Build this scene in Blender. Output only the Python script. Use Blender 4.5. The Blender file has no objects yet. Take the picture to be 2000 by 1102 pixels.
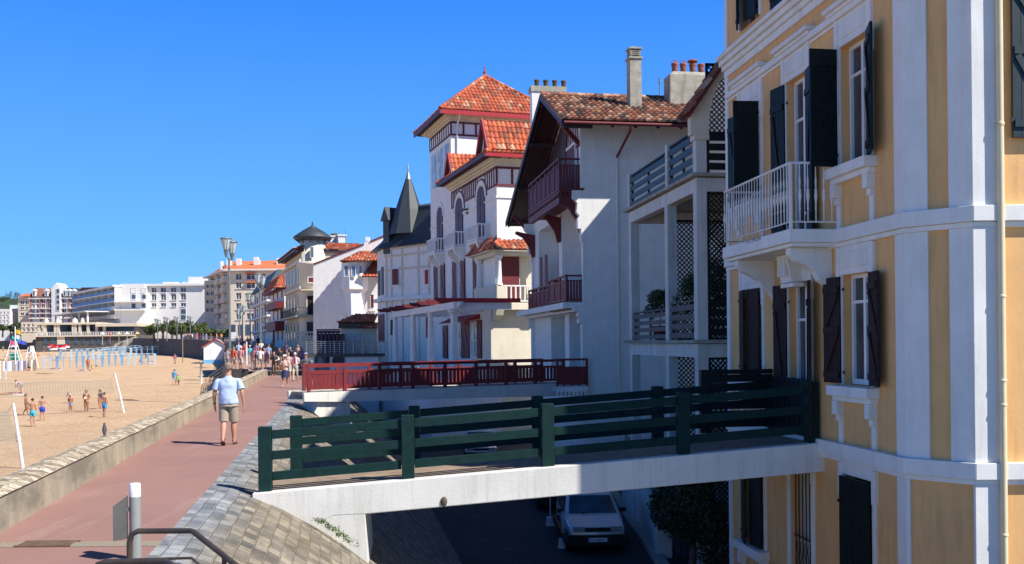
import bpy, bmesh, math, random
from math import sin, cos, pi, radians, atan2, sqrt
from mathutils import Vector, Matrix, noise
random.seed(7)
S = bpy.context.scene
COL = S.collection
# ------------------------------------------------------------------ camera, sky, sun
F, CX, CY, ROLL, CH = 1900.0, 1000.0, 669.0, 0.010, 2.13     # focal (px of a 2000 px wide frame), principal point, roll, camera height
cd = bpy.data.cameras.new('camera'); cam = bpy.data.objects.new('camera', cd); COL.objects.link(cam)
cd.sensor_width = 36; cd.sensor_fit = 'HORIZONTAL'; cd.lens = 36 * F / 2000; cd.shift_y = (CY - 551) / 2000
cd.clip_start = 0.1; cd.clip_end = 3000
_c, _s = cos(ROLL), sin(ROLL)
cam.matrix_world = Matrix(((_c, _s, 0, 0), (0, 0, -1, 0), (-_s, _c, 0, CH), (0, 0, 0, 1)))
S.camera = cam
SUN_EL, SUN_AZ = radians(46), radians(119.5)       # azimuth clockwise from +Y
w = bpy.data.worlds.new("World"); S.world = w; w.use_nodes = True
nt = w.node_tree; bg = nt.nodes['Background']
sky = nt.nodes.new('ShaderNodeTexSky'); sky.sky_type = 'NISHITA'; sky.sun_disc = False
sky.sun_elevation = SUN_EL; sky.sun_rotation = SUN_AZ
sky.altitude = 0; sky.air_density = 1.0; sky.dust_density = 0.0; sky.ozone_density = 6.0
hs = nt.nodes.new('ShaderNodeHueSaturation'); hs.inputs['Saturation'].default_value = 1.25; nt.links.new(sky.outputs[0], hs.inputs['Color'])
gm = nt.nodes.new('ShaderNodeMix'); gm.data_type = 'RGBA'; gm.inputs[0].default_value = .88
tc_ = nt.nodes.new('ShaderNodeTexCoord'); sx_ = nt.nodes.new('ShaderNodeSeparateXYZ'); nt.links.new(tc_.outputs['Generated'], sx_.inputs[0])
cr_ = nt.nodes.new('ShaderNodeValToRGB'); el_ = cr_.color_ramp.elements; el_.new(.2); el_.new(.45)
for e_, (p_, c_) in zip(el_, [(0, (2.3, 6.0, 10.8)), (.10, (1.45, 4.7, 10.6)), (.33, (.42, 2.6, 9.8)), (.55, (.12, .5, 2.0))]): e_.position = p_; e_.color = (*[q/12 for q in c_], 1)
sc_ = nt.nodes.new('ShaderNodeMix'); sc_.data_type = 'RGBA'; sc_.blend_type = 'MULTIPLY'; sc_.inputs[0].default_value = 1; sc_.inputs[7].default_value = (12, 12, 12, 1)
nt.links.new(sx_.outputs[2], cr_.inputs[0]); nt.links.new(cr_.outputs[0], sc_.inputs[6])
nt.links.new(hs.outputs[0], gm.inputs[6]); nt.links.new(sc_.outputs[2], gm.inputs[7]); nt.links.new(gm.outputs[2], bg.inputs[0]); bg.inputs[1].default_value = 0.08
sl = bpy.data.lights.new('sun', 'SUN'); sun = bpy.data.objects.new('sun', sl); COL.objects.link(sun)
sl.energy = 5.0; sl.angle = radians(0.5); sl.color = (1, .955, .87)
sd = Vector((sin(SUN_AZ) * cos(SUN_EL), cos(SUN_AZ) * cos(SUN_EL), sin(SUN_EL)))
sun.rotation_euler = sd.to_track_quat('Z', 'Y').to_euler(); sun.location = (20, -20, 40)
S.view_settings.view_transform = 'Standard'; S.view_settings.look = 'None'; S.view_settings.gamma = 1
S.view_settings.exposure = 0.48

def ray(px, py):
    u = (px - CX) / F; v = (CY - py) / F
    return Vector((u * _c + v * _s, 1, -u * _s + v * _c))
def at(px, py, Y):
    d = ray(px, py); return Vector((d.x * Y, Y, CH + d.z * Y))
def onz(px, py, z):
    d = ray(px, py); t = (z - CH) / d.z; return Vector((d.x * t, t, z))

# ------------------------------------------------------------------ helpers
def tag(o, label=None, cat=None, group=None, kind=None):
    if label: o['label'] = label
    if cat: o['category'] = cat
    if group: o['group'] = group
    if kind: o['kind'] = kind
    return o
def empty(name, loc, rz=0, **k):
    o = bpy.data.objects.new(name, None); COL.objects.link(o); o.location = loc; o.rotation_euler = (0, 0, rz)
    o.empty_display_size = .2
    return tag(o, **k)
def kids(o): return [c for c in bpy.data.objects if c.parent == o]
def copy_tree(o, parent=None, ks=None):
    c = o.copy(); COL.objects.link(c)
    if parent: c.parent = parent
    for ch in kids(o): copy_tree(ch, c)
    return c

class MB:
    "collects shapes; build() links them as one mesh object"
    def __init__(s, T=None):
        s.v = []; s.f = []; s.T = T or Matrix(); s.cols = []; s.smooth = set(); s.mi = []; s.cur = 0
    def _a(s, pts, faces, smooth=False, col=None):
        n = len(s.v); s.v += [tuple(s.T @ Vector(p)) for p in pts]
        for f in faces:
            if smooth: s.smooth.add(len(s.f))
            s.f.append([n + i for i in f]); s.cols.append(col); s.mi.append(s.cur)
        return s
    def box(s, x0, x1, y0, y1, z0, z1):
        return s._a([(x0,y0,z0),(x1,y0,z0),(x1,y1,z0),(x0,y1,z0),(x0,y0,z1),(x1,y0,z1),(x1,y1,z1),(x0,y1,z1)],
                    [(0,3,2,1),(4,5,6,7),(0,1,5,4),(1,2,6,5),(2,3,7,6),(3,0,4,7)])
    def hexa(s, p):      # 8 points: 4 bottom, 4 top
        return s._a(p, [(0,3,2,1),(4,5,6,7),(0,1,5,4),(1,2,6,5),(2,3,7,6),(3,0,4,7)])
    def poly(s, pts): return s._a(pts, [tuple(range(len(pts)))])
    def prism(s, pts, d):     # polygon extruded by vector d
        d = Vector(d); n = len(pts); q = [Vector(p) + d for p in pts]
        return s._a(list(pts) + q, [tuple(range(n))[::-1], tuple(range(n, 2*n))] + [(i, (i+1) % n, n+(i+1) % n, n+i) for i in range(n)])
    def bar(s, a, b, w, h, up=(0,0,1)):    # rectangular bar from a to b
        a, b, up = Vector(a), Vector(b), Vector(up); d = (b-a).normalized(); sx = d.cross(up)
        if sx.length < 1e-5: sx = d.cross(Vector((0,1,0)))
        sx.normalize(); uz = sx.cross(d).normalized(); sx *= w/2; uz *= h/2
        return s.hexa([a-sx-uz, b-sx-uz, b+sx-uz, a+sx-uz, a-sx+uz, b-sx+uz, b+sx+uz, a+sx+uz])
    def tube(s, path, r, n=8, caps=True, smooth=True):
        path = [Vector(p) for p in path]; m = len(path); rr = r if isinstance(r, (list, tuple)) else [r]*m
        pts = []; ref = None
        for i, p in enumerate(path):
            d = (path[min(i+1, m-1)] - path[max(i-1, 0)]).normalized()
            if ref is None:
                ref = d.orthogonal().normalized()
            ref = (ref - d * ref.dot(d)).normalized(); b = d.cross(ref)
            for k in range(n):
                t = 2*pi*k/n; pts.append(p + (ref*cos(t) + b*sin(t)) * rr[i])
        fs = [(i*n+k, i*n+(k+1) % n, (i+1)*n+(k+1) % n, (i+1)*n+k) for i in range(m-1) for k in range(n)]
        s._a(pts, fs, smooth)
        if caps:
            s._a(pts[:n], [tuple(range(n))[::-1]]); s._a(pts[-n:], [tuple(range(n))])
        return s
    def lathe(s, c, prof, n=16, a0=0, a1=2*pi, smooth=True, sx=1, sy=1):   # prof: [(r,z)]
        c = Vector(c); full = abs(a1-a0-2*pi) < 1e-6; k = n if full else n+1; pts = []
        for r, z in prof:
            for i in range(k):
                t = a0 + (a1-a0)*i/n; pts.append(c + Vector((r*cos(t)*sx, r*sin(t)*sy, z)))
        fs = [(j*k+i, j*k+(i+1) % k, (j+1)*k+(i+1) % k, (j+1)*k+i) for j in range(len(prof)-1) for i in range(n)]
        return s._a(pts, fs, smooth)
    def ball(s, c, r, n=8, sz=1, sx=1, sy=1):
        return s.lathe(c, [(max(1e-4, r*sin(pi*i/n)), -r*sz*cos(pi*i/n)) for i in range(n+1)], n+2, sx=sx, sy=sy)
    def panel(s, a0, a1, z0, z1, holes=(), rev=.15, b=0, thick=None):
        "wall in the a-z plane at outward offset b (axes: a, b outward, z), rectangular holes with reveals"
        A = sorted({a0, a1} | {h[i] for h in holes for i in (0, 1) if a0 < h[i] < a1})
        Z = sorted({z0, z1} | {h[i] for h in holes for i in (2, 3) if z0 < h[i] < z1})
        for i in range(len(A)-1):
            for j in range(len(Z)-1):
                ca, cz = (A[i]+A[i+1])/2, (Z[j]+Z[j+1])/2
                if any(h[0] < ca < h[1] and h[2] < cz < h[3] for h in holes): continue
                s.poly([(A[i], b, Z[j]), (A[i+1], b, Z[j]), (A[i+1], b, Z[j+1]), (A[i], b, Z[j+1])])
        for h in holes:
            p = [(h[0], h[2]), (h[1], h[2]), (h[1], h[3]), (h[0], h[3])]
            for i in range(4):
                q, r = p[i], p[(i+1) % 4]
                s.poly([(q[0], b, q[1]), (r[0], b, r[1]), (r[0], b-rev, r[1]), (q[0], b-rev, q[1])])
        return s
    def build(s, name, mat, parent=None, bevel=0, fix=True, merge=False, **k):
        me = bpy.data.meshes.new(name); me.from_pydata(s.v, [], s.f); 
        for i in s.smooth: me.polygons[i].use_smooth = True
        if isinstance(mat, (list, tuple)):
            for m_ in mat: me.materials.append(m_)
            for i, p in enumerate(me.polygons): p.material_index = s.mi[i]
        elif mat: me.materials.append(mat)
        if any(c is not None for c in s.cols):
            ca = me.color_attributes.new('Col', 'FLOAT_COLOR', 'CORNER'); li = 0
            buf = []
            for p, c in zip(me.polygons, s.cols):
                c = c or (1, 1, 1); buf += [c[0], c[1], c[2], 1.0] * p.loop_total
            ca.data.foreach_set('color', buf)
        if fix and len(s.f) < 20000:
            bm = bmesh.new(); bm.from_mesh(me)
            if merge: bmesh.ops.remove_doubles(bm, verts=bm.verts, dist=1e-4)
            bmesh.ops.recalc_face_normals(bm, faces=bm.faces); bm.to_mesh(me); bm.free()
        me.update()
        o = bpy.data.objects.new(name, me); COL.objects.link(o)
        if parent: o.parent = parent
        if bevel:
            bv = o.modifiers.new('bevel', 'BEVEL'); bv.width = bevel; bv.segments = 2; bv.limit_method = 'ANGLE'; bv.angle_limit = radians(40)
        return tag(o, **k)

# ------------------------------------------------------------------ materials
M = {}
def lin(c):
    c /= 255; return c/12.92 if c <= .04045 else ((c+.055)/1.055)**2.4
def rgb(r, g, b, k=1): return (lin(r)*k, lin(g)*k, lin(b)*k)
def nodes(name):
    m = bpy.data.materials.new(name); m.use_nodes = True; t = m.node_tree; b = t.nodes['Principled BSDF']
    return m, t, b
def N(t, kind, **k):
    n = t.nodes.new('ShaderNode' + kind)
    for a, v in k.items():
        if a.startswith('_'): n.inputs[a[1:].replace('_', ' ')].default_value = v
        else: setattr(n, a, v)
    return n
def coords(t, scale=(1, 1, 1), kind='Object'):
    tc = N(t, 'TexCoord'); mp = N(t, 'Mapping'); mp.inputs['Scale'].default_value = scale
    t.links.new(tc.outputs[kind], mp.inputs[0]); return mp.outputs[0]
def ramp(t, fac, stops):
    r = N(t, 'ValToRGB'); e = r.color_ramp.elements
    while len(e) < len(stops): e.new(.5)
    for x, (p, c) in zip(e, stops): x.position = p; x.color = (c[0], c[1], c[2], 1) if not isinstance(c, (int, float)) else (c, c, c, 1)
    t.links.new(fac, r.inputs[0]); return r.outputs[0]
def mix(t, fac, a, b, mode='MIX'):
    m = N(t, 'Mix', data_type='RGBA', blend_type=mode)
    for s_, v in ((0, fac), (6, a), (7, b)):
        if hasattr(v, 'links') or hasattr(v, 'is_linked'): t.links.new(v, m.inputs[s_])
        else: m.inputs[s_].default_value = v if isinstance(v, (int, float)) else (v[0], v[1], v[2], 1)
    return m.outputs[2]
def bump(t, b, h, dist=.01, st=.5):
    n = N(t, 'Bump'); n.inputs['Strength'].default_value = st; n.inputs['Distance'].default_value = dist
    t.links.new(h, n.inputs['Height']); t.links.new(n.outputs[0], b.inputs['Normal'])
def surf(name, col, rough=.8, var=.12, scale=3, stain=0, stain_col=(.18, .16, .12), bmp=.3, bscale=60, metal=0, zs=.12, coat=0, vscale=1.2):
    "painted or plain surface: blotchy tone, optional vertical run stains, fine bump"
    m, t, b = nodes(name)
    co = coords(t)
    n1 = N(t, 'TexNoise', _Scale=scale, _Detail=6, _Roughness=.6); t.links.new(co, n1.inputs[0])
    hi = tuple(min(1, c*(1+var)) for c in col); lo = tuple(c*(1-var) for c in col)
    c = ramp(t, n1.outputs[0], [(.3, lo), (.7, hi)])
    if stain:
        n2 = N(t, 'TexNoise', _Scale=vscale, _Detail=8, _Roughness=.68); t.links.new(coords(t, (3.5, 3.5, 3.5*zs)), n2.inputs[0])
        f = ramp(t, n2.outputs[0], [(.5, 0), (.78, stain)])
        c = mix(t, f, c, stain_col)
    t.links.new(c, b.inputs['Base Color'])
    b.inputs['Roughness'].default_value = rough; b.inputs['Metallic'].default_value = metal
    if coat: b.inputs['Coat Weight'].default_value = coat
    if bmp:
        n3 = N(t, 'TexNoise', _Scale=bscale, _Detail=4); t.links.new(co, n3.inputs[0]); bump(t, b, n3.outputs[0], .006, bmp)
    M[name] = m; return m
def attr_mat(name, rough=.85, bmp=.4, bscale=40, var=.25):
    m, t, b = nodes(name); a = N(t, 'Attribute', attribute_name='Col'); co = coords(t)
    n1 = N(t, 'TexNoise', _Scale=bscale*.3, _Detail=5); t.links.new(co, n1.inputs[0])
    c = mix(t, 1, a.outputs[0], ramp(t, n1.outputs[0], [(.3, 1-var), (.7, 1+var)]), 'MULTIPLY')
    t.links.new(c, b.inputs['Base Color']); b.inputs['Roughness'].default_value = rough
    n3 = N(t, 'TexNoise', _Scale=bscale, _Detail=4); t.links.new(co, n3.inputs[0]); bump(t, b, n3.outputs[0], .01, bmp)
    M[name] = m; return m

def glass_mat(name, col=(.03, .045, .06), rough=.06):
    m, t, b = nodes(name); b.inputs['Base Color'].default_value = (*col, 1); b.inputs['Roughness'].default_value = rough
    b.inputs['Specular IOR Level'].default_value = .8
    n = N(t, 'TexNoise', _Scale=1.3, _Detail=2); t.links.new(coords(t), n.inputs[0])
    t.links.new(ramp(t, n.outputs[0], [(.35, tuple(c*.6 for c in col)), (.7, tuple(c*1.8 for c in col))]), b.inputs['Base Color'])
    M[name] = m; return m

surf('yellow', rgb(230, 180, 120), .85, .08, 1.4, .5, rgb(165, 122, 74), .4, 45, vscale=1.7)
surf('white', (.80, .785, .75), .8, .06, 2, .38, (.44, .41, .34), .35, 45)
surf('white_old', (.64, .625, .58), .85, .10, 1.5, .75, (.34, .30, .24), .4, 40, vscale=1.6)
surf('white_beam', (.70, .68, .63), .85, .08, 1.5, .6, (.42, .40, .33), .5, 25, vscale=2.4, zs=.08)
surf('white_far', (.72, .71, .69), .8, .05, 1, .2, (.5, .47, .42), 0)
surf('cream', (.68, .62, .49), .85, .06, 1.5, .3, (.45, .4, .3), .3, 40)
surf('cream_far', (.66, .58, .45), .85, .07, .6, .3, (.42, .36, .28), 0)
surf('ochre_far', (.52, .46, .34), .85, .2, .8, .5, (.28, .22, .15), 0)
surf('green_paint', (.005, .028, .027), .8, .25, 8, .25, (.02, .04, .035), .35, 90)
surf('green_dark', (.006, .013, .014), .5, .25, 8, 0, bmp=.3)
surf('blue_green', (.007, .021, .027), .5, .2, 6, .2, (.08, .12, .12))
surf('grey_wood', (.13, .12, .115), .8, .3, 8, .3, (.06, .055, .05))
surf('maroon_wood', (.040, .014, .018), .55, .35, 8, 0)
surf('brown_shutter', (.028, .015, .015), .7, .4, 8, 0)
surf('red_paint', (.20, .020, .024), .5, .2, 6, .25, (.10, .02, .02), .3, 60)
surf('dark_red', (.135, .012, .018), .55, .25, 5, 0)
surf('red_bright', (.38, .012, .018), .5, .15, 4, 0)
surf('plum', (.085, .03, .06), .55, .2, 5, 0)
surf('slate', (.035, .045, .055), .55, .35, 10, .3, (.08, .09, .09), .4, 30)
surf('iron', (.02, .02, .022), .5, .3, 10)
surf('chimney', (.36, .34, .28), .9, .25, 4, .7, (.12, .11, .09), .5, 25)
surf('pot', (.28, .09, .06), .85, .35, 9, .4, (.05, .05, .04))
surf('pot_dark', (.10, .075, .055), .9, .35, 9)
surf('galv', (.33, .34, .33), .45, .15, 6, 0, metal=.6, bmp=.1)
surf('grey_paint', (.27, .28, .27), .5, .1, 6, 0, bmp=.1)
surf('pipe_cream', (.78, .66, .42), .45, .06, 4, 0, bmp=.1)
surf('white_pipe', (.66, .66, .62), .5, .06, 4, 0, bmp=.1)
surf('rail_brown', (.13, .045, .032), .32, .35, 12, 0, bmp=.15, coat=.3)
surf('deck', (.30, .22, .15), .9, .25, 5, .4, (.12, .09, .06), .6, 30, zs=1)
surf('iron_brown', (.06, .045, .035), .5, .3, 8)
surf('timber', (.16, .10, .07), .8, .3, 8)
surf('plastic_white', (.8, .8, .8), .4, .02, 3, 0, bmp=0)
surf('skin', (.52, .27, .18), .55, .08, 9, 0, bmp=.1)
surf('skin_tan', (.40, .18, .10), .5, .08, 9, 0, bmp=.1)
surf('black', (.015, .015, .018), .5, .2, 6, 0, bmp=.1)
surf('concrete', (.40, .37, .31), .9, .2, 3, .7, (.13, .12, .09), .6, 30)
surf('blue_sky_paint', (.16, .42, .68), .5, .08, 4, 0, bmp=.1)
for k_ in ('green_paint', 'green_dark', 'black', 'brown_shutter'): M[k_].node_tree.nodes['Principled BSDF'].inputs['Specular IOR Level'].default_value = .2
glass_mat('glass'); glass_mat('glass_sky', (.10, .17, .26)); glass_mat('curtain', (.35, .37, .38), .3)
attr_mat('tiles', .85, .4, 30)
attr_mat('cloth', .8, .25, 50, .12)
attr_mat('leaf', .6, 0, 20, .35)

def cmat(col, rough=.7, key=None):
    k = 'c_%02x%02x%02x' % tuple(int(min(.999, max(0, c))**.45*255) for c in col)
    if k not in M: surf(k, col, rough, .08, 6, 0, bmp=.15, bscale=30)
    return M[k]

# ------------------------------------------------------------------ facade frames
class Frame:
    "a house's own axes: x inwards (right), y along the sea front away from the camera, z up"
    def __init__(s, px, Y, vp, z0=-3.5):
        p = at(px, CY - ROLL*(px-CX), Y); s.o = Vector((p.x, Y, z0)); d = Vector(((vp-CX)/F, 1)).normalized()
        s.v = Vector((d.x, d.y, 0)); s.u = Vector((d.y, -d.x, 0)); s.rz = atan2(s.u.y, s.u.x); s.z0 = z0
    def _hit(s, px, py, n, off):
        d = ray(px, py); c = Vector((0, 0, CH)); t = (off - (c - s.o).dot(n)) / d.dot(n); p = c + d*t - s.o
        return p.dot(s.u), p.dot(s.v), p.z
    def f(s, px, py, x=0):     # on a plane parallel to the front: (y, z)
        r = s._hit(px, py, s.u, x); return r[1], r[2]
    def s_(s, px, py, y=0):    # on a plane parallel to the side wall: (x, z)
        r = s._hit(px, py, s.v, y); return r[0], r[2]
    def rect(s, x0, y0, x1, y1, x=0):
        "pixel box (left top, right bottom on the right edge) on the front -> (ya, yb, za, zb)"
        a = s.f(x0, y0, x); b = s.f(x1, y1, x); return min(a[0], b[0]), max(a[0], b[0]), min(a[1], b[1]), max(a[1], b[1])
    def root(s, name, **k): return empty(name, s.o, s.rz, **k)
TF = Matrix(((0, -1, 0, 0), (1, 0, 0, 0), (0, 0, 1, 0), (0, 0, 0, 1)))      # (a, b, z) -> front wall
TS = Matrix(((1, 0, 0, 0), (0, -1, 0, 0), (0, 0, 1, 0), (0, 0, 0, 1)))      # (a, b, z) -> side wall facing the camera
def TR(x, y, z=0, M0=TF): return Matrix.Translation((x, y, z)) @ M0

def window(parent, T, a0, a1, z0, z1, b=-.12, cols=2, rows=2, fm='white', gm='glass', bar=.05, transom=None, nm='window'):
    f = MB(T); w_, h_ = a1-a0, z1-z0; t = bar
    f.box(a0, a0+t, b-.03, b+.04, z0, z1); f.box(a1-t, a1, b-.03, b+.04, z0, z1)
    f.box(a0+t, a1-t, b-.03, b+.038, z0, z0+t*1.4); f.box(a0+t, a1-t, b-.03, b+.038, z1-t, z1)
    for i in range(1, cols): c = a0+w_*i/cols; f.box(c-t*.6, c+t*.6, b-.02, b+.045, z0+t*1.4, z1-t)
    for j in range(1, rows):
        c = z0+h_*(transom if transom and j == rows-1 else j/rows); f.box(a0+t, a1-t, b-.02, b+.03, c-t*.4, c+t*.4)
    o = f.build(nm, M[fm], parent)
    g = MB(T); g.box(a0+t*.5, a1-t*.5, b-.02, b-.005, z0+t*.5, z1-t*.5); g.build('pane', M[gm], o)
    return o
def shutter(parent, T, w_, h_, m='brown_shutter', t=.04, brace=1, side=1, planks=5):
    "louvre leaf: a in 0..w, b 0..t, z 0..h, with z-brace on side +1 (outer) or -1"
    f = MB(T)
    for i in range(planks):
        f.box(w_*i/planks+.003, w_*(i+1)/planks-.003, 0, t, 0, h_)
    f.box(.002, w_-.002, t*.2, t*.8, .002, h_-.002)
    bb = t if side > 0 else -.022
    for z in ((h_*.08, h_*.5, h_*.88) if brace == 2 else (h_*.1, h_*.86)):
        f.box(0.02, w_-.02, bb, bb+.022, z-.05, z+.05)
    def zb(z0, z1, fl=0):
        a, c = (.06, w_-.06) if not fl else (w_-.06, .06)
        f.bar((a, bb+.011, z0), (c, bb+.011, z1), .02, .08, up=(0, 0, 1))
    if brace == 2: zb(h_*.12, h_*.47, 1); zb(h_*.53, h_*.84, 1)
    elif brace == 1: zb(h_*.14, h_*.82)
    for z in (h_*.1, h_*.88): f.box(-.04, .02, t, t+.012, z-.02, z+.02)
    return f.build('shutter', M[m], parent)

PAL = {'red': [(.50, .11, .045), (.42, .085, .04), (.54, .15, .065), (.30, .07, .04), (.52, .30, .18), (.47, .12, .055), (.40, .10, .05), (.52, .12, .05), (.25, .10, .06), (.45, .10, .05)],
       'old': [(.24, .085, .05), (.36, .15, .085), (.16, .075, .05), (.42, .22, .13), (.09, .06, .045), (.30, .11, .06), (.46, .30, .20)],
       'orange': [(.62, .17, .06), (.55, .14, .055), (.66, .2, .08), (.48, .13, .06)]}
def tile_roof(parent, A, B, C, D, pitch=.22, row=.36, pal='red', name='roof', hgt=.09, seg=5):
    "canal tiles: eave A->B, ridge D->C (C above B, D above A); strips run straight up the slope"
    A, B, C, D = map(Vector, (A, B, C, D)); e = (B-A).normalized(); L = (B-A).length
    nrm = e.cross((D-A)if (D-A).length > .01 else (C-A)).normalized()
    if nrm.z < 0: nrm = -nrm
    up = nrm.cross(e).normalized()
    if up.z < 0: up = -up
    aD, sD = (D-A).dot(e), (D-A).dot(up); aC, sC = (C-A).dot(e), (C-A).dot(up)
    m = MB(); n = max(1, round(L/pitch)); p = L/n; P = PAL[pal]
    m.poly([A-nrm*.03, B-nrm*.03, C-nrm*.03, D-nrm*.03] if (C-D).length > .01 else [A-nrm*.03, B-nrm*.03, C-nrm*.03]); m.cols[-1] = (.2, .07, .04)
    for i in range(n):
        a = (i+.5)*p
        lim = sD + (sC-sD)*(a-aD)/(aC-aD) if aC-aD > .01 and aD <= a <= aC else (sD*a/aD if a < aD and aD > .01 else (sC*(L-a)/(L-aC) if L-aC > .01 else sD))
        if lim < .08: continue
        k = max(1, math.ceil(lim/row)); off = random.uniform(-.02, .02)
        for j in range(k):
            s0, s1 = max(0, j*row+off*(j > 0)), min(lim, (j+1)*row+off)
            if s1 <= s0: continue
            c = random.choice(P); g = random.uniform(.8, 1.15); c = (c[0]*g, c[1]*g, c[2]*g)
            jx = random.uniform(-.006, .006); pts = []
            for s_i, lift in ((s0, .035), (s1, .0)):
                wd = .54 if lift else .46
                for q in range(seg+1):
                    t = q/seg; x = a + jx + (t-.5)*2*wd*p; h = sin(pi*t)*hgt + lift
                    pts.append(A + e*x + up*s_i + nrm*h)
            fs = [(q, q+1, seg+1+q+1, seg+1+q) for q in range(seg)]
            m._a(pts, fs, True, c)
            m._a(pts[:seg+1], [tuple(range(seg+1))], False, (c[0]*.8, c[1]*.8, c[2]*.8))
        if i < n:   # valley tile
            c = random.choice(P); x = A + e*(i*p)
            m._a([x - e*.06 + nrm*.02, x + e*.06 + nrm*.02, x + e*.06 + up*lim + nrm*.02, x - e*.06 + up*lim + nrm*.02], [(0, 1, 2, 3)], False, (c[0]*.7, c[1]*.7, c[2]*.7))
    o = m.build(name, M['tiles'], parent, fix=False); return o
def ridge_tiles(parent, a, b, pal='red', r=.11, step=.38, name='ridge'):
    a, b = Vector(a), Vector(b); d = (b-a); n = max(1, round(d.length/step)); m = MB()
    for i in range(n):
        p, q = a + d*(i/n), a + d*((i+1.08)/n); c = random.choice(PAL[pal]); k0 = len(m.f)
        m.tube([p, q], [r*1.12, r*.92], 8)
        for j in range(k0, len(m.f)): m.cols[j] = c
    return m.build(name, M['tiles'], parent, fix=False)
# ------------------------------------------------------------------ ground
PX0, PDX = -3.96, -.178           # right edge of the red path at Y = 11.24 and its drift per metre
def red_edge(Y): return PX0 + PDX*(Y-11.24)
def wall_in(Y): return -5.9 - .196*(Y-11.24)
def lerp(x, pts):
    if x <= pts[0][0]: return pts[0][1]
    for (a, p), (b, q) in zip(pts, pts[1:]):
        if x <= b: return p + (q-p)*(x-a)/(b-a)
    return pts[-1][1]
def z_beach(X, Y): return lerp(Y, [(0, -2.85), (58, -2.8), (95, -2.05), (140, -1.0), (200, .2), (262, 1.5), (400, 2.5)])
def z_prom(Y): return lerp(Y, [(0, 0), (66.0, 0.0), (82, .36), (120, 1.35), (215, 3.55), (800, 3.9)])
# sand
def sand_mat():
    m, t, b = nodes('sand'); co = coords(t)
    n1 = N(t, 'TexNoise', _Scale=.25, _Detail=5, _Roughness=.6); t.links.new(co, n1.inputs[0])
    n2 = N(t, 'TexNoise', _Scale=2.2, _Detail=7, _Roughness=.7); t.links.new(co, n2.inputs[0])
    c = mix(t, .35, ramp(t, n1.outputs[0], [(.35, (.56, .37, .215)), (.65, (.68, .47, .29))]), ramp(t, n2.outputs[0], [(.4, (.50, .33, .19)), (.6, (.72, .50, .31))]))
    t.links.new(c, b.inputs['Base Color']); b.inputs['Roughness'].default_value = .95
    n3 = N(t, 'TexNoise', _Scale=3.6, _Detail=8, _Roughness=.7); t.links.new(co, n3.inputs[0]); bump(t, b, n3.outputs[0], .28, .8)
    M['sand'] = m
sand_mat()
m = MB(); ys = [-12+1.2*i for i in range(70)] + [73+3.5*i for i in range(75)]; xs = [0, .3, .7, 1.2, 2, 3, 4.2, 5.6, 7.2, 9, 11, 13.5, 17, 21, 26, 33, 42, 55, 75, 105, 150, 230]
def sea_line(Y):      # outer face of the sea wall
    return lerp(Y, [(-12, wall_in(-12)-.35), (66.8, wall_in(66.8)-.35), (67.6, -20.1), (100, -28.7), (152, -43.6), (178, -56.5), (200, -71), (226, -88), (236, -91.7), (237, -116.5), (262, -129), (300, -168), (340, -210)])
pts = []; 
for Y in ys:
    for x in xs:
        X = sea_line(Y) + .3 - x; pts.append((X, Y, z_beach(X, Y) + .07*noise.noise(Vector((X*.35, Y*.35, 0))) + .03*noise.noise(Vector((X*1.3, Y*1.3, 5)))))
K = len(xs)
m._a(pts, [(j*K+i, j*K+i+1, (j+1)*K+i+1, (j+1)*K+i) for j in range(len(ys)-1) for i in range(K-1)], True)
m.build('beach_sand', M['sand'], kind='structure')
# broad ground sheet below everything
surf('earth', (.30, .27, .2), .95, .2, .02)
m = MB(); m._a([(-1500, -60, -4.2), (1500, -60, -4.2), (1500, 2500, -4.2), (-1500, 2500, -4.2)], [(0, 1, 2, 3)]); m.build('ground', M['earth'], kind='structure')
# red path
def path_mat():
    m, t, b = nodes('red_asphalt'); co = coords(t)
    n1 = N(t, 'TexNoise', _Scale=.45, _Detail=6, _Roughness=.62); t.links.new(co, n1.inputs[0])
    n2 = N(t, 'TexNoise', _Scale=140, _Detail=2); t.links.new(co, n2.inputs[0])
    c = mix(t, .4, ramp(t, n1.outputs[0], [(.3, (.235, .118, .10)), (.7, (.35, .185, .155))]), ramp(t, n2.outputs[0], [(.35, (.18, .10, .085)), (.65, (.50, .30, .25))]))
    n4 = N(t, 'TexNoise', _Scale=.9, _Detail=7, _Roughness=.7); t.links.new(coords(t, (2.2, .35, 1)), n4.inputs[0])
    c = mix(t, ramp(t, n4.outputs[0], [(.55, 0), (.75, .35)]), c, (.50, .40, .33))
    t.links.new(c, b.inputs['Base Color']); b.inputs['Roughness'].default_value = .9; bump(t, b, n2.outputs[0], .006, .6); M['red_asphalt'] = m
path_mat()
m = MB(); ys = [-3+1.5*i for i in range(48)]; pts = []
for Y in ys:
    for k in range(5): X = wall_in(Y)-.02 + (red_edge(Y)-wall_in(Y)+.02)*k/4; pts.append((X, Y, 0))
m._a(pts, [(j*5+i, j*5+i+1, (j+1)*5+i+1, (j+1)*5+i) for j in range(len(ys)-1) for i in range(4)])
m.build('promenade_path', M['red_asphalt'], kind='structure')
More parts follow.
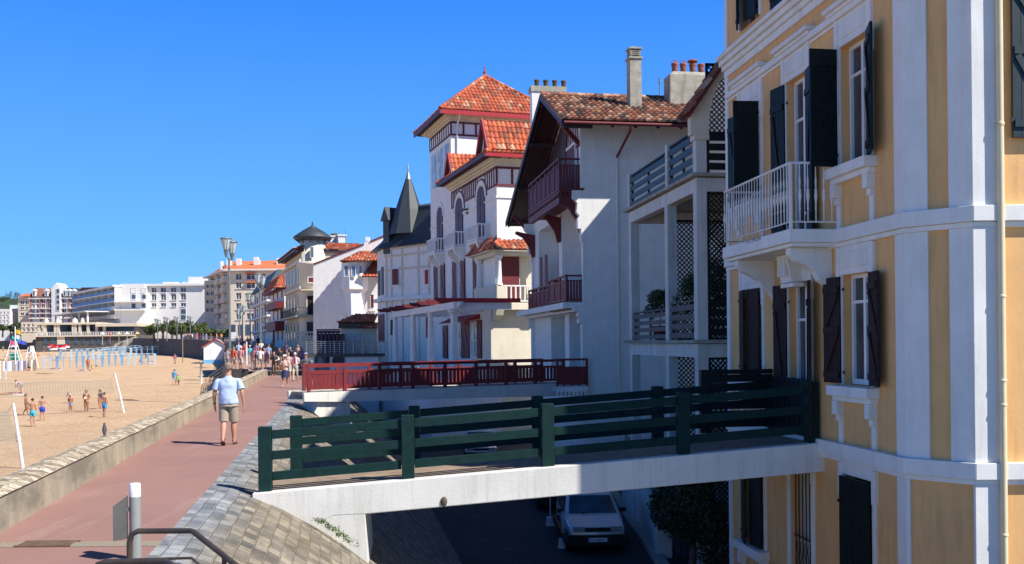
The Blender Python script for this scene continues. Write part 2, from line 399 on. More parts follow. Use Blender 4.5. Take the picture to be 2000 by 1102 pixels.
# raised promenade beyond the step, up to the far terrace
surf('paving_far', (.38, .25, .20), .9, .15, .5)
m = MB(); ys = [67.8, 72, 78, 86, 100, 120, 145, 178, 200, 226, 236, 237, 262, 300, 339, 600]; pts = []
for Y in ys:
    for X in (sea_line(Y)+.4 if Y < 340 else -420, 3 + (Y-60)*.1, 120): pts.append((X, Y, max(.30, z_prom(Y)+.004)))
m._a(pts, [(j*3+i, j*3+i+1, (j+1)*3+i+1, (j+1)*3+i) for j in range(len(ys)-1) for i in range(2)]); m.build('upper_promenade', M['paving_far'], kind='structure')
surf('riser', (.07, .075, .08), .8, .2, 4)
m = MB(); m.box(wall_in(67.5)+.1, -10.2, 67.5, 67.8, -.02, .30); m.build('promenade_step', M['riser'], kind='structure')
# stone revetment between the path and the lower street
def cobble(name, sc, brick=(2.2, 5.0), cols=((.16, .15, .14), (.42, .39, .34)), mortar=(.50, .46, .38), dist=.03, ms=.035, kind='UV', lump=.35):
    m, t, b = nodes(name); co = coords(t, (sc, sc, sc), kind)
    wn = N(t, 'TexNoise', _Scale=1.1, _Detail=3); t.links.new(co, wn.inputs[0])
    va = N(t, 'VectorMath', operation='MULTIPLY_ADD'); t.links.new(wn.outputs[1], va.inputs[0]); va.inputs[1].default_value = (.13, .10, 0); t.links.new(co, va.inputs[2])
    br = N(t, 'TexBrick'); t.links.new(va.outputs[0], br.inputs[0]); br.inputs['Scale'].default_value = 1
    br.inputs['Mortar Size'].default_value = ms; br.inputs['Mortar Smooth'].default_value = .6; br.inputs['Brick Width'].default_value = brick[1]*.2; br.inputs['Row Height'].default_value = brick[0]*.2
    br.inputs['Color1'].default_value = (0, 0, 0, 1); br.inputs['Color2'].default_value = (1, 1, 1, 1); br.inputs['Mortar'].default_value = (.5, .5, .5, 1); br.inputs['Bias'].default_value = 0
    n2 = N(t, 'TexNoise', _Scale=7, _Detail=6, _Roughness=.7); t.links.new(co, n2.inputs[0])
    f = N(t, 'Math', operation='MULTIPLY_ADD'); t.links.new(br.outputs[0], f.inputs[0]); f.inputs[1].default_value = .75
    f2 = N(t, 'Math', operation='MULTIPLY'); t.links.new(n2.outputs[0], f2.inputs[0]); f2.inputs[1].default_value = lump; t.links.new(f2.outputs[0], f.inputs[2])
    mid = tuple((a+c)/2 for a, c in zip(*cols))
    c = ramp(t, f.outputs[0], [(.1, cols[0]), (.5, mid), (.8, cols[1]), (1.0, (cols[1][0]*1.2, cols[1][1]*1.12, cols[1][2]*1.0))])
    c = mix(t, br.outputs[1], c, mortar)
    n5 = N(t, 'TexNoise', _Scale=.5, _Detail=5); t.links.new(co, n5.inputs[0])
    c = mix(t, ramp(t, n5.outputs[0], [(.45, 0), (.7, .45)]), c, (.36, .29, .20))
    t.links.new(c, b.inputs['Base Color']); b.inputs['Roughness'].default_value = .9
    hh = N(t, 'Math', operation='MULTIPLY_ADD'); t.links.new(br.outputs[1], hh.inputs[0]); hh.inputs[1].default_value = -1.0; t.links.new(f2.outputs[0], hh.inputs[2])
    bump(t, b, hh.outputs[0], dist, .9); M[name] = m; return m
cobble('setts', 1.0, (.85, 1.25), ((.15, .15, .152), (.42, .40, .36)), (.36, .32, .25), .02, .013)
mt_ = M['setts']; t_2 = mt_.node_tree; pb_ = t_2.nodes['Principled BSDF']; src = pb_.inputs['Base Color'].links[0].from_socket
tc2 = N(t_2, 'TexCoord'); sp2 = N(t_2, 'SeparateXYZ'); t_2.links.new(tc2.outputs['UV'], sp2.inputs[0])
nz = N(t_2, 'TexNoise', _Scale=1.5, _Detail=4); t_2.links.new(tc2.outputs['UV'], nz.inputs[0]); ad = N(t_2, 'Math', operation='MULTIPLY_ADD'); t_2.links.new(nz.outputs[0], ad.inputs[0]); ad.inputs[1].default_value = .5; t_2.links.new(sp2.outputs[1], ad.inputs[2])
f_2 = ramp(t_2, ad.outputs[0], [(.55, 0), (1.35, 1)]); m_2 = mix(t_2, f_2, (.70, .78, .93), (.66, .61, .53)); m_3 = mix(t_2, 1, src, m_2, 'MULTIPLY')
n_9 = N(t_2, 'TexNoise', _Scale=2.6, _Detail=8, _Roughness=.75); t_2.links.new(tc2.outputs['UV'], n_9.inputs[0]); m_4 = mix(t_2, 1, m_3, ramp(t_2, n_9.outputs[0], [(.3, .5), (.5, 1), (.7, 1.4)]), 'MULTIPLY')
t_2.links.new(m_4, pb_.inputs['Base Color'])
PROF = [(0, .004), (.35, -.03), (.7, -.13), (1.1, -.30), (1.55, -.56), (1.95, -.82), (2.3, -1.10), (2.8, -1.52), (3.5, -2.16), (4.3, -2.88), (5.05, -3.5)]
me = bpy.data.meshes.new('stone_revetment'); V = []; Fc = []; UVv = []; ys = [-4+1.0*i for i in range(72)]
NP = []
for (a, za), (b_, zb) in zip(PROF, PROF[1:]):
    for k in range(2): NP.append((a+(b_-a)*k/2, za+(zb-za)*k/2))
NP.append(PROF[-1]); arc = [0]
for p, q in zip(NP, NP[1:]): arc.append(arc[-1]+math.dist(p, q))
for Y in ys:
    for (s_, z), r in zip(NP, arc):
        V.append((red_edge(Y)+s_, Y, z + .015*noise.noise(Vector((s_*2, Y*1.5, 1))))); UVv.append((Y*1.016, r))
K = len(NP)
Fc = [(j*K+i, j*K+i+1, (j+1)*K+i+1, (j+1)*K+i) for j in range(len(ys)-1) for i in range(K-1)]
me.from_pydata(V, [], Fc); uv = me.uv_layers.new(name='UVMap')
for l in me.loops: uv.data[l.index].uv = UVv[l.vertex_index]
for p in me.polygons: p.use_smooth = True
me.materials.append(M['setts']); o = bpy.data.objects.new('stone_revetment', me); COL.objects.link(o); tag(o, kind='structure')
# lower street
def asphalt():
    m, t, b = nodes('asphalt'); co = coords(t)
    n1 = N(t, 'TexNoise', _Scale=.7, _Detail=6); t.links.new(co, n1.inputs[0]); n2 = N(t, 'TexNoise', _Scale=90, _Detail=2); t.links.new(co, n2.inputs[0])
    c = mix(t, .4, ramp(t, n1.outputs[0], [(.35, (.022, .023, .025)), (.65, (.04, .039, .038))]), ramp(t, n2.outputs[0], [(.4, (.018, .018, .018)), (.6, (.05, .05, .05))]))
    v = N(t, 'TexNoise', _Scale=1.6, _Detail=4); t.links.new(co, v.inputs[0])
    c = mix(t, ramp(t, v.outputs[0], [(.66, 0), (.72, .5)]), c, (.11, .105, .095))
    t.links.new(c, b.inputs['Base Color']); b.inputs['Roughness'].default_value = .85; bump(t, b, n2.outputs[0], .005, .6); M['asphalt'] = m
asphalt()
m = MB(); m._a([(-3, -8, -3.5), (14, -8, -3.5), (14, 68, -3.5), (-14, 68, -3.5)], [(0, 1, 2, 3)]); 
m._a([(-14, 68, -3.5), (3, 68, -3.5), (3, 68, .3), (-14, 68, .3)], [(0, 1, 2, 3)])
m.build('lower_street', M['asphalt'], kind='structure')
m = MB(); m.box(3.55, 3.85, 18, 36, -3.5, -3.38); m.build('pavement', M['concrete'], kind='structure')
# cobbled drain strip and iron grate across the path
def on0(px, py, z=0): return onz(px, py, z)
m = MB(); a, b_, c, d = on0(-40, 1058), on0(300, 1050), on0(285, 1067), on0(-40, 1078)
# strip across the path at about 10.6 m
Ya, Yb = 10.35, 10.62
cobble('pebbles', 3.0, (.5, .9), ((.12, .11, .09), (.5, .46, .38)), (.33, .28, .2), .02, .06, 'Object')
m._a([(wall_in(Ya), Ya, .004), (red_edge(Ya)+.02, Ya, .004), (red_edge(Yb)+.02, Yb, .004), (wall_in(Yb), Yb, .004)], [(0, 1, 2, 3)]); m.build('drain_strip', M['pebbles'], kind='structure')
m = MB()
X0 = wall_in(Ya)
for i in range(14): m.box(X0+.42+.04*i, X0+.44+.04*i, Ya+.01, Yb-.01, .006, .02)
m.box(X0+.40, X0+1.0, Ya, Ya+.02, .005, .021); m.box(X0+.40, X0+1.0, Yb-.02, Yb, .005, .021)
m.build('drain_grate', M['timber'], label='brown slatted drain grate set in the cobbled strip on the path', cat='grate')

m = MB(); Yj = 25.6; m._a([(wall_in(Yj), Yj, .004), (red_edge(Yj), Yj, .004), (red_edge(Yj)+.0, Yj+.07, .004), (wall_in(Yj), Yj+.07, .004)], [(0, 1, 2, 3)]); m.build('path_joint', M['pebbles'], kind='structure')
# ------------------------------------------------------------------ low sea wall with cobbled top
def wall_mats():
    m, t, b = nodes('wall_face'); co = coords(t)
    n1 = N(t, 'TexNoise', _Scale=1.6, _Detail=8, _Roughness=.72); t.links.new(coords(t, (1.6, 1.6, .5)), n1.inputs[0])
    n2 = N(t, 'TexNoise', _Scale=.5, _Detail=5); t.links.new(co, n2.inputs[0])
    c = mix(t, .5, ramp(t, n1.outputs[0], [(.3, (.20, .17, .125)), (.5, (.33, .28, .205)), (.72, (.52, .45, .34))]), ramp(t, n2.outputs[0], [(.35, (.27, .25, .2)), (.65, (.48, .40, .30))]))
    n6 = N(t, 'TexNoise', _Scale=.9, _Detail=9, _Roughness=.75); t.links.new(coords(t, (1, .6, 1.5)), n6.inputs[0])
    c = mix(t, ramp(t, n6.outputs[0], [(.48, 0), (.62, .7)]), c, (.15, .14, .11))
    t.links.new(c, b.inputs['Base Color']); b.inputs['Roughness'].default_value = .95
    n3 = N(t, 'TexNoise', _Scale=22, _Detail=6); t.links.new(co, n3.inputs[0]); bump(t, b, n3.outputs[0], .015, .6); M['wall_face'] = m
wall_mats()
def vor_top():
    m, t, b = nodes('wall_top'); co = coords(t, (1, 1, 1), 'UV'); v = N(t, 'TexVoronoi', _Scale=8.5, _Randomness=.9); t.links.new(coords(t, (1, .62, 1), 'UV'), v.inputs[0])
    v2 = N(t, 'TexVoronoi', _Scale=8.5, _Randomness=.9, feature='DISTANCE_TO_EDGE'); t.links.new(coords(t, (1, .62, 1), 'UV'), v2.inputs[0]); sx = N(t, 'SeparateColor'); t.links.new(v.outputs[1], sx.inputs[0])
    c = ramp(t, sx.outputs[0], [(.1, (.26, .20, .13)), (.5, (.50, .41, .29)), (.9, (.70, .60, .46))]); c = mix(t, ramp(t, v2.outputs[0], [(.02, 1), (.07, 0)]), c, (.30, .25, .18))
    n = N(t, 'TexNoise', _Scale=14, _Detail=5); t.links.new(co, n.inputs[0]); c = mix(t, 1, c, ramp(t, n.outputs[0], [(.35, .7), (.65, 1.2)]), 'MULTIPLY'); t.links.new(c, b.inputs['Base Color']); b.inputs['Roughness'].default_value = .95
    bump(t, b, ramp(t, v2.outputs[0], [(.0, 0), (.14, 1)]), .018, .8); M['wall_top'] = m
vor_top()
r = empty('parapet_wall', (wall_in(10), 10, 0), label='long low concrete parapet with a cobbled top between red path and beach', cat='wall')
# body
m = MB(); ys = [-2+1.5*i for i in range(46)]; ys = [y for y in ys if y < 66.8]+[67.2]; pts = []; o0 = Vector((wall_in(10), 10, 0))
def wp(Y, dx, z): return Vector((wall_in(Y)+dx, Y, z)) - o0
for Y in ys:
    pts += [wp(Y, 0, -.01), wp(Y, -.01, .42), wp(Y, -.42, .46), wp(Y, -.44, -3.4)]
m._a(pts, [(j*4+i, j*4+i+1, (j+1)*4+i+1, (j+1)*4+i) for j in range(len(ys)-1) for i in (0, 2)])
k = (len(ys)-1)*4; m.poly(pts[:4]); m.poly(pts[k:k+4]); m.build('wall_body', M['wall_face'], r)
me = bpy.data.meshes.new('wall_coping'); V = []; U = []; ys2 = [-2+.5*i for i in range(139)]; ys2 = [y for y in ys2 if y < 67.2]
W7 = 7
for Y in ys2:
    for i in range(W7):
        t_ = i/(W7-1); V.append(tuple(wp(Y, .015-.45*t_, .425+.035*t_+.035*sin(pi*t_)+.016*noise.noise(Vector((t_*4, Y*3, 0)))))); U.append((Y, .45*t_))
me.from_pydata(V, [], [(j*W7+i, j*W7+i+1, (j+1)*W7+i+1, (j+1)*W7+i) for j in range(len(ys2)-1) for i in range(W7-1)])
uv = me.uv_layers.new(name='UVMap')
for l in me.loops: uv.data[l.index].uv = U[l.vertex_index]
for p in me.polygons: p.use_smooth = True
me.materials.append(M['wall_top']); o = bpy.data.objects.new('wall_coping', me); COL.objects.link(o); o.parent = r
# dark sea wall beyond, following the bay
def seawall_mat():
    surf('sea_wall', (.10, .095, .085), .9, .35, 1.2, .7, (.04, .04, .038), .6, 8)
seawall_mat()
m = MB(); ys = [67.2, 67.6, 70, 74, 78, 86, 95, 105, 120, 140, 160, 178, 200, 226, 236, 237, 262, 300, 340]; pts = []
for Y in ys:
    X = sea_line(Y); zt = max(.45, z_prom(Y)+.45); pts += [(X-.8, Y, z_beach(X, Y)-.4), (X, Y, zt), (X+.4, Y, zt), (X+.4, Y, zt-.5)]
m._a(pts, [(j*4+i, j*4+i+1, (j+1)*4+i+1, (j+1)*4+i) for j in range(len(ys)-1) for i in range(3)])
m.build('sea_wall', M['sea_wall'], label='dark stone sea wall curving along the far end of the beach under the terrace', cat='wall')
# ------------------------------------------------------------------ yellow house
YF = Frame(1772, 15.45*840/1012, 760); yr = YF.root('yellow_house', label='tall yellow house with white pilasters and dark shutters at the right', cat='house')
Z0 = 3.5        # local z of world 0
LEN, _ = YF.f(1424, 560); HT = 14.5
cols = {}
for k, (a, b_) in dict(A=(1453, 1490), B=(1541, 1583), C=(1647, 1703)).items():
    cols[k] = (YF.f(b_, 600)[0], YF.f(a, 600)[0])        # ya (near) < yb (far)
z_lowband = YF.f(1672, 871)[1]; z_midband = YF.f(1647, 447)[1]
FL = z_midband - z_lowband
L1s, L1h = YF.f(1647, 751)[1], YF.f(1647, 538)[1]; L2s, L2h = YF.f(1645, 328)[1], YF.f(1650, 89)[1]
Gs, Gh = YF.f(1492, 1073)[1], YF.f(1643, 923)[1]
d1, d2 = z_lowband+.02, z_midband+.02
zc = YF.f(1433, 144)[1]; zct = YF.f(1433, 103)[1]
L3s = zct+.28; L3h = L3s+1.7
holes = []
for k in 'AC': holes += [(cols[k][0], cols[k][1], L1s, L1h), (cols[k][0], cols[k][1], L2s, L2h), (cols[k][0], cols[k][1], L3s, L3h)]
holes += [(*cols['B'], d1, L1h), (*cols['B'], d2, L2h), (*cols['B'], L3s-.2, L3h), (*cols['A'], Gs, Gh), (*cols['B'], .05, Gh), (*cols['C'], .4, Gh)]
m = MB(TF); m.panel(0, LEN, -.2, HT, holes, .22)
# chamfer and camera side as further planes of the same shell
o5 = YF.o; ux, vy = YF.u, YF.v
def loc(P): q = Vector(P) - YF.o; return Vector((q.dot(ux), q.dot(vy), q.z))
pc = at(1903, 662, 12.22); C1 = loc((pc.x, 12.22, 0)); C1.z = 0
cd_ = Vector((C1.x, C1.y, 0)); cl = cd_.length; cdn = cd_/cl
TCh = Matrix(((cdn.x, -cdn.y*-1*-1, 0, 0), (cdn.y, cdn.x*-1, 0, 0), (0, 0, 1, 0), (0, 0, 0, 1)))
# chamfer axes: a along from the facade corner to C1, b outward (towards the camera and the sea)
no = Vector((cdn.y, -cdn.x, 0)); no = no if no.x < 0 else -no
TCh = Matrix(((cdn.x, no.x, 0, 0), (cdn.y, no.y, 0, 0), (0, 0, 1, 0), (0, 0, 0, 1)))
m.T = TCh; m.panel(0, cl, -.2, HT)
# camera-facing side: world-parallel plane
sdv = Vector((YF.u.x, YF.u.y, 0)); wx = Vector((Vector((1, 0, 0)).dot(ux), Vector((1, 0, 0)).dot(vy), 0)); wy = Vector((wx.y, -wx.x, 0)) 
if wy.y > 0: wy = -wy
TC = Matrix(((wx.x, wy.x, 0, C1.x), (wx.y, wy.y, 0, C1.y), (0, 0, 1, 0), (0, 0, 0, 1)))
m.T = TC
LW = lambda px, py: ((lambda p: ((p-Vector((C1.x, C1.y, 0))).dot(wx), p.z))(loc(at(px, py, 12.22))))
w0 = LW(1973, 120)[0]+.0; SHZ0, SHZ1 = LW(1975, 268)[1], LW(1975, -70)[1]
m.panel(0, 7, -.2, HT, [(w0+.52, w0+1.6, SHZ0, SHZ1), (w0+.52, w0+1.6, L1s, L1h)], .2)
m.T = Matrix(); m.poly([(0, LEN, -.2), (8, LEN, -.2), (8, LEN, HT), (0, LEN, HT)]); m.poly([(0, 0, HT), (C1.x, C1.y, HT), (8, C1.y+.5, HT), (8, LEN, HT), (0, LEN, HT)])
m.poly([(8, C1.y+1, -.2), (8, LEN, -.2), (8, LEN, HT), (8, C1.y+1, HT)])
m.build('wall', M['yellow'], yr)
# trim
t_ = MB(TF)
def strip(a0, a1, z0, z1, b0=0, b1=.03, T=TF): t_.T = T; t_.box(a0, a1, b0-.01, b1, z0, z1)
strip(LEN-.13, LEN+.02, -.2, HT, 0, .045)
PATH2 = [Vector((0, LEN+.02, 0)), Vector((0, 0, 0)), Vector((C1.x, C1.y, 0)), Vector((C1.x, C1.y, 0))+wx*7]
def offs(b):
    out = []
    for i, p in enumerate(PATH2):
        ns = []
        for q, r in ((i-1, i), (i, i+1)):
            if q >= 0 and r < len(PATH2): d = (PATH2[r]-PATH2[q]).normalized(); n = Vector((d.y, -d.x, 0)); ns.append(-n if n.dot(Vector((-1, -1, 0))) < 0 else n)
        n = sum(ns, Vector())/len(ns); n = n/(n.length**2) if len(ns) > 1 else n; out.append(p+n*b)
    return out
def runband(mb, z0, z1, b1, b0=-.01):
    mb.T = Matrix(); o_, i_ = offs(b1), offs(b0); n = len(o_)
    for k in range(n-1):
        mb.hexa([(*i_[k][:2], z0), (*i_[k+1][:2], z0), (*o_[k+1][:2], z0), (*o_[k][:2], z0), (*i_[k][:2], z1), (*i_[k+1][:2], z1), (*o_[k+1][:2], z1), (*o_[k][:2], z1)])
def band(z0, z1, pr=.1, lip=True):
    runband(t_, z0, z1, pr)
    if lip: runband(t_, z0-.07, z0-.002, pr*.55)
bh = .21
band(z_lowband-bh, z_lowband, .10); band(z_midband-bh*.95, z_midband, .10)
hh = zct-zc
for f0, f1, pr in ((0, .32, .06), (.321, .55, .11), (.551, .8, .17), (.801, 1, .23)): runband(t_, zc+hh*f0, zc+hh*f1, pr)
# pilasters
u_n = YF.f(1752, 500)[0]
segs = [(-.2, z_lowband-bh-.07), (z_lowband, z_midband-bh*.95-.07), (z_midband, zc), (zct, HT)]
CHX = lambda px: (lambda p: None)
def chp(px):     # a on the chamfer from a pixel column
    d = ray(px, 662); n_w = ux*no.x + vy*no.y; t1 = ((YF.o-Vector((0, 0, CH))).dot(n_w))/d.dot(n_w); p = loc(d*t1+Vector((0, 0, CH))); return Vector((p.x, p.y, 0)).dot(cdn)
for i, (za, zb) in enumerate(segs):
    strip(0.0, u_n, za, zb, 0, .035)
    strip(-.02, chp(1816) if i > 0 else .03, za, zb, 0, .035, TCh)
    if i > 0: strip(chp(1857), cl+.02, za, zb, 0, .035, TCh)
    strip(-.03, LW(1946, 400)[0], za, zb, 0, .05, TC)
# window surrounds, sills, brackets
for k in 'ABC':
    a0, a1 = cols[k]
    for lv, (zs, zh, nxt) in enumerate([(Gs if k == 'A' else .05, Gh, z_lowband-bh-.07), (L1s if k != 'B' else d1, L1h, z_midband-bh*.95-.07), (L2s if k != 'B' else d2, L2h, zc-.42), (L3s if k != 'B' else L3s-.2, L3h, L3h+.35)]):
        g = .10
        if lv == 0 and k == 'C': zs = .4
        strip(a0-g, a0, zs, zh, 0, .035); strip(a1, a1+g, zs, zh, 0, .035)
        strip(a0-g, a1+g, zh, nxt, 0, .035)
        if lv < 3 : strip(a0-g-.03, a0-.02, zh-.32, nxt-.01, 0, .055); strip(a1+.02, a1+g+.03, zh-.32, nxt-.01, 0, .055)
        if lv: strip(a0+.06, a1-.06, zh+.10, nxt-.1, 0, .05)
        if (k != 'B' and lv in (1, 2)) or (k == 'A' and lv == 0):
            lo = z_lowband if lv == 1 else z_midband if lv == 2 else zs-.95
            strip(a0-g-.09, a1+g+.09, zs-.16, zs-.01, 0, .20); strip(a0-g-.05, a1+g+.05, zs-.24, zs-.161, 0, .12)
            for c in (a0-g-.02, a1+.02):
                strip(c, c+.12, lo, zs-.55, 0, .03); strip(c-.01, c+.13, zs-.45, zs-.241, 0, .13); strip(c, c+.12, zs-.55, zs-.451, 0, .07)
    if True:
        zz = zc-.42
        strip(a0-.22, a1+.22, zz, zz+.05, 0, .07); strip(a0-.25, a1+.25, zz+.051, zz+.11, 0, .12); strip(a0-.28, a1+.28, zz+.111, zz+.18, 0, .17)
zz = zc-.50
strip(u_n, LEN-.13, zz, zz+.05, 0, .04); strip(u_n, LEN-.13, zz+.051, zz+.16, 0, .09)
t_.build('trim', M['white'], yr, bevel=.008)
# windows
def french(a0, a1, z0, z1, tr=.75, T=TF): window(yr, T, a0+.02, a1-.02, z0+.01, z1, -.16, 2, 2, 'plastic_white', 'glass', .055, tr)
for k in 'ABC':
    for z0, z1 in ((L1s if k != 'B' else d1, L1h), (L2s if k != 'B' else d2, L2h), (L3s-(.2 if k == 'B' else 0), L3h)):
        french(*cols[k], z0, z1)
window(yr, TC, w0+.54, w0+1.58, SHZ0, SHZ1, -.16, 2, 2, 'plastic_white'); window(yr, TC, w0+.54, w0+1.58, L1s, L1h, -.16, 2, 2, 'plastic_white')
# shutters: hinged leaves (hinge position a, height, opening angle from closed)
def leaf(a_h, z0, h_, w_, ang, near, m='brown_shutter', brace=1, lab=None):
    "near=True: hinge at the near jamb. ang 0 closed, 180 folded flat on the wall"
    s_ = 1 if near else -1
    R_ = Matrix.Rotation(radians(ang)*s_, 4, 'Z')
    T = TR(0, 0, 0, TF) @ Matrix.Translation((a_h, .06, z0)) @ R_ @ Matrix.Scale(s_, 4, (1, 0, 0))
    o = shutter(yr, T, w_, h_, m, .04, brace, -1, 5)
    if lab: o['label'] = lab
    return o
def pair(k, z0, z1, an, af, **kw):
    a0, a1 = cols[k]; w_ = (a1-a0)/2-.005
    if an is not None: leaf(a0, z0+.02, z1-z0-.04, w_, an, True, **kw)
    if af is not None: leaf(a1, z0+.02, z1-z0-.04, w_, af, False, **kw)
pair('C', L1s, L1h, 168, 172, brace=2); pair('B', d1, L1h, 158, 172); pair('A', L1s, L1h, 3, 12)
pair('C', L2s, L2h, 160, 88, m='green_dark', brace=2); pair('B', d2, L2h, 168, 170, m='green_dark'); pair('A', L2s, L2h, 88, 172, m='green_dark')
pair('A', L3s, L3h, 5, 20, m='green_dark'); pair('B', L3s-.2, L3h, 172, 172, m='green_dark'); pair('C', L3s, L3h, 172, 172, m='green_dark')
pair('A', Gs, Gh, 2, 14, m='black'); pair('C', .4, Gh, 1, 1, m='green_dark', brace=0)
# shutters on the sunny wall
for zz0, zz1 in ((SHZ0, SHZ1),):
    shutter(yr, TC @ Matrix.Translation((w0-.02, .05, zz0-.02)), .54, zz1-zz0, 'blue_green', .045, 2, 1)
    shutter(yr, TC @ Matrix.Translation((w0+1.6, .05, zz0-.02)), .54, zz1-zz0, 'blue_green', .045, 2, 1)
for k, zq in (('A', Gs), ('C', .4)):
    q = MB(TF); q.box(cols[k][0]+.01, cols[k][1]-.01, -.2, -.15, zq+.01, Gh); q.build('pane', M['glass'], yr)
# iron grille in the street door
g = MB(TF); a0, a1 = cols['B']
for i in range(6):
    x = a0+.08+(a1-a0-.16)*i/5; g.tube([(x, -.05, .1), (x, -.05, Gh-.03)], .012, 6)
for z in (.9, 1.6, 2.3): g.box(a0+.02, a1-.02, -.06, -.045, z, z+.03)
for i in range(5):
    x = a0+.08+(a1-a0-.16)*(i+.5)/5
    for z in (1.0, 1.75): g.tube([(x-.03, -.05, z), (x+.02, -.05, z+.12), (x-.03, -.05, z+.24), (x+.03, -.05, z+.36), (x, -.05, z+.48)], .008, 5)
g.build('grille', M['iron'], yr)
d_ = MB(TF); d_.box(a0, a1, -.22, -.17, .05, Gh); d_.box(a0+.1, a1-.1, -.17, -.15, .2, 1.1); d_.box(a0+.1, a1-.1, -.17, -.15, 1.3, Gh-.2); d_.build('door', M['white_old'], yr)
# balcony
bw = .80; bn = YF.f(1640, 447)[0]; pf = at(1412, 482, 17.54); bf = loc(pf).y
zb1 = d2-.01; zb0 = zb1-.20
b_ = MB(TF); b_.box(bn, bf, 0, bw, zb0, zb1); b_.box(bn+.05, bf-.05, 0, bw-.06, zb0-.06, zb0-.001)
def console(mb, c, w_, out, zt, dp):
    pr = [(0, zt), (out, zt), (out, zt-.10), (out*.86, zt-.20), (out*.62, zt-.27), (out*.42, zt-.36), (out*.30, zt-.50), (out*.12, zt-.58), (0, zt-dp)]
    mb.prism([(c, p[0], p[1]) for p in pr], (w_, 0, 0))
for c in (bn+.25, bf-.45): console(b_, c, .17, bw-.12, zb0-.061, .68)
mid = (cols['B'][0]+cols['B'][1])/2
b_.prism([(mid-.22, .03, zb0-.07), (mid-.22, .32, zb0-.07), (mid-.20, .26, zb0-.30), (mid-.18, .22, zb0-.52), (mid-.18, .03, zb0-.52)], (.42, 0, 0))
for i in range(3): b_.box(mid-.14+.12*i, mid-.10+.12*i, .27, .325, zb0-.42, zb0-.12)
b_.box(mid-.24, mid+.26, .02, .22, zb0-.60, zb0-.53)
bal = b_.build('balcony', M['white'], yr, bevel=.01)
r_ = MB(TF); RT = zb1+1.0; RB = zb1+.11
r_.tube([(bf-.03, 0, RT), (bf-.03, bw-.04, RT), (bn+.03, bw-.04, RT), (bn+.03, 0, RT)], .02, 8)
r_.tube([(bf-.03, 0, RB), (bf-.03, bw-.04, RB), (bn+.03, bw-.04, RB), (bn+.03, 0, RB)], .012, 6)
PB = [(.008, 0), (.008, .18), (.016, .2), (.010, .22), (.013, .3), (.026, .40), (.018, .46), (.022, .48), (.010, .52), (.016, .62), (.008, .7), (.008, .9)]
def balu(x, b): r_.lathe((x, b, RB), [(q, z*(RT-RB)/.9) for q, z in PB], 6)
nb = 24
for i in range(nb+1): balu(bn+.03+(bf-bn-.06)*i/nb, bw-.04)
for i in range(1, 6): balu(bn+.03, (bw-.04)*i/6-.02); balu(bf-.03, (bw-.04)*i/6-.02)
r_.box(bn+.01, bn+.05, bw-.06, bw-.02, zb1-.02, RT)
r_.build('railing', M['white'], bal)
# house name on the slab edge
def text(body, parent, T, size, mat, name='lettering', ext=.002, align='LEFT', width=1.0):
    cu = bpy.data.curves.new(name, 'FONT'); cu.body = body; cu.size = size; cu.extrude = ext; cu.align_x = align; cu.space_character = width
    o = bpy.data.objects.new(name, cu); COL.objects.link(o)
    dg = bpy.context.evaluated_depsgraph_get(); me = bpy.data.meshes.new_from_object(o.evaluated_get(dg)); bpy.data.objects.remove(o)
    o = bpy.data.objects.new(name, me); COL.objects.link(o); me.materials.clear(); me.materials.append(M[mat]); o.parent = parent; o.matrix_local = T; return o
# reading direction runs from far (left in view) to near: local x of text = -a, up = z
pL = at(1458, 477, 17.54*652/(1458-760)); aL = loc(pL).y; zL = loc(pL).z
Tt = Matrix(((0, 0, -1, -bw-.003), (-1, 0, 0, aL), (0, 1, 0, zL), (0, 0, 0, 1)))
text('LA CONCHA', bal, Tt, .115, 'grey_paint')
# drainpipe
pp = loc(at(1956, 500, 12.12)); dp = MB()
dp.tube([(pp.x, pp.y, 0), (pp.x, pp.y, HT)], .042, 14)
for z in (zc-2.6, zc-.7, z_midband-1.15, z_midband-2.2, z_lowband-.9, z_lowband+.72, 1.2, z_midband+1.0): dp.lathe((pp.x, pp.y, z), [(.05, 0), (.05, .025), (.043, .03)], 12); dp.box(pp.x-.02, pp.x+.02, pp.y, pp.y+.13, z, z+.02)
dp.build('drainpipe', M['pipe_cream'], yr)
# ------------------------------------------------------------------ green footbridge
def P3(px, py, Y): return at(px, py, Y)
NL, NR = at(505, 960, 14.5), at(1600, 862, 15.47)       # near deck edge, left and right
dN = NR-NL; L = Vector((dN.x, dN.y, 0)).length; ex = Vector((dN.x, dN.y, 0))/L; ey = Vector((-ex.y, ex.x, 0)); slope = dN.z/L
gb = empty('footbridge', NL, atan2(ex.y, ex.x), label='near green railed footbridge on a white beam to the yellow house', cat='footbridge')
WD = 2.05
m = MB(); zs = lambda x: slope*x
xl = -.07
m.hexa([(.3, 0, zs(.3)-.06), (L+.1, 0, zs(L)-.06), (L+.4, WD, zs(L)-.06), (.3, WD, zs(.3)-.06), (.02, .02, zs(0)-.005), (L+.1, .02, zs(L)-.005), (L+.4, WD-.02, zs(L)-.005), (.02, WD-.02, zs(0)-.005)])
m.build('deck', M['deck'], gb)
bh_ = .46; beam = [(xl, zs(xl)-.004), (L+.05, zs(L)-.004), (L+.05, zs(L)-bh_), (1.58, zs(1.58)-bh_), (1.1, zs(1.1)-bh_*.96), (.95, zs(.95)-.50), (.84, -.62), (.45, -.50), (xl, -.20)]
for y0, y1, off in ((-.16, .04, 0), (WD-.04, WD+.16, 0)):
    b_ = MB(); b_.prism([(x, y0, z) for x, z in beam], (0, y1-y0, 0)); b_.build('beam', M['white_beam'], gb, bevel=.015)
m = MB(); m.box(.5, L, .05, WD-.05, -.2, -.19); 
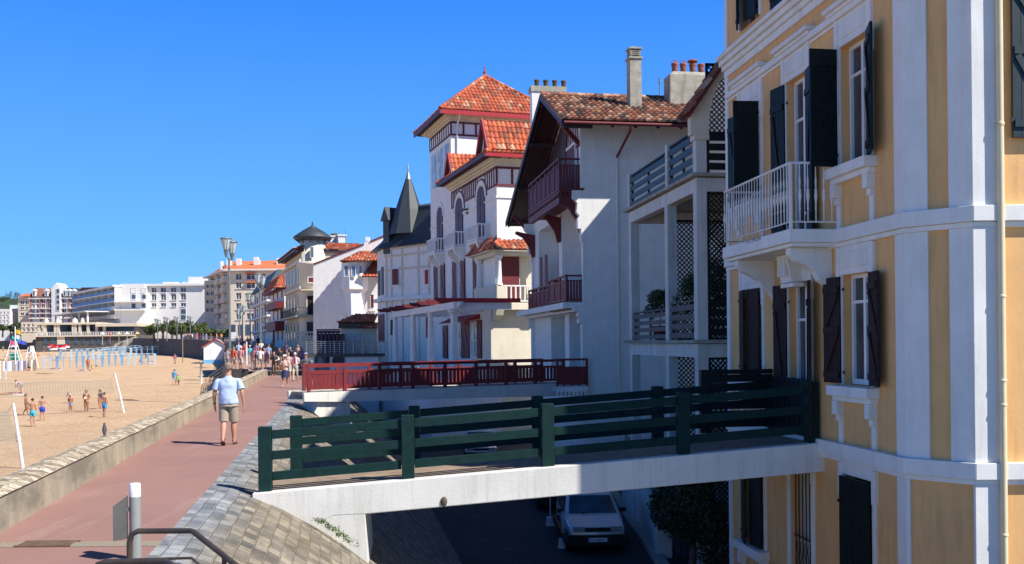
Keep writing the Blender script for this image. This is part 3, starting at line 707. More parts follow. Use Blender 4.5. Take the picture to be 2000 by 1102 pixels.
m = MB(); m.hexa([(.4, .042, zs(.4)-.3), (L, .042, zs(L)-.3), (L, WD-.042, zs(L)-.3), (.4, WD-.042, zs(.4)-.3), (.4, .042, zs(.4)-.065), (L, .042, zs(L)-.065), (L, WD-.042, zs(L)-.065), (.4, WD-.042, zs(.4)-.065)]); m.build('slab', M['white_beam'], gb)
m = MB(); m.prism([(.5, -.155, -.55), (.85, -.155, -.50), (1.0, -.155, -.39), (1.1, -.155, -.37), (1.575, -.155, -.33), (1.64, -.155, -1.6), (1.2, -.155, -1.6), (.5, -.155, -.9)], (0, WD, 0)); m.build('pier', M['white_beam'], gb, bevel=.01)
PXS = [(518), (797), (1070), (1335), (1586)]
xs_ = []
for p in PXS:
    d = ray(p, 900); n = Vector((-ex.y, ex.x, 0)); t1 = (NL-Vector((0, 0, CH))).dot(n)/d.dot(n); q = d*t1+Vector((0, 0, CH))-NL; xs_.append(q.dot(ex))
RH = .94
for side, y, sk in (('near', .03, 0), ('far', WD-.03, .12)):
    for i, x in enumerate(xs_):
        x = x + sk*(1 if i else 2.0)
        p = MB(); zb = zs(x); p.box(x-.095, x+.095, y-.10, y+.07, zb-.01, zb+RH+.015)
        p.build('post', M['green_paint'], gb, bevel=.008)
    for i in range(len(xs_)-1):
        xa, xb = xs_[i]+sk*(1 if i else 2)+.101, xs_[i+1]+sk-.101
        for j, dz in enumerate((-.11, -.42, -.73)):
            p = MB(); z0, z1 = zs(xa)+RH+dz, zs(xb)+RH+dz
            p.hexa([(xa, y-.055, z0-.065), (xb, y-.055, z1-.065), (xb, y+.0, z1-.065), (xa, y+.0, z0-.065), (xa, y-.055, z0+.065), (xb, y-.055, z1+.065), (xb, y+.0, z1+.065), (xa, y+.0, z0+.065)])
            p.build('rail', M['green_paint'], gb, bevel=.006)
# closed gate and planked end section by the house
p = MB(); xa = xs_[3]+.9; 
for k in range(6):
    z = zs(L)+.08+.16*k; p.box(xa, L+.15, WD-.16, WD-.11, z, z+.13)
p.box(xa-.02, xa+.12, WD-.19, WD-.05, zs(L)-.02, zs(L)+1.10); p.box(xa+.12, L+.15, WD-.18, WD-.06, zs(L)+1.02, zs(L)+1.10); p.build('end_panel', M['green_dark'], gb)
p = MB()
for k in range(9):
    y = .12+.2*k; p.box(L-.12, L-.08, y, y+.17, zs(L)+.05, zs(L)+.98)
p.box(L-.14, L-.06, .1, WD-.2, zs(L)+.12, zs(L)+.2); p.box(L-.14, L-.06, .1, WD-.2, zs(L)+.8, zs(L)+.88); p.build('gate', M['green_dark'], gb)
# iron bracket stain block, mooring rings, weeds
m = MB(); m.ball((2.75, -.17, zs(2.75)-.38), .05, 8, 1.5, 1, .5); m.build('drain_spout', M['pot_dark'], gb)
for i, (px, py) in enumerate(((498, 985), (514, 1022))):
    z = -.30 if i == 0 else -.42; q = onz(px, py, z); r_ = MB(); 
    r_.tube([Vector((.035*cos(t*pi/6), 0, .035*sin(t*pi/6)+.03)) for t in range(13)], .008, 6); r_.box(-.015, .015, -.01, .05, -.03, .01)
    o = r_.build('mooring_ring', M['rail_brown'], label=('rusty iron ring at the foot of the white beam' if i == 0 else 'rusty iron ring lying on the stone slope below the bridge end'), cat='ring', group='iron rings in the stone slope'); o.location = q; o.rotation_euler = (0, 0, .4)
def leaves(pts_fn, n, size, cols, name, parent=None, **k):
    m = MB()
    for i in range(n):
        p, nrm = pts_fn(); p = Vector(p); a = Vector((random.gauss(0, 1), random.gauss(0, 1), random.gauss(0, .6)+.5)).normalized(); b = a.orthogonal().normalized(); c = a.cross(b)
        t = random.uniform(0, 6.28); b, c = b*cos(t)+c*sin(t), c*cos(t)-b*sin(t); s_ = size*random.uniform(.6, 1.3)
        g = random.choice(cols); f = random.uniform(.75, 1.25)
        m._a([p-b*s_, p-c*s_*.45, p+b*s_, p+c*s_*.45], [(0, 1, 2, 3)], False, (g[0]*f, g[1]*f, g[2]*f))
    return m.build(name, M['leaf'], parent, fix=False, **k)
GREENS = [(.06, .12, .02), (.09, .16, .03), (.12, .17, .03), (.05, .09, .02), (.25, .22, .03)]
ws = []
for k in range(60):
    t = random.random(); px = 620+78*t; py = 1020+52*t**1.1; q = at(px, py-4, 14.26); ws.append(q)
def wf():
    q = random.choice(ws); return (q.x+random.gauss(0, .04), q.y-.03+random.gauss(0, .03), q.z+abs(random.gauss(0, .022))), None
leaves(wf, 420, .02, GREENS, 'weeds', label='strip of green weeds where the white pier meets the stone slope', cat='weeds', kind='stuff')

# ------------------------------------------------------------------ red footbridge
RL, RR = at(603, 767, 33.5), at(1100, 748.5, 38.6)
dN = RR-RL; L2_ = Vector((dN.x, dN.y, 0)).length; ex = Vector((dN.x, dN.y, 0))/L2_; sl2 = dN.z/L2_
rb = empty('footbridge', RL, atan2(ex.y, ex.x), label='far red slatted footbridge crossing to the red gabled house', cat='footbridge')
zs2 = lambda x: sl2*x; W2 = 1.7
m = MB(); m.hexa([(-.1, .0, -.1), (L2_+1, .0, zs2(L2_)-.1), (L2_+1, W2, zs2(L2_)-.1), (-.1, W2, -.1), (-.1, 0, -.01), (L2_+1, 0, zs2(L2_)-.01), (L2_+1, W2, zs2(L2_)-.01), (-.1, W2, -.01)]); m.build('deck', M['concrete'], rb)
for y0 in (-.14, W2-.04):
    m = MB(); m.prism([(-.22, y0, 0), (L2_+.3, y0, zs2(L2_)), (L2_+.3, y0, zs2(L2_)-.52), (L2_*.62, y0, zs2(L2_*.62)-.42), (1.1, y0, -.36), (-.2, y0, -.30)], (0, .18, 0)); m.build('beam', M['white_beam'], rb, bevel=.01)
m = MB(); m.prism([(.4, .02, -.34), (1.5, .02, -.40), (1.5, .02, -1.6), (1.2, .02, -1.55), (.2, .02, -.7)], (0, W2, 0)); m.build('pier', M['white_beam'], rb)
H2 = .93; nb2 = 8
for sd, y in ((0, .0), (1, W2-.04)):
    xa = 0 if sd == 0 else .35
    for i in range(nb2+1):
        x = xa + (L2_-xa)*i/nb2; p = MB(); p.box(x-.055, x+.055, y-.06, y+.05, zs2(x)-.13, zs2(x)+H2); p.build('post', M['red_paint'], rb)
    p = MB(); a, b = xa, L2_
    for h0, h1, yy in ((H2-.07, H2+.03, .065), (H2-.30, H2-.22, .035), (.10, .19, .035)):
        p.hexa([(a-.06, y-yy, zs2(a)+h0), (b+.06, y-yy, zs2(b)+h0), (b+.06, y+yy*.8, zs2(b)+h0), (a-.06, y+yy*.8, zs2(a)+h0), (a-.06, y-yy, zs2(a)+h1), (b+.06, y-yy, zs2(b)+h1), (b+.06, y+yy*.8, zs2(b)+h1), (a-.06, y+yy*.8, zs2(a)+h1)])
    p.build('handrail', M['red_paint'], rb)
    p = MB(); n = int(L2_/.155)
    for i in range(n):
        x = a + (b-a)*(i+.5)/n; p.box(x-.045, x+.045, y-.018, y+.018, zs2(x)+.19, zs2(x)+H2-.30)
    o = p.build('slats', M['red_paint'], rb)
# ------------------------------------------------------------------ terrace house with loggia (between the yellow house and the gabled house)
H4 = Frame(1363, 24.0, 740); h4 = H4.root('terrace_house', label='pale house with open loggia, plank railings and dark trellis, next to the yellow house', cat='house')
yF = H4.f(1228, 500)[0]; zF2 = H4.f(1363, 337)[1]; zF1 = H4.f(1363, 664)[1]; XB = 3.2
cw = .27
def colm(mb, y, z0, z1, x=0, w_=cw): mb.box(x, x+w_, y, y+w_, z0, z1)
m = MB(); ymid = H4.f(1304, 500)[0]
for y in (0, ymid, yF-cw):
    colm(m, y, zF1-.03, zF2-.42); colm(m, y, 0, zF1-.43)
colm(m, 0, zF2+.0, H4.f(1363, 238)[1])
for zt in (zF1-.08, zF2-.08):      # ring beams
    m.box(.002, cw-.002, -.002, yF+.01, zt-.36, zt-.02); m.box(cw, XB, .0, cw-.01, zt-.36, zt-.021); m.box(cw, XB, yF-cw, yF-.002, zt-.36, zt-.022)
m.build('column', M['white_old'], h4, bevel=.01)
m = MB()
for zt in (zF1, zF2):
    m = MB(); m.box(-.14, XB, -.14, yF+.12, zt-.075, zt)
    if zt == zF1:
        for i in range(34): m.box(-.16, -.13, yF*.35+i*.13, yF*.35+i*.13+.07, zF1-.08, zF1+.012)
    m.build('floor_slab', M['chimney'], h4)
m = MB(TS); m.T = Matrix()
m.poly([(XB, 0, 0), (XB, yF, 0), (XB, yF, zF2+2.8), (XB, 0, zF2+2.8)])
m.poly([(XB, .05, 0), (9, .05, 0), (9, .05, zF2+4.6), (XB, .05, zF2+4.6)]); m.poly([(XB, yF, 0), (9, yF, 0), (9, yF, zF2+2.8), (XB, yF, zF2+2.8)])
m.build('wall', M['cream'], h4)
# gable piece above the camera side of the terrace, with its arch and trellis
g0 = [H4.s_(x, y, -.02) for x, y in ((1345, 226), (1412, 128))]; dxr = g0[1][0]-g0[0][0]; dzr = g0[1][1]-g0[0][1]; k_ = dzr/dxr
zt_ = lambda x: g0[0][1] + k_*min(x-g0[0][0], 1.7) + .35*k_*max(0, x-g0[0][0]-1.7)*.5
sp = H4.s_(1384, 250, 0); R0 = 1.55; cx0 = sp[0]+R0
arch = [(cx0-R0*cos(pi*i/24), sp[1]+1.25*R0*sin(pi*i/24)) for i in range(25)]
m = MB(); outer = [(-.02, H4.s_(1363, 238, 0)[1]), (g0[0][0]+.1, zt_(g0[0][0]+.1)), (1.0, zt_(1.0)), (1.9, zt_(1.9)), (2.6, zt_(2.6)), (3.6, zt_(3.4))]
for i in range(24):      # spandrel strips between arch and rake
    (xa, za), (xb, zb) = arch[i], arch[i+1]
    m.hexa([(xa, -.03, za), (xb, -.03, zb), (xb, .22, zb), (xa, .22, za), (xa, -.03, zt_(xa)), (xb, -.03, zt_(xb)), (xb, .22, zt_(xb)), (xa, .22, zt_(xa))])
m.hexa([(g0[0][0]+.05, -.03, sp[1]-.18), (sp[0], -.03, sp[1]-.18), (sp[0], .22, sp[1]-.18), (g0[0][0]+.05, .22, sp[1]-.18), (g0[0][0]+.05, -.03, zt_(g0[0][0]+.05)), (sp[0], -.03, zt_(sp[0])), (sp[0], .22, zt_(sp[0])), (g0[0][0]+.05, .22, zt_(g0[0][0]+.05))])
m.box(-.05, .33, -.05, .3, sp[1]-.30, sp[1]-.18)
m.build('gable_arch', M['cream'], h4)
m = MB(); a = Vector((g0[0][0]-.05, -.12, zt_(g0[0][0]-.05))); b = Vector((g0[0][0]+1.7, -.12, zt_(g0[0][0]+1.7)))
m.bar(a+Vector((0, .2, .05)), b+Vector((0, .2, .05)), .75, .07, up=(-dzr, 0, dxr)); m.build('barge_board', M['dark_red'], h4)
tile_roof(h4, (g0[0][0]-.08, .35, zt_(g0[0][0]-.08)+.1), (g0[0][0]-.08, -.3, zt_(g0[0][0]-.08)+.1), (g0[0][0]+1.7, -.3, zt_(g0[0][0]+1.7)+.1), (g0[0][0]+1.7, .35, zt_(g0[0][0]+1.7)+.1), pal='old')
m = MB(); q = [(7.6, 30.4), (14, 30.4), (14, 37.7), (7.6, 37.7)]; lq = []  # unseen wing, placed and raised to cast the shadow on the gabled house
for X, Y in q: p = Vector((X, Y, 0))-H4.o; lq.append((p.dot(H4.u), p.dot(H4.v)))
m.hexa([(x, y, 0) for x, y in lq]+[(x, y, 15.6) for x, y in lq]); m.build('unseen_rear_wing', M['cream'], h4); m = MB(); q = [(5.7, 19.9), (13, 19.9), (13, 23.9), (5.7, 23.9)]; lq = []
for X, Y in q: p = Vector((X, Y, 0))-H4.o; lq.append((p.dot(H4.u), p.dot(H4.v)))
m.hexa([(x, y, 0) for x, y in lq]+[(x, y, 12.5) for x, y in lq]); m.build('unseen_side_wing', M['cream'], h4); m = MB(); lq = []  # unseen side wing, fills the gap to keep sun off hedge and trellis
for X, Y in ((7.2, 20.0), (13, 20.0), (13, 30.3), (7.2, 30.3)): p = Vector((X, Y, 0))-H4.o; lq.append((p.dot(H4.u), p.dot(H4.v)))
m.hexa([(x, y, 12.6) for x, y in lq]+[(x, y, 19.4) for x, y in lq]); m.build('unseen_upper_block', M['cream'], h4)  # unseen top block, placed to throw shade over the red footbridge
def lattice(parent, T, a0, a1, z0, z1, b=0, st=.13, w_=.028, mt='green_dark', name='trellis', backing=None):
    m = MB(T); W, H = a1-a0, z1-z0; n = int((W+H)/st)+1
    for i in range(n):
        c = i*st
        p0 = (a0+max(0, c-H), z0+min(c, H)); p1 = (a0+min(c, W), z0+max(0, c-W))
        if math.dist(p0, p1) > .02: m.bar((p0[0], b, p0[1]), (p1[0], b, p1[1]), w_, .012, up=(0, 1, 0))
        p0 = (a1-max(0, c-H), z0+min(c, H)); p1 = (a1-min(c, W), z0+max(0, c-W))
        if math.dist(p0, p1) > .02: m.bar((p0[0], b+.012, p0[1]), (p1[0], b+.012, p1[1]), w_, .012, up=(0, 1, 0))
    for q in ((a0, a1, z0-.03, z0+.03), (a0, a1, z1-.03, z1+.03), (a0-.03, a0+.03, z0-.03, z1+.03), (a1-.03, a1+.03, z0-.03, z1+.03)): m.box(q[0], q[1], b-.02, b+.03, q[2], q[3])
    return m.build(name, M[mt], parent)
# trellises: in the arch, on the camera side, and across the back of the loggia
lattice(h4, TR(0, .12, 0, TS), sp[0], sp[0]+2.2, sp[1]-.1, sp[1]+1.6)
lattice(h4, TR(0, .12, 0, TS), .33, 2.6, zF1+.02, zF2-.46)
xl0 = H4.s_(1320, 500, 2.6)[0]; xl1 = H4.s_(1368, 500, 2.6)[0]
lattice(h4, TR(0, 2.6, 0, TS), xl0, xl1+1.6, zF1+.02, H4.s_(1340, 432, 2.6)[1])
lattice(h4, TR(0, 2.6, 0, TS), xl0-.1, xl1+1.6, .1, zF1-.45); lattice(h4, TR(0, .12, 0, TS), .33, 2.6, .8, zF1-.46)
def planks(parent, y0, y1, z0, h_, mt, n=4, x=.04):
    m = MB(); g = h_/n
    for i in range(n): m.box(x, x+.035, y0, y1, z0+g*i+.03, z0+g*i+g*.72); 
    for y in (y0+.02, (y0+y1)/2, y1-.1): m.box(x+.035, x+.09, y, y+.08, z0, z0+h_*.98)
    m.box(x+.0, x+.12, y0, y1, z0+h_, z0+h_+.04)
    return m.build('plank_railing', M[mt], parent, bevel=.004)
planks(h4, cw, ymid, zF1+.02, .95, 'grey_wood'); planks(h4, ymid+cw, yF-cw, zF1+.02, .82, 'grey_wood')
planks(h4, .1, ymid-.05, zF2+.02, 1.08, 'blue_green'); planks(h4, ymid+.18, yF-.1, zF2+.02, 1.0, 'blue_green')
m = MB(); m.box(.0, .16, ymid-.03, ymid+.16, zF2, zF2+1.22); m.build('post', M['white_old'], h4)
m = MB(); m.box(0, .16, yF-.12, yF+.06, zF2, zF2+1.12); m.build('post', M['white_old'], h4)
for zq in (zF1, zF2):
    m = MB(TS)
    for i in range(4): m.box(.3, 2.6, -.05, -.02, zq+.1+.24*i, zq+.27+.24*i)
    m.box(.3, .36, -.08, -.05, zq, zq+1.05); m.box(1.5, 1.56, -.08, -.05, zq, zq+1.05)
    m.build('plank_railing', M['green_dark'], h4)
m = MB(); m.box(XB-.05, XB, 1, 2.2, zF1+.1, zF1+2.4); m.build('door', M['dark_red'], h4)
DK = [(.025, .045, .012), (.03, .055, .015), (.015, .03, .01), (.04, .06, .02)]
def bush(c, r, n, size, cols=DK, name='shrub', parent=None, **k):
    bl = [(Vector(c)+Vector((random.uniform(-1, 1)*r[0]*.7, random.uniform(-1, 1)*r[1]*.7, random.uniform(-.6, .7)*r[2])), random.uniform(.35, .6)) for _ in range(9)]
    def f():
        q, s_ = random.choice(bl); v = Vector((random.gauss(0, 1), random.gauss(0, 1), random.gauss(0, 1))).normalized()*random.uniform(.6, 1.0)
        return (q.x+v.x*r[0]*s_, q.y+v.y*r[1]*s_, q.z+v.z*r[2]*s_), None
    return leaves(f, n, size, cols, name, parent, **k)
def h4w(x, y, z): return H4.o + H4.u*x + H4.v*y + Vector((0, 0, z))
for x, y, dz, rr, lb in ((.4, 4.6, 1.05, (.38, 1.1, .42), 'leafy pot shrub behind the grey planks at the far end of the loggia'), (.55, 1.5, 1.4, (.45, 1.2, .75), 'dark bushy shrub in the middle bay of the loggia'), (1.4, .7, 1.3, (.8, .4, .8), 'large dark shrub behind the trellised camera side of the loggia')):
    p = h4w(x, y, zF1); r0 = empty('potted_shrub', p, H4.rz, label=lb, cat='plant', group='shrubs on the loggia floor')
    q = MB(); q.lathe((0, 0, 0), [(.001, .01), (.16, .01), (.22, .38), (.24, .38), (.24, .42), (.2, .42), (.19, .36), (.001, .36)], 14); q.build('pot', M['pot'], r0)
    q = MB(); q.tube([(0, 0, .3), (.03, .02, .6), (0, .05, dz)], [.02, .016, .01], 6); q.build('stem', M['timber'], r0)
    bush((0, 0, dz), rr, 2400, .045, DK, 'foliage', r0)

# ------------------------------------------------------------------ red gabled house
H3 = Frame(1145, 38.0, 690); h3 = H3.root('gabled_house', label='white house with a huge dark red overhanging gable roof and two red balconies', cat='house')
ov = -1.15
eN, pk, eF = H3.f(1100, 236, ov), H3.f(1057, 187, ov), H3.f(989, 437, ov)
yE = H3.f(1042, 560)[0]; XR = 9.5; zr = lambda y: eN[1]+(pk[1]-eN[1])*(y-eN[0])/(pk[0]-eN[0]) if y < pk[0] else pk[1]+(eF[1]-pk[1])*(y-pk[0])/(eF[0]-pk[0])
m = MB(); 
# front wall polygon with the storeys recessed between piers
zb_lo = H3.f(1127, 583, -.9)[1]; zb_up = H3.f(1092, 372, -1)[1]
m.prism([(0, 0, 0), (0, yE, 0), (0, yE, zr(yE)-.15), (0, pk[0], pk[1]-.15), (0, 0, zr(0)-.15)], (.02, 0, 0)) if False else None
m.T = TF; HO = []
wy = lambda px: H3.f(px, 500)[0]
HO = [(wy(1141), wy(1098), zb_lo+.02, zb_up-.35), (wy(1092), wy(1052), zb_lo+.02, zb_up-.5), (wy(1146)+.35, wy(1110), H3.f(1110, 745)[1], zb_lo-.45), (wy(1102), wy(1075), H3.f(1090, 745)[1], zb_lo-.45)]
m.panel(0, yE, 0, zb_up, HO, 1.1); m.T = Matrix()
m.poly([(0, 0, zb_up), (0, yE, zb_up), (0, yE, zr(yE)-.12), (0, pk[0], pk[1]-.12), (0, 0, zr(0)-.12)])
m.poly([(0, 0, 0), (XR, 0, 0), (XR, 0, zr(0)-.12), (0, 0, zr(0)-.12)]); m.poly([(0, yE, 0), (XR, yE, 0), (XR, yE, zr(yE)-.12), (0, yE, zr(yE)-.12)])
m.poly([(XR, 0, 0), (XR, yE, 0), (XR, yE, zr(yE)-.12), (XR, pk[0], pk[1]-.12), (XR, 0, zr(0)-.12)])
m.poly([(1.1, .2, zb_lo), (1.1, yE-.2, zb_lo), (1.1, yE-.2, zb_up), (1.1, .2, zb_up)]); m.poly([(1.1, .2, 0), (1.1, yE-.2, 0), (1.1, yE-.2, zb_lo), (1.1, .2, zb_lo)])
m.build('wall', M['white'], h3)
m = MB()      # corner piers with stepped consoles, both ends
for y0, sg in ((0, 1), (yE-.3, 1)):
    m.box(-.16, .02, y0, y0+.3, zb_up+.1, zr(y0)-(.2 if y0 < 1 else 1.1))
    pr = [(0, 0), (-.16, 0), (-.16, .5), (-.3, .5), (-.3, .9), (-.22, 1.0), (-.34, 1.15), (-.30, 1.5), (-.5, 1.7), (-.5, 2.0), (0, 2.0)]
    m.prism([(x, y0+.001, zb_up-2.0+z) for x, z in pr], (0, .298, 0)); m.prism([(x, y0+.001, zb_lo-1.1+z*.45) for x, z in pr], (0, .298, 0))
    m.box(-.16, .02, y0, y0+.3, 0, zb_lo-1.1); m.box(-.10, .02, y0, y0+.3, zb_lo-.2, zb_up-2.0)
m.box(-.03, 1.0, 0.3, yE-.3, zb_up-.34, zb_up-.06); m.box(-.9, .0, .05, yE-.1, zb_lo-.28, zb_lo-.04); m.box(-.5, .0, .05, yE-.1, zb_lo-.42, zb_lo-.281)
m.build('pier', M['white'], h3, bevel=.01)
# roof slabs (boarded underside), tiles, barge boards, brackets
th = .1
for (y0, z0), (y1, z1), pal in ((eN, pk, 'old'), (eF, pk, 'old')):
    m = MB(); m.hexa([(ov, y0, z0-th), (XR+.3, y0, z0-th), (XR+.3, y1, z1-th), (ov, y1, z1-th), (ov, y0, z0), (XR+.3, y0, z0), (XR+.3, y1, z1), (ov, y1, z1)])
    for i in range(9): 
        x = ov+.12+i*.9; m.bar((x, y0, z0-th-.05), (x, y1, z1-th-.05), .08, .1)
    for t in (.03, .35, .7, .97): m.bar((ov+.02, y0+(y1-y0)*t, z0+(z1-z0)*t-th-.12), (.0, y0+(y1-y0)*t, z0+(z1-z0)*t-th-.12), .12, .14)
    m.build('soffit', M['maroon_wood'], h3)
    m = MB(); m.bar((ov-.03, y0, z0-.06), (ov-.03, y1, z1-.06), .05, .26); m.build('barge_board', M['maroon_wood'], h3)
    if y0 < y1: tile_roof(h3, (ov-.03, y0-.05, z0+.02), (XR+.3, y0-.05, z0+.02), (XR+.3, y1, z1+.02), (ov-.03, y1, z1+.02), .235, .40, 'old')
    else: tile_roof(h3, (XR+.3, y0+.05, z0+.02), (ov-.03, y0+.05, z0+.02), (ov-.03, y1, z1+.02), (XR+.3, y1, z1+.02), .235, .40, 'old')
ridge_tiles(h3, (ov, pk[0], pk[1]+.06), (XR+.3, pk[0], pk[1]+.06), 'old')
m = MB(); m.tube([(ov+.02, eN[0]-.06, eN[1]-.07), (XR, eN[0]-.06, eN[1]-.07)], .07, 8); gx = H3.s_(1212, 240, -.1)[0]
m.tube([(gx, eN[0]-.06, eN[1]-.1), (gx, eN[0]-.02, eN[1]-.3), (gx-.16, -.1, eN[1]-1.05)], .055, 8); m.build('gutter', M['dark_red'], h3)
m = MB(); m.tube([(gx-.16, -.08, eN[1]-1.05), (gx-.16, -.08, .5)], .055, 10)
for z in (3, 5.5, 8): m.lathe((gx-.16, -.08, z), [(.068, 0), (.068, .06)], 10)
m.build('drainpipe', M['white_pipe'], h3)
for y in (.15, yE-.15):   # gable struts
    m = MB(); zt = zr(y)-.35; m.bar((-.1, y, zt-1.0), (ov+.15, y, zt-.02), .13, .16); m.build('roof_strut', M['dark_red'], h3)
for y, zz in ((.35, zb_up), (wy(1096), zb_up), (yE-.5, zb_up-.1)):
    m = MB(); m.prism([(-.02, y-.09, zz-1.55), (-.02, y-.09, zz-.5), (-.95, y-.09, zz-.3), (-1.0, y-.09, zz-.42), (-.62, y-.09, zz-.62), (-.3, y-.09, zz-1.1), (-.16, y-.09, zz-1.62)], (0, .18, 0)); m.build('bracket', M['dark_red'], h3)
m = MB(TF); pts = [(pk[0]-.3, .02, pk[1]-.45), (yE+.2, .02, zr(yE)-.15), (yE+.2, .02, zb_up+.3), (pk[0]+.9, .02, zb_up+.3)]; m.prism(pts, (0, .05, 0))  # added dark sheet, stands in for the darkness under the far roof slope
for t in range(12): 
    y = pk[0]+.4+t*.5; m.box(y, y+.03, .07, .085, zb_up+.4, zr(y)-.25) if y < yE-.1 and y > pk[0]+.9 else None
m.build('dark_gable_sheet', M['maroon_wood'], h3)
# half timbering of the gable
m = MB(TF)
for i in range(15):
    y = .38+i*.32
    if y < yE-.4: m.box(y, y+.1, .0, .03, zb_up+.12, zr(y)-.35)
for y in (5.9, 6.6, 7.4, 8.2, 9.0):
    m.box(y, y+.1, 0, .03, zb_up+.12, max(zb_up+.2, zr(y)-.35))
m.box(.3, 6, 0, .032, zb_up+1.9, zb_up+2.02); m.build('timbering', M['dark_red'], h3)
m = MB(TF); a, b = wy(1127), wy(1104); m.box(a, b, -.0, .04, zb_up+.12, zb_up+2.1); m.build('door', M['dark_red'], h3)
m = MB(TF); m.box(a-.1, a, 0, .06, zb_up+.1, zb_up+2.2); m.box(b, b+.1, 0, .06, zb_up+.1, zb_up+2.2); m.box(a-.1, b+.1, 0, .06, zb_up+2.1, zb_up+2.22); m.build('door_frame', M['white'], h3)
def red_balcony(y0, y1, out, zf, h_, mt, x0=0, name='balcony', slats=True, drop=.22, bays=None, nearside=True):
    b = MB(); b.box(x0-out, x0, y0, y1, zf-.09, zf); b.box(x0-out+.05, x0, y0+.05, y1-.05, zf-drop-.1, zf-drop*.6)
    n = int((y1-y0)/.17)
    for i in range(n): b.box(x0-out-.04, x0-out+.12, y0+i*.17+.03, y0+i*.17+.12, zf-.2, zf-.091)
    for i in range(int(out/.17)): b.box(x0-out+i*.17+.03, x0-out+i*.17+.12, y0-.04, y0+.1, zf-.2, zf-.092)
    root_ = b.build(name, M[mt], h3)
    r_ = MB(); bays = bays or max(2, round((y1-y0)/1.0))
    for i in range(bays+1):
        y = y0+.04+(y1-y0-.08)*i/bays; r_.box(x0-out, x0-out+.08, y-.04, y+.04, zf, zf+h_)
    r_.box(x0-.1, x0-.02, y0, y0+.08, zf, zf+h_)
    for z, t in ((h_, .07), (h_*.80, .05), (.1, .07)):
        r_.box(x0-out-.01, x0-out+.09, y0, y1, zf+z-t, zf+z)
        for yy in (y0, y1-.08): r_.box(x0-out+.09, x0, yy, yy+.08, zf+z-t-.003, zf+z-.003)
    r_.build('railing', M[mt], root_)
    s_ = MB(); n = int((y1-y0)/.12)
    for i in range(n): s_.box(x0-out+.025, x0-out+.05, y0+.03+i*.12, y0+.03+i*.12+.085, zf+.1, zf+h_*.77)
    n = int(out/.12)
    for i in range(n):
        for yy in (y0+.02, y1-.06): s_.box(x0-out+.06+i*.12, x0-out+.06+i*.12+.075, yy, yy+.03, zf+.1, zf+h_*.77)
    s_.build('slats', M[mt], root_); return root_
ya, yb = H3.f(1092, 340, -1)[0], H3.f(1032, 400, -1)[0]
red_balcony(.12, yb, 1.0, zb_up, 1.28, 'dark_red')
m = MB(); m.box(-1.0, -.8, .15, yb, zb_up-.5, zb_up-.24); m.box(-.95, 0, .16, .34, zb_up-.5, zb_up-.24); m.build('balcony_beam', M['dark_red'], h3)
ya, yb2 = H3.f(1127, 545, -.9)[0], H3.f(1064, 560, -.9)[0]
red_balcony(.2, yb2, .75, zb_lo, 1.05, 'red_paint'); red_balcony(yb2+.15, yE-.4, .35, zb_lo, 1.0, 'red_paint')
# recessed doors and windows
for (a0, a1, zz0, zz1) in HO[:2]:
    w_ = (a1-a0)
    for i in range(2):
        window(h3, TF, a0+w_*(.08+.47*i), a0+w_*(.45+.47*i), zz0+.05, zz0+2.2, -1.05, 2, 1, 'white', 'curtain', .06)
for (a0, a1, zz0, zz1) in HO[2:]:
    window(h3, TF, a0+.2, a1-.2, zz0+.05, zz0+2.2, -1.0, 2, 1, 'white', 'glass', .06)
m = MB(TF); m.box(wy(1135), wy(1131), .0, .05, zb_lo-.9, zb_lo-.6); m.build('notice_plate', M['pot'], h3)
for px in (1060, 1070): m = MB(TF); m.box(wy(px), wy(px-4), .02, .06, zb_lo+.3, zb_lo+2.5); m.build('shutter', M['dark_red'], h3)
# landing box of the red bridge
zl = H3.s_(1120, 752, -.1)[1]
b = MB(); b.box(-1.25, 0, -.25, 1.6, zl-.25, zl-.05); b.box(-1.2, 0, -.2, 1.6, 0, zl-.5) if False else None
for i in range(8): b.box(-1.28+i*.16, -1.19+i*.16, -.29, -.15, zl-.42, zl-.251)
lb_ = b.build('landing', M['white'], h3)
b = MB(); b.box(-1.25, -1.17, -.25, -.17, zl-.05, zl+1.0); b.box(-.08, 0, -.25, -.17, zl-.05, zl+1.0); b.box(-1.27, 0, -.26, -.16, zl+.95, zl+1.03); b.box(-1.2, -.05, -.23, -.19, zl+.02, zl+.72)
for i in range(3): b.box(-.98+.3*i, -.92+.3*i, -.24, -.18, zl-.12, zl+.72)
b.box(-1.25, -1.17, -.2, .2, zl+.95, zl+1.03); b.build('railing', M['red_paint'], lb_)
# chimneys
m = MB(); cx_, cz_ = H3.s_(1239, 210, pk[0]*.35); yc = pk[0]*.35; zt = H3.s_(1239, 118, yc)[1]
m.box(cx_-.24, cx_+.24, yc-.24, yc+.24, cz_-.6, zt); m.box(cx_-.29, cx_+.29, yc-.29, yc+.29, zt+.001, zt+.08)
zq = H3.s_(1239, 95, yc)[1]; 
for i in range(4):
    for sx, sy in ((-.22, -.22), (.12, -.22), (-.22, .12), (.12, .12)): m.box(cx_+sx, cx_+sx+.1, yc+sy, yc+sy+.1, zt+.081, zq-.08)
for i in range(3): z = zt+.08+(zq-zt-.16)*(i+1)/4; m.box(cx_-.23, cx_+.23, yc-.23, yc+.23, z, z+.04)
m.box(cx_-.27, cx_+.27, yc-.27, yc+.27, zq-.08, zq-.01); m.box(cx_-.1, cx_+.1, yc-.1, yc+.1, zq-.009, zq+.06); m.build('chimney', M['chimney'], h3, bevel=.01)
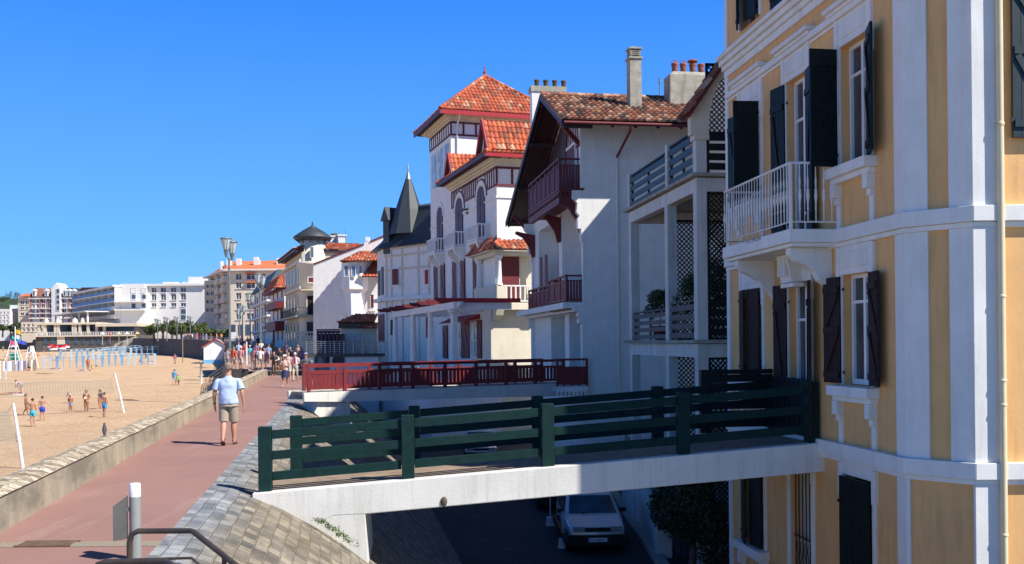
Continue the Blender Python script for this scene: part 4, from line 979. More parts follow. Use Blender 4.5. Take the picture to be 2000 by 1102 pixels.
def pots(parent, items):
    for x, y, z, kind in items:
        q = MB(); q.lathe((x, y, z), [(.11, 0), (.13, .02), (.12, .2), (.14, .32), (.15, .34), (.15, .40), (.12, .40), (.1, .3)], 12)
        if kind == 2: q.lathe((x, y, z+.48), [(.001, .12), (.14, .1), (.22, .04), (.22, 0), (.001, .02)], 12); q.box(x-.01, x+.01, y-.01, y+.01, z+.3, z+.5)
        if kind == 1:
            for t in range(4): q.bar((x+.12*cos(t*pi/2), y+.12*sin(t*pi/2), z+.38), (x+.12*cos(t*pi/2), y+.12*sin(t*pi/2), z+.52), .02, .02)
            q.bar((x-.12, y, z+.52), (x+.12, y, z+.52), .02, .02)
        q.build('chimney_pot', M['pot' if kind != 0 else 'pot_dark'], parent)
yc = 1.6; xa, za = H3.s_(1309, 217, yc); xb, zb = H3.s_(1378, 142, yc); m = MB()
m.box(xa, xb+.3, yc, yc+.8, za-.5, zb-.12); m.hexa([(xa, yc, zb-.119), (xb+.3, yc, zb-.119), (xb+.3, yc+.8, zb-.119), (xa, yc+.8, zb-.119), (xa+.2, yc+.15, zb+.06), (xb+.1, yc+.15, zb+.06), (xb+.1, yc+.65, zb+.06), (xa+.2, yc+.65, zb+.06)])
ch = m.build('chimney', M['chimney'], h3, bevel=.02); pots(ch, [(xa+.35, yc+.4, zb+.05, 1), (xa+.72, yc+.4, zb+.05, 1), (xa+1.13, yc+.4, zb+.05, 2), (xa+1.5, yc+.4, zb+.05, 3)])
yc = eF[0]+.5; xa, za = H3.s_(1038, 300, yc); xb, zb = H3.s_(1106, 175, yc); m = MB()
m.box(xa+.06, xb-.06, yc, yc+.6, 0, zb-.15); m.build('chimney', M['white'], h3); m = MB(); m.box(xa, xb, yc-.06, yc+.66, zb-.149, zb+.14)
m.build('chimney_cap', M['chimney'], h3); pots(h3, [(xa+.38+i*.48, yc+.3, zb+.13, 0) for i in range(4)])
m = MB(); x, z = H3.s_(1289, 195, 3); m.tube([(x, 3, z-.6), (x, 3, z+.85)], .03, 6); m.tube([(x, 3, z+.7), (x, 3, z+.9)], .05, 6); m.build('flue', M['galv'], h3)
# ------------------------------------------------------------------ tower house
H2 = Frame(973, 54.5, 378); h2 = H2.root('tower_house', label='white house with a square tower, red hipped tile roofs and plum arched shutters', cat='house')
fy = lambda px, py=500, x=0: H2.f(px, py, x)[0]; fz = lambda px, py, x=0: H2.f(px, py, x)[1]
yT0, yT1 = fy(883), fy(842); zE = fz(945, 300, -.9)      # tower span, main eave height
zTE = H2.f(861, 213, -.9)[1]; XW = 8.5
OV = .95
def hip(parent, x0, x1, y0, y1, zb, h_, apex=None, pal='red', pitch=.27, row=.45, mat_f='red_bright', fascia=.2, ridge=True):
    "hipped roof over a rectangle (outer eave line)"
    if apex: a = b = Vector((*apex, zb+h_))
    else:
        w_ = min(x1-x0, y1-y0)/2; cx, cy = (x0+x1)/2, (y0+y1)/2
        if x1-x0 > y1-y0: a, b = Vector((x0+w_, cy, zb+h_)), Vector((x1-w_, cy, zb+h_))
        else: a, b = Vector((cx, y0+w_, zb+h_)), Vector((cx, y1-w_, zb+h_))
    c = [Vector((x0, y0, zb)), Vector((x1, y0, zb)), Vector((x1, y1, zb)), Vector((x0, y1, zb))]
    if apex or x1-x0 > y1-y0: ends = [(c[0], c[1], b, a), (c[1], c[2], b, b), (c[2], c[3], a, b), (c[3], c[0], a, a)]
    else: ends = [(c[0], c[1], a, a), (c[1], c[2], b, a), (c[2], c[3], b, b), (c[3], c[0], a, b)]
    for A, B, C_, D in ends: tile_roof(parent, A, B, C_, D, pitch, row, pal)
    for A, R_ in ((c[0], a), (c[1], b if (apex or x1-x0 > y1-y0) else a), (c[2], b), (c[3], a if (apex or x1-x0 > y1-y0) else b)): ridge_tiles(parent, A+Vector((0, 0, .05)), R_+Vector((0, 0, .05)), pal, .13, .42)
    if (a-b).length > .1: ridge_tiles(parent, a+Vector((0, 0, .05)), b+Vector((0, 0, .05)), pal, .13, .42)
    m = MB(); m.box(x0, x1, y0, y1, zb-.10, zb-.03); m.box(x0-.03, x0+.03, y0-.03, y1, zb-fascia, zb+.0)
    n = int((y1-y0)/.3)
    for i in range(n): m.box(x0+.04, x0+1.0, y0+.1+i*.3, y0+.2+i*.3, zb-.2, zb-.101)
    n = int((x1-x0)/.6)
    for i in range(n): m.box(x0+.3+i*.6, x0+.4+i*.6, y0+.04, y0+.9, zb-.2, zb-.102)
    m.build('eaves', M['plum'], parent)  # red eaves given plum: shade and sky gloss put into the colour
    m = MB(); m.box(x0+.031, x1, y0-.03, y0+.03, zb-fascia, zb+.001); m.build('fascia', M[mat_f], parent)
    return a, b
m = MB(); zB = 0
m.T = Matrix(); m.box(0, XW, 0, yT0, 0, zE-.1); m.box(-.002, XW, yT0, yT1, 0, zTE-.1); m.build('wall', M['white'], h2)
m = MB(); m.box(-.42, 2.4, -.02, fy(925, 600, -.42), 0, H2.f(957, 606, -.42)[1]); m.build('lower_wall', M['cream'], h2)
# cove cornices
m = MB()
for zt, y0, y1 in ((zE, -.0, yT0-.01), (zTE, yT0, yT1)):
    qh = (zE-.1-fz(973, 322) if zt == zE else zTE-.1-fz(884, 233))/.9
    for k, (b, h_) in enumerate(((.55, .24), (.40, .46), (.22, .68), (.08, .90))):
        m.box(-b, XW, y0-b, y1+(b if zt == zTE else 0), zt-.1-h_*qh, zt-.1-(0 if k == 0 else (.24, .46, .68)[k-1])*qh-.001)
m.build('cornice', M['cream'], h2)
hip(h2, -OV, XW+OV, -OV, yT0+.2, zE, 2.6)
a_, _b = hip(h2, -OV, 7.6, yT0-OV, yT1+OV, zTE, H2.s_(947, 150, (yT0+yT1)/2)[1]-zTE, apex=(H2.s_(947, 150, (yT0+yT1)/2)[0], (yT0+yT1)/2), fascia=.28)
m = MB(); m.lathe((a_.x, a_.y, a_.z), [(.14, 0), (.12, .1), (.06, .15), (.14, .28), (.12, .36), (.04, .42), (.05, .6), (.01, .85)], 10); m.build('finial', M['pot'], h2)
# half timber band
def bandt(T, a0, a1, z0, z1, st, mt='dark_red', gap=()):
    m = MB(T); m.box(a0, a1, 0, .05, z1-.12, z1); m.box(a0, a1, 0, .05, z0, z0+.12); n = max(1, round((a1-a0)/st))
    for i in range(n+1): c = a0+(a1-a0)*i/n; m.box(c-.06, c+.06, 0, .045, z0+.121, z1-.121)
    return m.build('timbering', M[mt], h2)
zb1, zb0_ = zE-1.1, fz(973, 360); yA = fy(884)
z_t = fz(973, 323); 
bandt(TF, .0, fy(948, 360), fz(960, 368), z_t, .42); bandt(TF, fy(934), fy(905), fz(960, 368)+.0, z_t, .42); bandt(TF, fy(893), yT0-.1, fz(960, 368), z_t, .42)
m = MB(TF); m.box(fy(948), fy(893), .0, .05, z_t-.12, z_t); m.build('timbering', M['dark_red'], h2)
bandt(TS, .0, 5.5, fz(973, 362), z_t, .95)
tz1, tz0 = fz(884, 234), fz(884, 262)
bandt(TF, yT0, yT1, tz0, tz1, .62, 'plum'); bandt(TR(0, yT0, 0, TS), 0, 6, tz0, tz1, .85)
# tower piers with dark bays below
m = MB(TF); n = 3; wv = (yT1-yT0)
for i in range(n): a = yT0+.5+i*(wv-.6)/n; m.box(a, a+(wv-.6)/n-.45, .0, .03, fz(884, 345), tz0-.35)
m.build('tower_window', M['curtain'], h2)
m = MB(); m.box(-.07, XW, -.07, yT1, fz(973, 385)-.0, fz(973, 382)); m.build('string_course', M['white'], h2)
# arched shuttered windows with surrounds and balconies
def arched(a0, a1, z0, z1, mt='plum', out=.04, parent=h2):
    r_ = (a1-a0)/2; c = (a0+a1)/2; pts = [(a1, out, z0)] + [(c+r_*cos(pi*i/12), out, z1-r_*.9+r_*.9*sin(pi*i/12)) for i in range(13)] + [(a0, out, z0)]
    m = MB(TF); m.prism(pts, (0, .03, 0)); m.box(c-.01, c+.01, out+.03, out+.045, z0, z1-.05); m.build('shutter', M[mt], parent)
    q = MB(TF); R1, R2 = r_+.06, r_+.34
    for i in range(12):
        t0, t1 = pi*i/12, pi*(i+1)/12; f = lambda R, t: (c+R*cos(t), z1-r_*.9+R*.95*sin(t))
        (x1, y1), (x2, y2), (x3, y3), (x4, y4) = f(R1, t0), f(R2, t0), f(R2, t1), f(R1, t1)
        q.hexa([(x1, 0, y1), (x2, 0, y2), (x3, 0, y3), (x4, 0, y4), (x1, .06, y1), (x2, .06, y2), (x3, .06, y3), (x4, .06, y4)])
    q.build('arch_surround', M['white'], parent)
    q = MB(TF); 
    for i in range(12):
        t0, t1 = pi*i/12, pi*(i+1)/12; R1, R2 = r_+.35, r_+.45; f = lambda R, t: (c+R*cos(t), z1-r_*.9+R*.95*sin(t))
        (x1, y1), (x2, y2), (x3, y3), (x4, y4) = f(R1, t0), f(R2, t0), f(R2, t1), f(R1, t1)
        q.hexa([(x1, 0, y1), (x2, 0, y2), (x3, 0, y3), (x4, 0, y4), (x1, .05, y1), (x2, .05, y2), (x3, .05, y3), (x4, .05, y4)])
    if mt == 'plum' and a0 < yT0-1: q.build('arch_timber', M['plum'], parent)
zf_ = fz(941, 462)
arched(fy(948.5), fy(934), zf_, fz(941, 364)); arched(fy(905.5), fy(891.5), zf_, fz(898, 387)); arched(fy(866), fy(855), zf_, fz(860, 405))
def wbalcony(y0, y1, out, zf, h_=.95, parent=h2, T=TF, st=.2):
    b = MB(T); b.box(y0, y1, 0, out, zf-.16, zf)
    for c in (y0+.15, y1-.45): b.prism([(c, 0, zf-.16), (c, out*.95, zf-.16), (c, out*.85, zf-.4), (c, out*.35, zf-.75), (c, 0, zf-.95)], (.3, 0, 0))
    rt = b.build('balcony', M['white'], parent)
    r_ = MB(T); r_.box(y0, y1, out-.09, out, zf+h_-.08, zf+h_); r_.box(y0, y1, out-.08, out-.01, zf+.06, zf+.13)
    for yy in (y0, y1-.08): r_.box(yy, yy+.08, 0, out-.09, zf+h_-.08, zf+h_-.001); r_.box(yy, yy+.07, 0, out-.08, zf+.06, zf+.129)
    n = int((y1-y0)/st)
    for i in range(n+1): c = y0+.03+(y1-y0-.09)*i/n; r_.box(c-.03, c+.03, out-.075, out-.015, zf, zf+h_-.08)
    n = int(out/st)
    for i in range(n):
        for yy in (y0+.01, y1-.07): r_.box(yy, yy+.055, .03+i*st, .10+i*st, zf, zf+h_-.08)
    r_.build('railing', M['white'], rt); return rt
for px0, px1, zf in ((950, 915, 468), (905, 877, 481), (866, 841, 492)):
    ow = .75; ya_, z_ = H2.f(px0-18, zf, -ow); wbalcony(ya_, ya_+2.3, ow, z_)
# first-floor shutters (ajar, z-braced)
for px0, px1, py0, py1 in ((934.5, 925.5, 496, 581), (909, 901.5, 505, 583), (893, 885, 509, 586), (869.5, 862, 515, 589), (856, 848.5, 518, 591)):
    a0, a1 = fy(px0), fy(px1); z1_, z0_ = fz(px0, py0), fz(px0, py1); shutter(h2, TF @ Matrix.Translation((a0, .04, z0_)), a1-a0, z1_-z0_, 'dark_red', .05, 1, 1, 4)
for a, b, py0, py1 in ((901.5, 893, 507, 585), (862, 856, 516, 590)):
    window(h2, TF, fy(a), fy(b), fz(a, py1), fz(a, py0), .02, 2, 2, 'white', 'curtain', .08)
for px0, px1, py0, py1 in ((954, 945, 625, 700), (930.6, 921, 627, 700), (910, 901, 629, 700), (874, 865, 636, 700)):
    a0, a1 = fy(px0), fy(px1); z1_, z0_ = fz(px0, py0), fz(px0, py1); shutter(h2, TF @ Matrix.Translation((a0, .44 if px0 > 925 else .04, z0_)), a1-a0, z1_-z0_, 'dark_red', .05, 1, 1, 4)
for a, b in ((945, 931), (921, 911), (900, 880)):
    window(h2, TF, fy(a), fy(b), fz(a, 700), fz(a, 630), .43 if a > 925 else .02, 2, 2, 'white', 'curtain', .07)
# corner loggia with its own tile roof
bx0, bx1 = -.42, 2.55; by0, by1 = -.75, fy(925, 560, -.42)
zl0, zl1, zt2, zt3 = H2.s_(990, 605, by0)[1], H2.s_(990, 592, by0)[1], H2.s_(990, 489, by0)[1], H2.s_(990, 467, by0)[1]
m = MB(); m.box(bx0, bx1, by0, by1, zl0, zl1); m.box(bx0+.02, bx1, by0+.02, by1-.02, zt2-.28, zt2-.02)
m.box(bx0+.05, bx1, by0+.05, by0+.2, zl1, zl1+.02)
for x0_, x1_ in ((bx0, bx0+.75), (2.0, bx1)): m.box(x0_, x1_, by0, by0+.22, zl1, zl1+1.0) if x0_ > 0 else m.box(x0_, x1_-.1, by0, by0+.22, zl1, zl1+1.0)
m.box(bx0, bx0+.2, by0+.22, by1, zl1, zl1+1.0)
for c in (bx0+.1, 1.9): m.prism([(c, by0+.1, zl0), (c, by0-.0, zl0-.02), (c, by0+.12, zl0-.3), (c, by0+.5, zl0-.55), (c, 0, zl0-.6), (c, 0, zl0)], (.45, 0, 0))
lo = m.build('corner_loggia', M['cream'], h2, bevel=.015)
m = MB(); m.box(bx0+.3, bx1, -.04, .0, zl1, zt2-.28); m.build('back_wall', M['cream'], lo)
for x, y in ((bx0+.32, by0+.15), (2.0, by0+.15), (bx0+.2, by1-.5)):
    m = MB(); m.lathe((x, y, zl1+1.0), [(.2, 0), (.2, .08), (.16, .12), (.15, .6), (.125, zt2-.28-zl1-1.25), (.18, zt2-.28-zl1-1.15), (.21, zt2-.28-zl1-1.08), (.21, zt2-.28-zl1-1.0)], 14); m.build('column', M['white'], lo)
m = MB(); x0_ = H2.s_(977, 540, -.1)[0]; x1_ = H2.s_(1014, 540, -.1)[0]; m.box(x0_, x1_, -.12, -.06, zl1, H2.s_(990, 493, -.1)[1]); m.build('blind', M['dark_red'], lo)
m = MB(); xa, xb = bx0+.62, 2.02; m.box(xa, xb, by0+.03, by0+.13, zl1+.92, zl1+1.0); m.box(xa, xb, by0+.04, by0+.12, zl1+.08, zl1+.16)
for i in range(7): c = xa+.1+(xb-xa-.2)*i/6; m.box(c-.04, c+.04, by0+.045, by0+.115, zl1+.16, zl1+.92)
m.build('railing', M['white'], lo)
A, B, C_, D = (bx0-.35, by0-.35, zt2), (bx1+.15, by0-.35, zt2), (bx1+.15, 0, zt3), (bx0+.55, 0, zt3)
tile_roof(lo, A, B, C_, D, .27, .42); tile_roof(lo, (bx0-.35, by1+.3, zt2), A, D, (bx0+.1, by1-.3, zt3), .27, .42); ridge_tiles(lo, Vector(A)+Vector((0, 0, .05)), Vector(D)+Vector((0, 0, .05)), 'red', .12)
m = MB(); m.box(bx0-.33, bx1+.1, by0-.33, .0, zt2-.06, zt2-.005); m.box(bx0-.33, bx0, 0, by1+.28, zt2-.06, zt2-.006); m.build('eaves', M['cream'], lo)
# small roof gables facing the sea
for px0, py0, px1 in ((938, 240, 946), (901, 268, 906)):
    y0 = fy(px0+26, 280); hw = 1.1 if px0 > 920 else .9; zb = zE+.15; h_ = 1.95 if px0 > 920 else 1.5; x0_ = -.7; L_ = 4.6
    if px0 < 920: y0 = yT0-1.8
    tile_roof(h2, (x0_, y0-hw, zb+.1), (x0_+L_, y0-hw, zb+.1), (x0_+L_, y0, zb+h_), (x0_, y0, zb+h_), .27, .42)
    tile_roof(h2, (x0_+L_, y0+hw, zb+.1), (x0_, y0+hw, zb+.1), (x0_, y0, zb+h_), (x0_+L_, y0, zb+h_), .27, .42)
    m = MB(); m.prism([(x0_+.25, y0-hw+.05, zb), (x0_+.25, y0+hw-.05, zb), (x0_+.25, y0, zb+h_-.12)], (.1, 0, 0)); m.build('gable', M['white'], h2)
    m = MB(); m.bar((x0_, y0-hw-.02, zb+.05), (x0_, y0, zb+h_+.02), .08, .22); m.bar((x0_, y0+hw+.02, zb+.05), (x0_, y0, zb+h_+.02), .08, .22); m.build('barge_board', M['red_bright'], h2)
    m = MB(); m.box(x0_+.2, x0_+.25, y0-.25, y0+.25, zb+.3, zb+h_*.5); m.build('window', M['glass'], h2)
m = MB(); m.tube([(.4, yT0-.85, zTE-.2), (.4, yT0-.08, zTE-.9), (.4, yT0-.08, tz0-1.5)], .06, 8); m.build('drainpipe', M['white'], h2)
m = MB(); m.box(-.05, -.0, fy(916), fy(912), fz(914, 418), fz(914, 410)); m.box(-.35, -.0, fy(916), fy(912), fz(914, 410), fz(914, 408)); m.build('lamp', M['iron'], h2)
# terrace with pergola
zT = fz(973, 705)-1.0; m = MB(); m.box(-4.0, 0, -.5, fy(760)+1.2, 0, zT-.25); m.box(-4.05, 0, -.55, fy(760)+1.25, zT-.249, zT-.1); m.build('terrace', M['white'], h2)
cpos = []
for px, w_ in ((887, .24), (841, .2), (807, .2), (772, .2)):
    y, _ = H2.f(px, 640, -3.5); cpos.append(y); zt = H2.f(px, 606, -3.5)[1]
    m = MB(); hcol = zt-zT+.1; m.lathe((-3.5, y, zT-.1), [(w_*1.15, 0), (w_*1.15, .2), (w_*.95, .3), (w_, hcol*.4), (w_*.72, hcol-.35), (w_*.75, hcol-.32), (w_*.72, hcol-.26), (w_*1.25, hcol-.12), (w_*1.35, hcol-.11), (w_*1.35, hcol)], 20); m.build('pergola_column', M['white'], h2)
zt = H2.f(887, 604, -3.5)[1]
m = MB(); m.box(-3.65, -3.35, cpos[0]-.6, cpos[-1]+.5, zt, zt+.36); m.box(-3.34, -.42, cpos[0]-.12, cpos[0]+.14, zt+.0, zt+.34)
for y in cpos[1:]: m.box(-3.34, 0, y-.1, y+.1, zt+.02, zt+.33)
m.prism([(-3.45, cpos[0]-.9, zt+.36), (-3.45, cpos[0]-.9, zt+.2), (-3.45, cpos[0]-.6, zt+.0), (-3.45, cpos[0]-.3, zt), (-3.45, cpos[0]-.3, zt+.36)], (.2, 0, 0))
m.build('pergola_beam', M['white'], h2, bevel=.01)
for i in range(9):
    m = MB(); y = cpos[0]-.35+i*(cpos[-1]-cpos[0]+.8)/8; 
    m.prism([(-4.6, y, zt+.50), (-4.4, y, zt+.36), (.0, y, zt+.36), (.0, y, zt+.56), (-4.6, y, zt+.56)], (0, .14, 0)); m.build('rafter', M['red_bright' if i == 0 else 'dark_red'], h2)
m = MB(TF); m.prism([(fy(950), .4, fz(960, 612)), (fy(950), 1.5, fz(960, 628)), (fy(950), .4, fz(960, 622))], (6, 0, 0)); m.build('awning', M['red_bright'], h2)
m = MB(); m.box(-3.9, -3.82, -.4, cpos[-1], zT+.75, zT+.83)
for i in range(60): y = -.4+(cpos[-1]+.4)*i/60; m.box(-3.88, -3.84, y, y+.05, zT-.1, zT+.75)
m.build('terrace_railing', M['white'], h2)

# ------------------------------------------------------------------ slate house
H1 = Frame(842, 73.0, -900); h1 = H1.root('slate_house', label='pale house with dark slate mansard roof and a tall pointed slate spire', cat='house')
yl = H1.f(752, 560)[0]; zw = H1.f(790, 478)[1]; zr1 = H1.f(810, 407, 1.6)[1]
dw = Vector(((378-CX)/F, 1, 0)).normalized(); dl_ = Vector((dw.dot(H1.u), dw.dot(H1.v), 0)); pf_ = Vector((0, yl, 0))
L5 = next(l for l in [i*.1 for i in range(5, 90)] if (lambda q: (q.x/q.y*F+CX) <= 738.5)(H1.o+H1.u*(pf_+dl_*l).x+H1.v*(pf_+dl_*l).y))
p2 = pf_+dl_*L5; p3 = p2+Vector((6, 3, 0)); cs = [Vector((0, -6, 0)), pf_, p2, p3, Vector((9, -6, 0))]
m = MB(); m.prism([tuple(c) for c in cs], (0, 0, zw)); m.build('wall', M['white'], h1)
ctr = Vector((4.5, (yl-6)/2+1, 0))
def inset(k, z): return [tuple(ctr+(c-ctr)*k+Vector((0, 0, z))) for c in cs]
lo_, mi_, hi_ = inset(1.09, zw-.1), inset(.95, zw+.7), inset(.70, zr1); n = 5
m = MB(); m._a(lo_+mi_+hi_, [(j*n+i, j*n+(i+1) % n, (j+1)*n+(i+1) % n, (j+1)*n+i) for j in range(2) for i in range(n)]+[tuple(range(2*n, 3*n)), tuple(range(n))[::-1]]); m.build('mansard_roof', M['slate'], h1)
m = MB(); h2_ = inset(.71, zr1); m._a(h2_+[(x, y, z+.14) for x, y, z in h2_], [tuple(range(n, 2*n))]+[(i, (i+1) % n, n+(i+1) % n, n+i) for i in range(n)]); m.build('roof_ridge', M['galv'], h1)
xs0 = 1.1; ys_ = H1.f(798, 400, xs0)[0]; za = H1.f(796, 330, xs0)[1]
m = MB(); m.lathe((xs0, ys_, 0), [(1.55, zw+.9), (1.05, zr1-.2), (.22, za-.8), (.0, za)], 8, a0=.2, a1=.2+2*pi, smooth=False); m.build('spire', M['slate'], h1)
m = MB(); m.lathe((xs0, ys_, 0), [(.25, za-.85), (.18, za-.6), (.05, za-.1), (.07, za+.1), (.02, za+.2), (.02, za+.6)], 8); m.build('finial', M['galv'], h1)
yd = H1.f(760, 434, .2)[0]; zd = H1.f(760, 432, .2)[1]; m = MB(); m.box(-.1, 1.6, yd-.35, yd+.4, zd-2.6, zd); m.prism([(-.25, yd-.5, zd), (-.25, yd+.55, zd), (-.25, yd+.02, zd+1.1)], (2.2, 0, 0)); m.build('dormer', M['slate'], h1)
m = MB(TF)
for px in (838, 818, 786, 765, 755): y = H1.f(px, 550)[0]; m.box(y-.09, y+.09, 0, .05, 3, zw-.2)
for py in (484, 498, 525): z = H1.f(786, py)[1]; m.box(-2, yl, .0, .06, z-.08, z+.08)
m.build('band', M['cream_far'], h1)
m = MB(); z = H1.f(786, 583)[1]; c1 = [c+Vector((-.3, .0, 0)) for c in cs[:3]]; m.prism([tuple(c) for c in (c1[0], c1[1], c1[2], cs[2], cs[1], cs[0])], (0, 0, .28)) if False else None
for a_, b_ in ((cs[0], cs[1]), (cs[1], cs[2])): m.bar((a_.x-.1, a_.y, z), (b_.x-.1, b_.y, z), .5, .28)
m.build('string_course', M['white'], h1)
def s_win(a, b, py0, py1, mt):
    a0, a1 = H1.f(a, 550)[0], H1.f(b, 550)[0]; z1_, z0_ = H1.f(a, py0)[1], H1.f(a, py1)[1]
    q = MB(TF); q.box(a0-.1, a1+.1, 0, .08, z0_-.15, z1_+.12); q.build('window_surround', M['white'], h1)
    q = MB(TF); q.box(a0, a1, .08, .12, z0_, z1_); q.box((a0+a1)/2-.015, (a0+a1)/2+.015, .12, .14, z0_, z1_); q.build('shutter', M[mt], h1)
s_win(780, 768, 525, 556, 'dark_red'); s_win(838, 832, 527, 555, 'red_bright'); s_win(768, 764, 625, 655, 'iron'); s_win(840, 833, 620, 660, 'red_bright')
T5 = Matrix(((dl_.x, -dl_.y, 0, pf_.x), (dl_.y, dl_.x, 0, pf_.y), (0, 0, 1, 0), (0, 0, 0, 1)))
zz5 = lambda py: H1.f(752, py)[1]
for f0, f1, a_, b_, mt in ((.15, .4, 520, 575, 'slate'), (.6, .85, 525, 575, 'slate'), (.1, .85, 613, 668, 'dark_red')):
    for sg in (1,): q = MB(T5); q.box(L5*f0, L5*f1, -.02, .07, zz5(b_), zz5(a_)); q.build('shutter', M[mt], h1)
# ------------------------------------------------------------------ houses further along the front
def cam_frame(px, Y, z0=0.0):      # frame whose side wall is parallel to the picture
    fr = Frame(px, Y, CX, z0); return fr
def win_cam(parent, fr, px0, py0, px1, py1, y=0, mt='glass', frame='white', recess=False, nm='window', pane=True, cols=1):
    (x0, z1_), (x1, z0_) = fr.s_(px0, py0, y), fr.s_(px1, py1, y); t = (x1-x0)*.12
    q = MB(TR(0, y, 0, TS)); q.box(x0-t, x0, 0, .08, z0_-t, z1_+t); q.box(x1, x1+t, 0, .08, z0_-t, z1_+t); q.box(x0, x1, 0, .079, z1_, z1_+t); q.box(x0, x1, 0, .12, z0_-t, z0_)
    for c in range(1, cols): q.box(x0+(x1-x0)*c/cols-.04, x0+(x1-x0)*c/cols+.04, .02, .06, z0_, z1_)
    o = q.build(nm, M[frame], parent); q = MB(TR(0, y, 0, TS)); q.box(x0, x1, .01, .03, z0_, z1_); q.build('pane', M[mt], o); return o
# white gabled wall with oriel
WG = cam_frame(612, 95, .5); g1 = WG.root('gable_wall_house', label='whitewashed house with a broad blank sloping gable wall and a small hexagonal oriel', cat='house')
P = lambda px, py, y=0: WG.s_(px, py, y)
pts = [P(612, 720), P(612, 517), P(711, 478), P(711, 474), P(723, 470), P(723, 473), P(752, 461), P(860, 461), P(860, 720)]
m = MB(); m.prism([(x, 0, z) for x, z in pts], (0, 13, 0)); m.build('wall', M['white'], g1)
m = MB(); 
for a, b in ((pts[1], pts[2]), (pts[5], pts[6])): m.bar((a[0], 6.5, a[1]+.05), (b[0], 6.5, b[1]+.05), 13.2, .12, up=(0, 0, 1))
m.build('roof_edge', M['dark_red'], g1)
m = MB(); a, b = P(713, 470), P(720, 462); m.box(a[0], b[0], .3, .9, a[1], b[1]); m.build('chimney', M['white'], g1)
oc = P(693, 540, -2.0); m = MB(); zt, zbm, zn = P(693, 514, -2)[1], P(693, 566, -2)[1], P(693, 618, -2)[1]
m.lathe((oc[0], -2.0, 0), [(.9, zn), (.95, zbm-.2), (1.25, zbm), (1.25, zt)], 6, a0=.26, a1=.26+2*pi, smooth=False); o_ = m.build('oriel', M['white'], g1)
for px0, px1 in ((673, 680), (687, 694), (702, 707)): win_cam(o_, WG, px0, 520, px1, 540, -3.2 if px0 < 700 else -3.0, 'glass_sky')
m = MB(); x0, x1 = P(682, 600, -2.2)[0], P(700, 600, -2.2)[0]; m.box(x0, x0+.0+(x1-x0), -2.2, -.0, P(690, 632, -2.2)[1], zn+.2); m.build('oriel_stem', M['white'], g1)
zq = P(693, 513, -2)[1]; x0, x1 = P(664, 513, -3.6)[0], P(738, 500, -3.6)[0]
tile_roof(g1, (x0, -3.6, zq), (x1+1, -3.6, zq), (x1+1, 0, zq+1.25), (x0+1.6, 0, zq+1.25), .3, .45); tile_roof(g1, (x0, 0, zq), (x0, -3.6, zq), (x0+1.5, -.6, zq+1.2), (x0+1.5, 0, zq+1.2), .3, .45)
q0 = P(706, 541, -3.3); q1 = P(748, 541, -3.3); q2 = P(748, 500, -.2); q3 = P(736, 500, -.2)
tile_roof(g1, (q0[0], -3.3, q0[1]), (q1[0]+1, -3.3, q1[1]), (q2[0]+1, -.2, q2[1]), (q3[0], -.2, q3[1]), .3, .45, 'red')
m = MB(); m.bar((q0[0]-.1, -3.35, q0[1]+.05), (q3[0]-.1, -.2, q3[1]+.1), .2, .2); m.build('barge_board', M['white'], g1)
win_cam(g1, WG, 724, 576, 730, 602, -.1, 'dark_red')
m = MB(); x0, z0_ = P(721, 608); x1, z1_ = P(734, 604); m.box(x0, x1, -.4, 0, z0_, z1_); m.build('sill', M['white'], g1)
# garden pavilion in front of it
PV = cam_frame(664, 84, -1.5); pv = PV.root('pavilion', label='low white pavilion with two small red tiled roofs and tall glazed doors', cat='pavilion')
P = lambda px, py, y=0: PV.s_(px, py, y)
x0, x1, zt = P(666, 640)[0], P(736, 640)[0], P(700, 640)[1]; m = MB(); m.box(x0, x1, 0, 6, 0, zt); m.build('wall', M['cream'], pv)
a = P(658, 630, -.5); b = P(731, 630, -.5); tile_roof(pv, (a[0], -.5, a[1]), (b[0], -.5, b[1]), (b[0], 2, a[1]+.75), (a[0]+1.2, 2, a[1]+.75), .28, .42)
m = MB(); m.box(a[0]+.1, b[0], -.35, 2.2, zt-.05, a[1]-.02); m.build('eaves', M['pot_dark'], pv)
a = P(700, 641, -1.2); b = P(738, 641, -1.2); tile_roof(pv, (a[0], -1.2, a[1]), (b[0], -1.2, b[1]), (b[0], 0, a[1]+.42), (a[0]+.7, 0, a[1]+.42), .28, .42)
for px in (672, 680, 689, 697): win_cam(pv, PV, px, 652, px+5, 690, 0, 'curtain')
win_cam(pv, PV, 706, 655, 709, 690, 0, 'curtain')
# purple veranda
VR = cam_frame(618, 80, .2); vr = VR.root('veranda', label='small dark red timber veranda with striped awning beside the white pavilion', cat='veranda')
P = lambda px, py, y=0: VR.s_(px, py, y); m = MB()
for px in (621, 628, 636, 643, 651, 659): x, z = P(px, 690); zt = P(px, 648)[1]; m.box(x-.1, x+.1, 0, .12, z-1, zt)
x0, x1 = P(619, 650)[0], P(665, 650)[0]; m.box(x0, x1, -.05, .15, P(630, 651)[1], P(630, 646)[1]); m.box(x0, x1, -.3, .0, P(630, 645.5)[1], P(630, 643)[1]); m.build('frame', M['plum'], vr)
m = MB(); m.box(x0+.1, x1-.1, .3, 2.5, P(630, 690)[1]-1, P(630, 652)[1]); m.build('back_wall', M['maroon_wood'], vr)
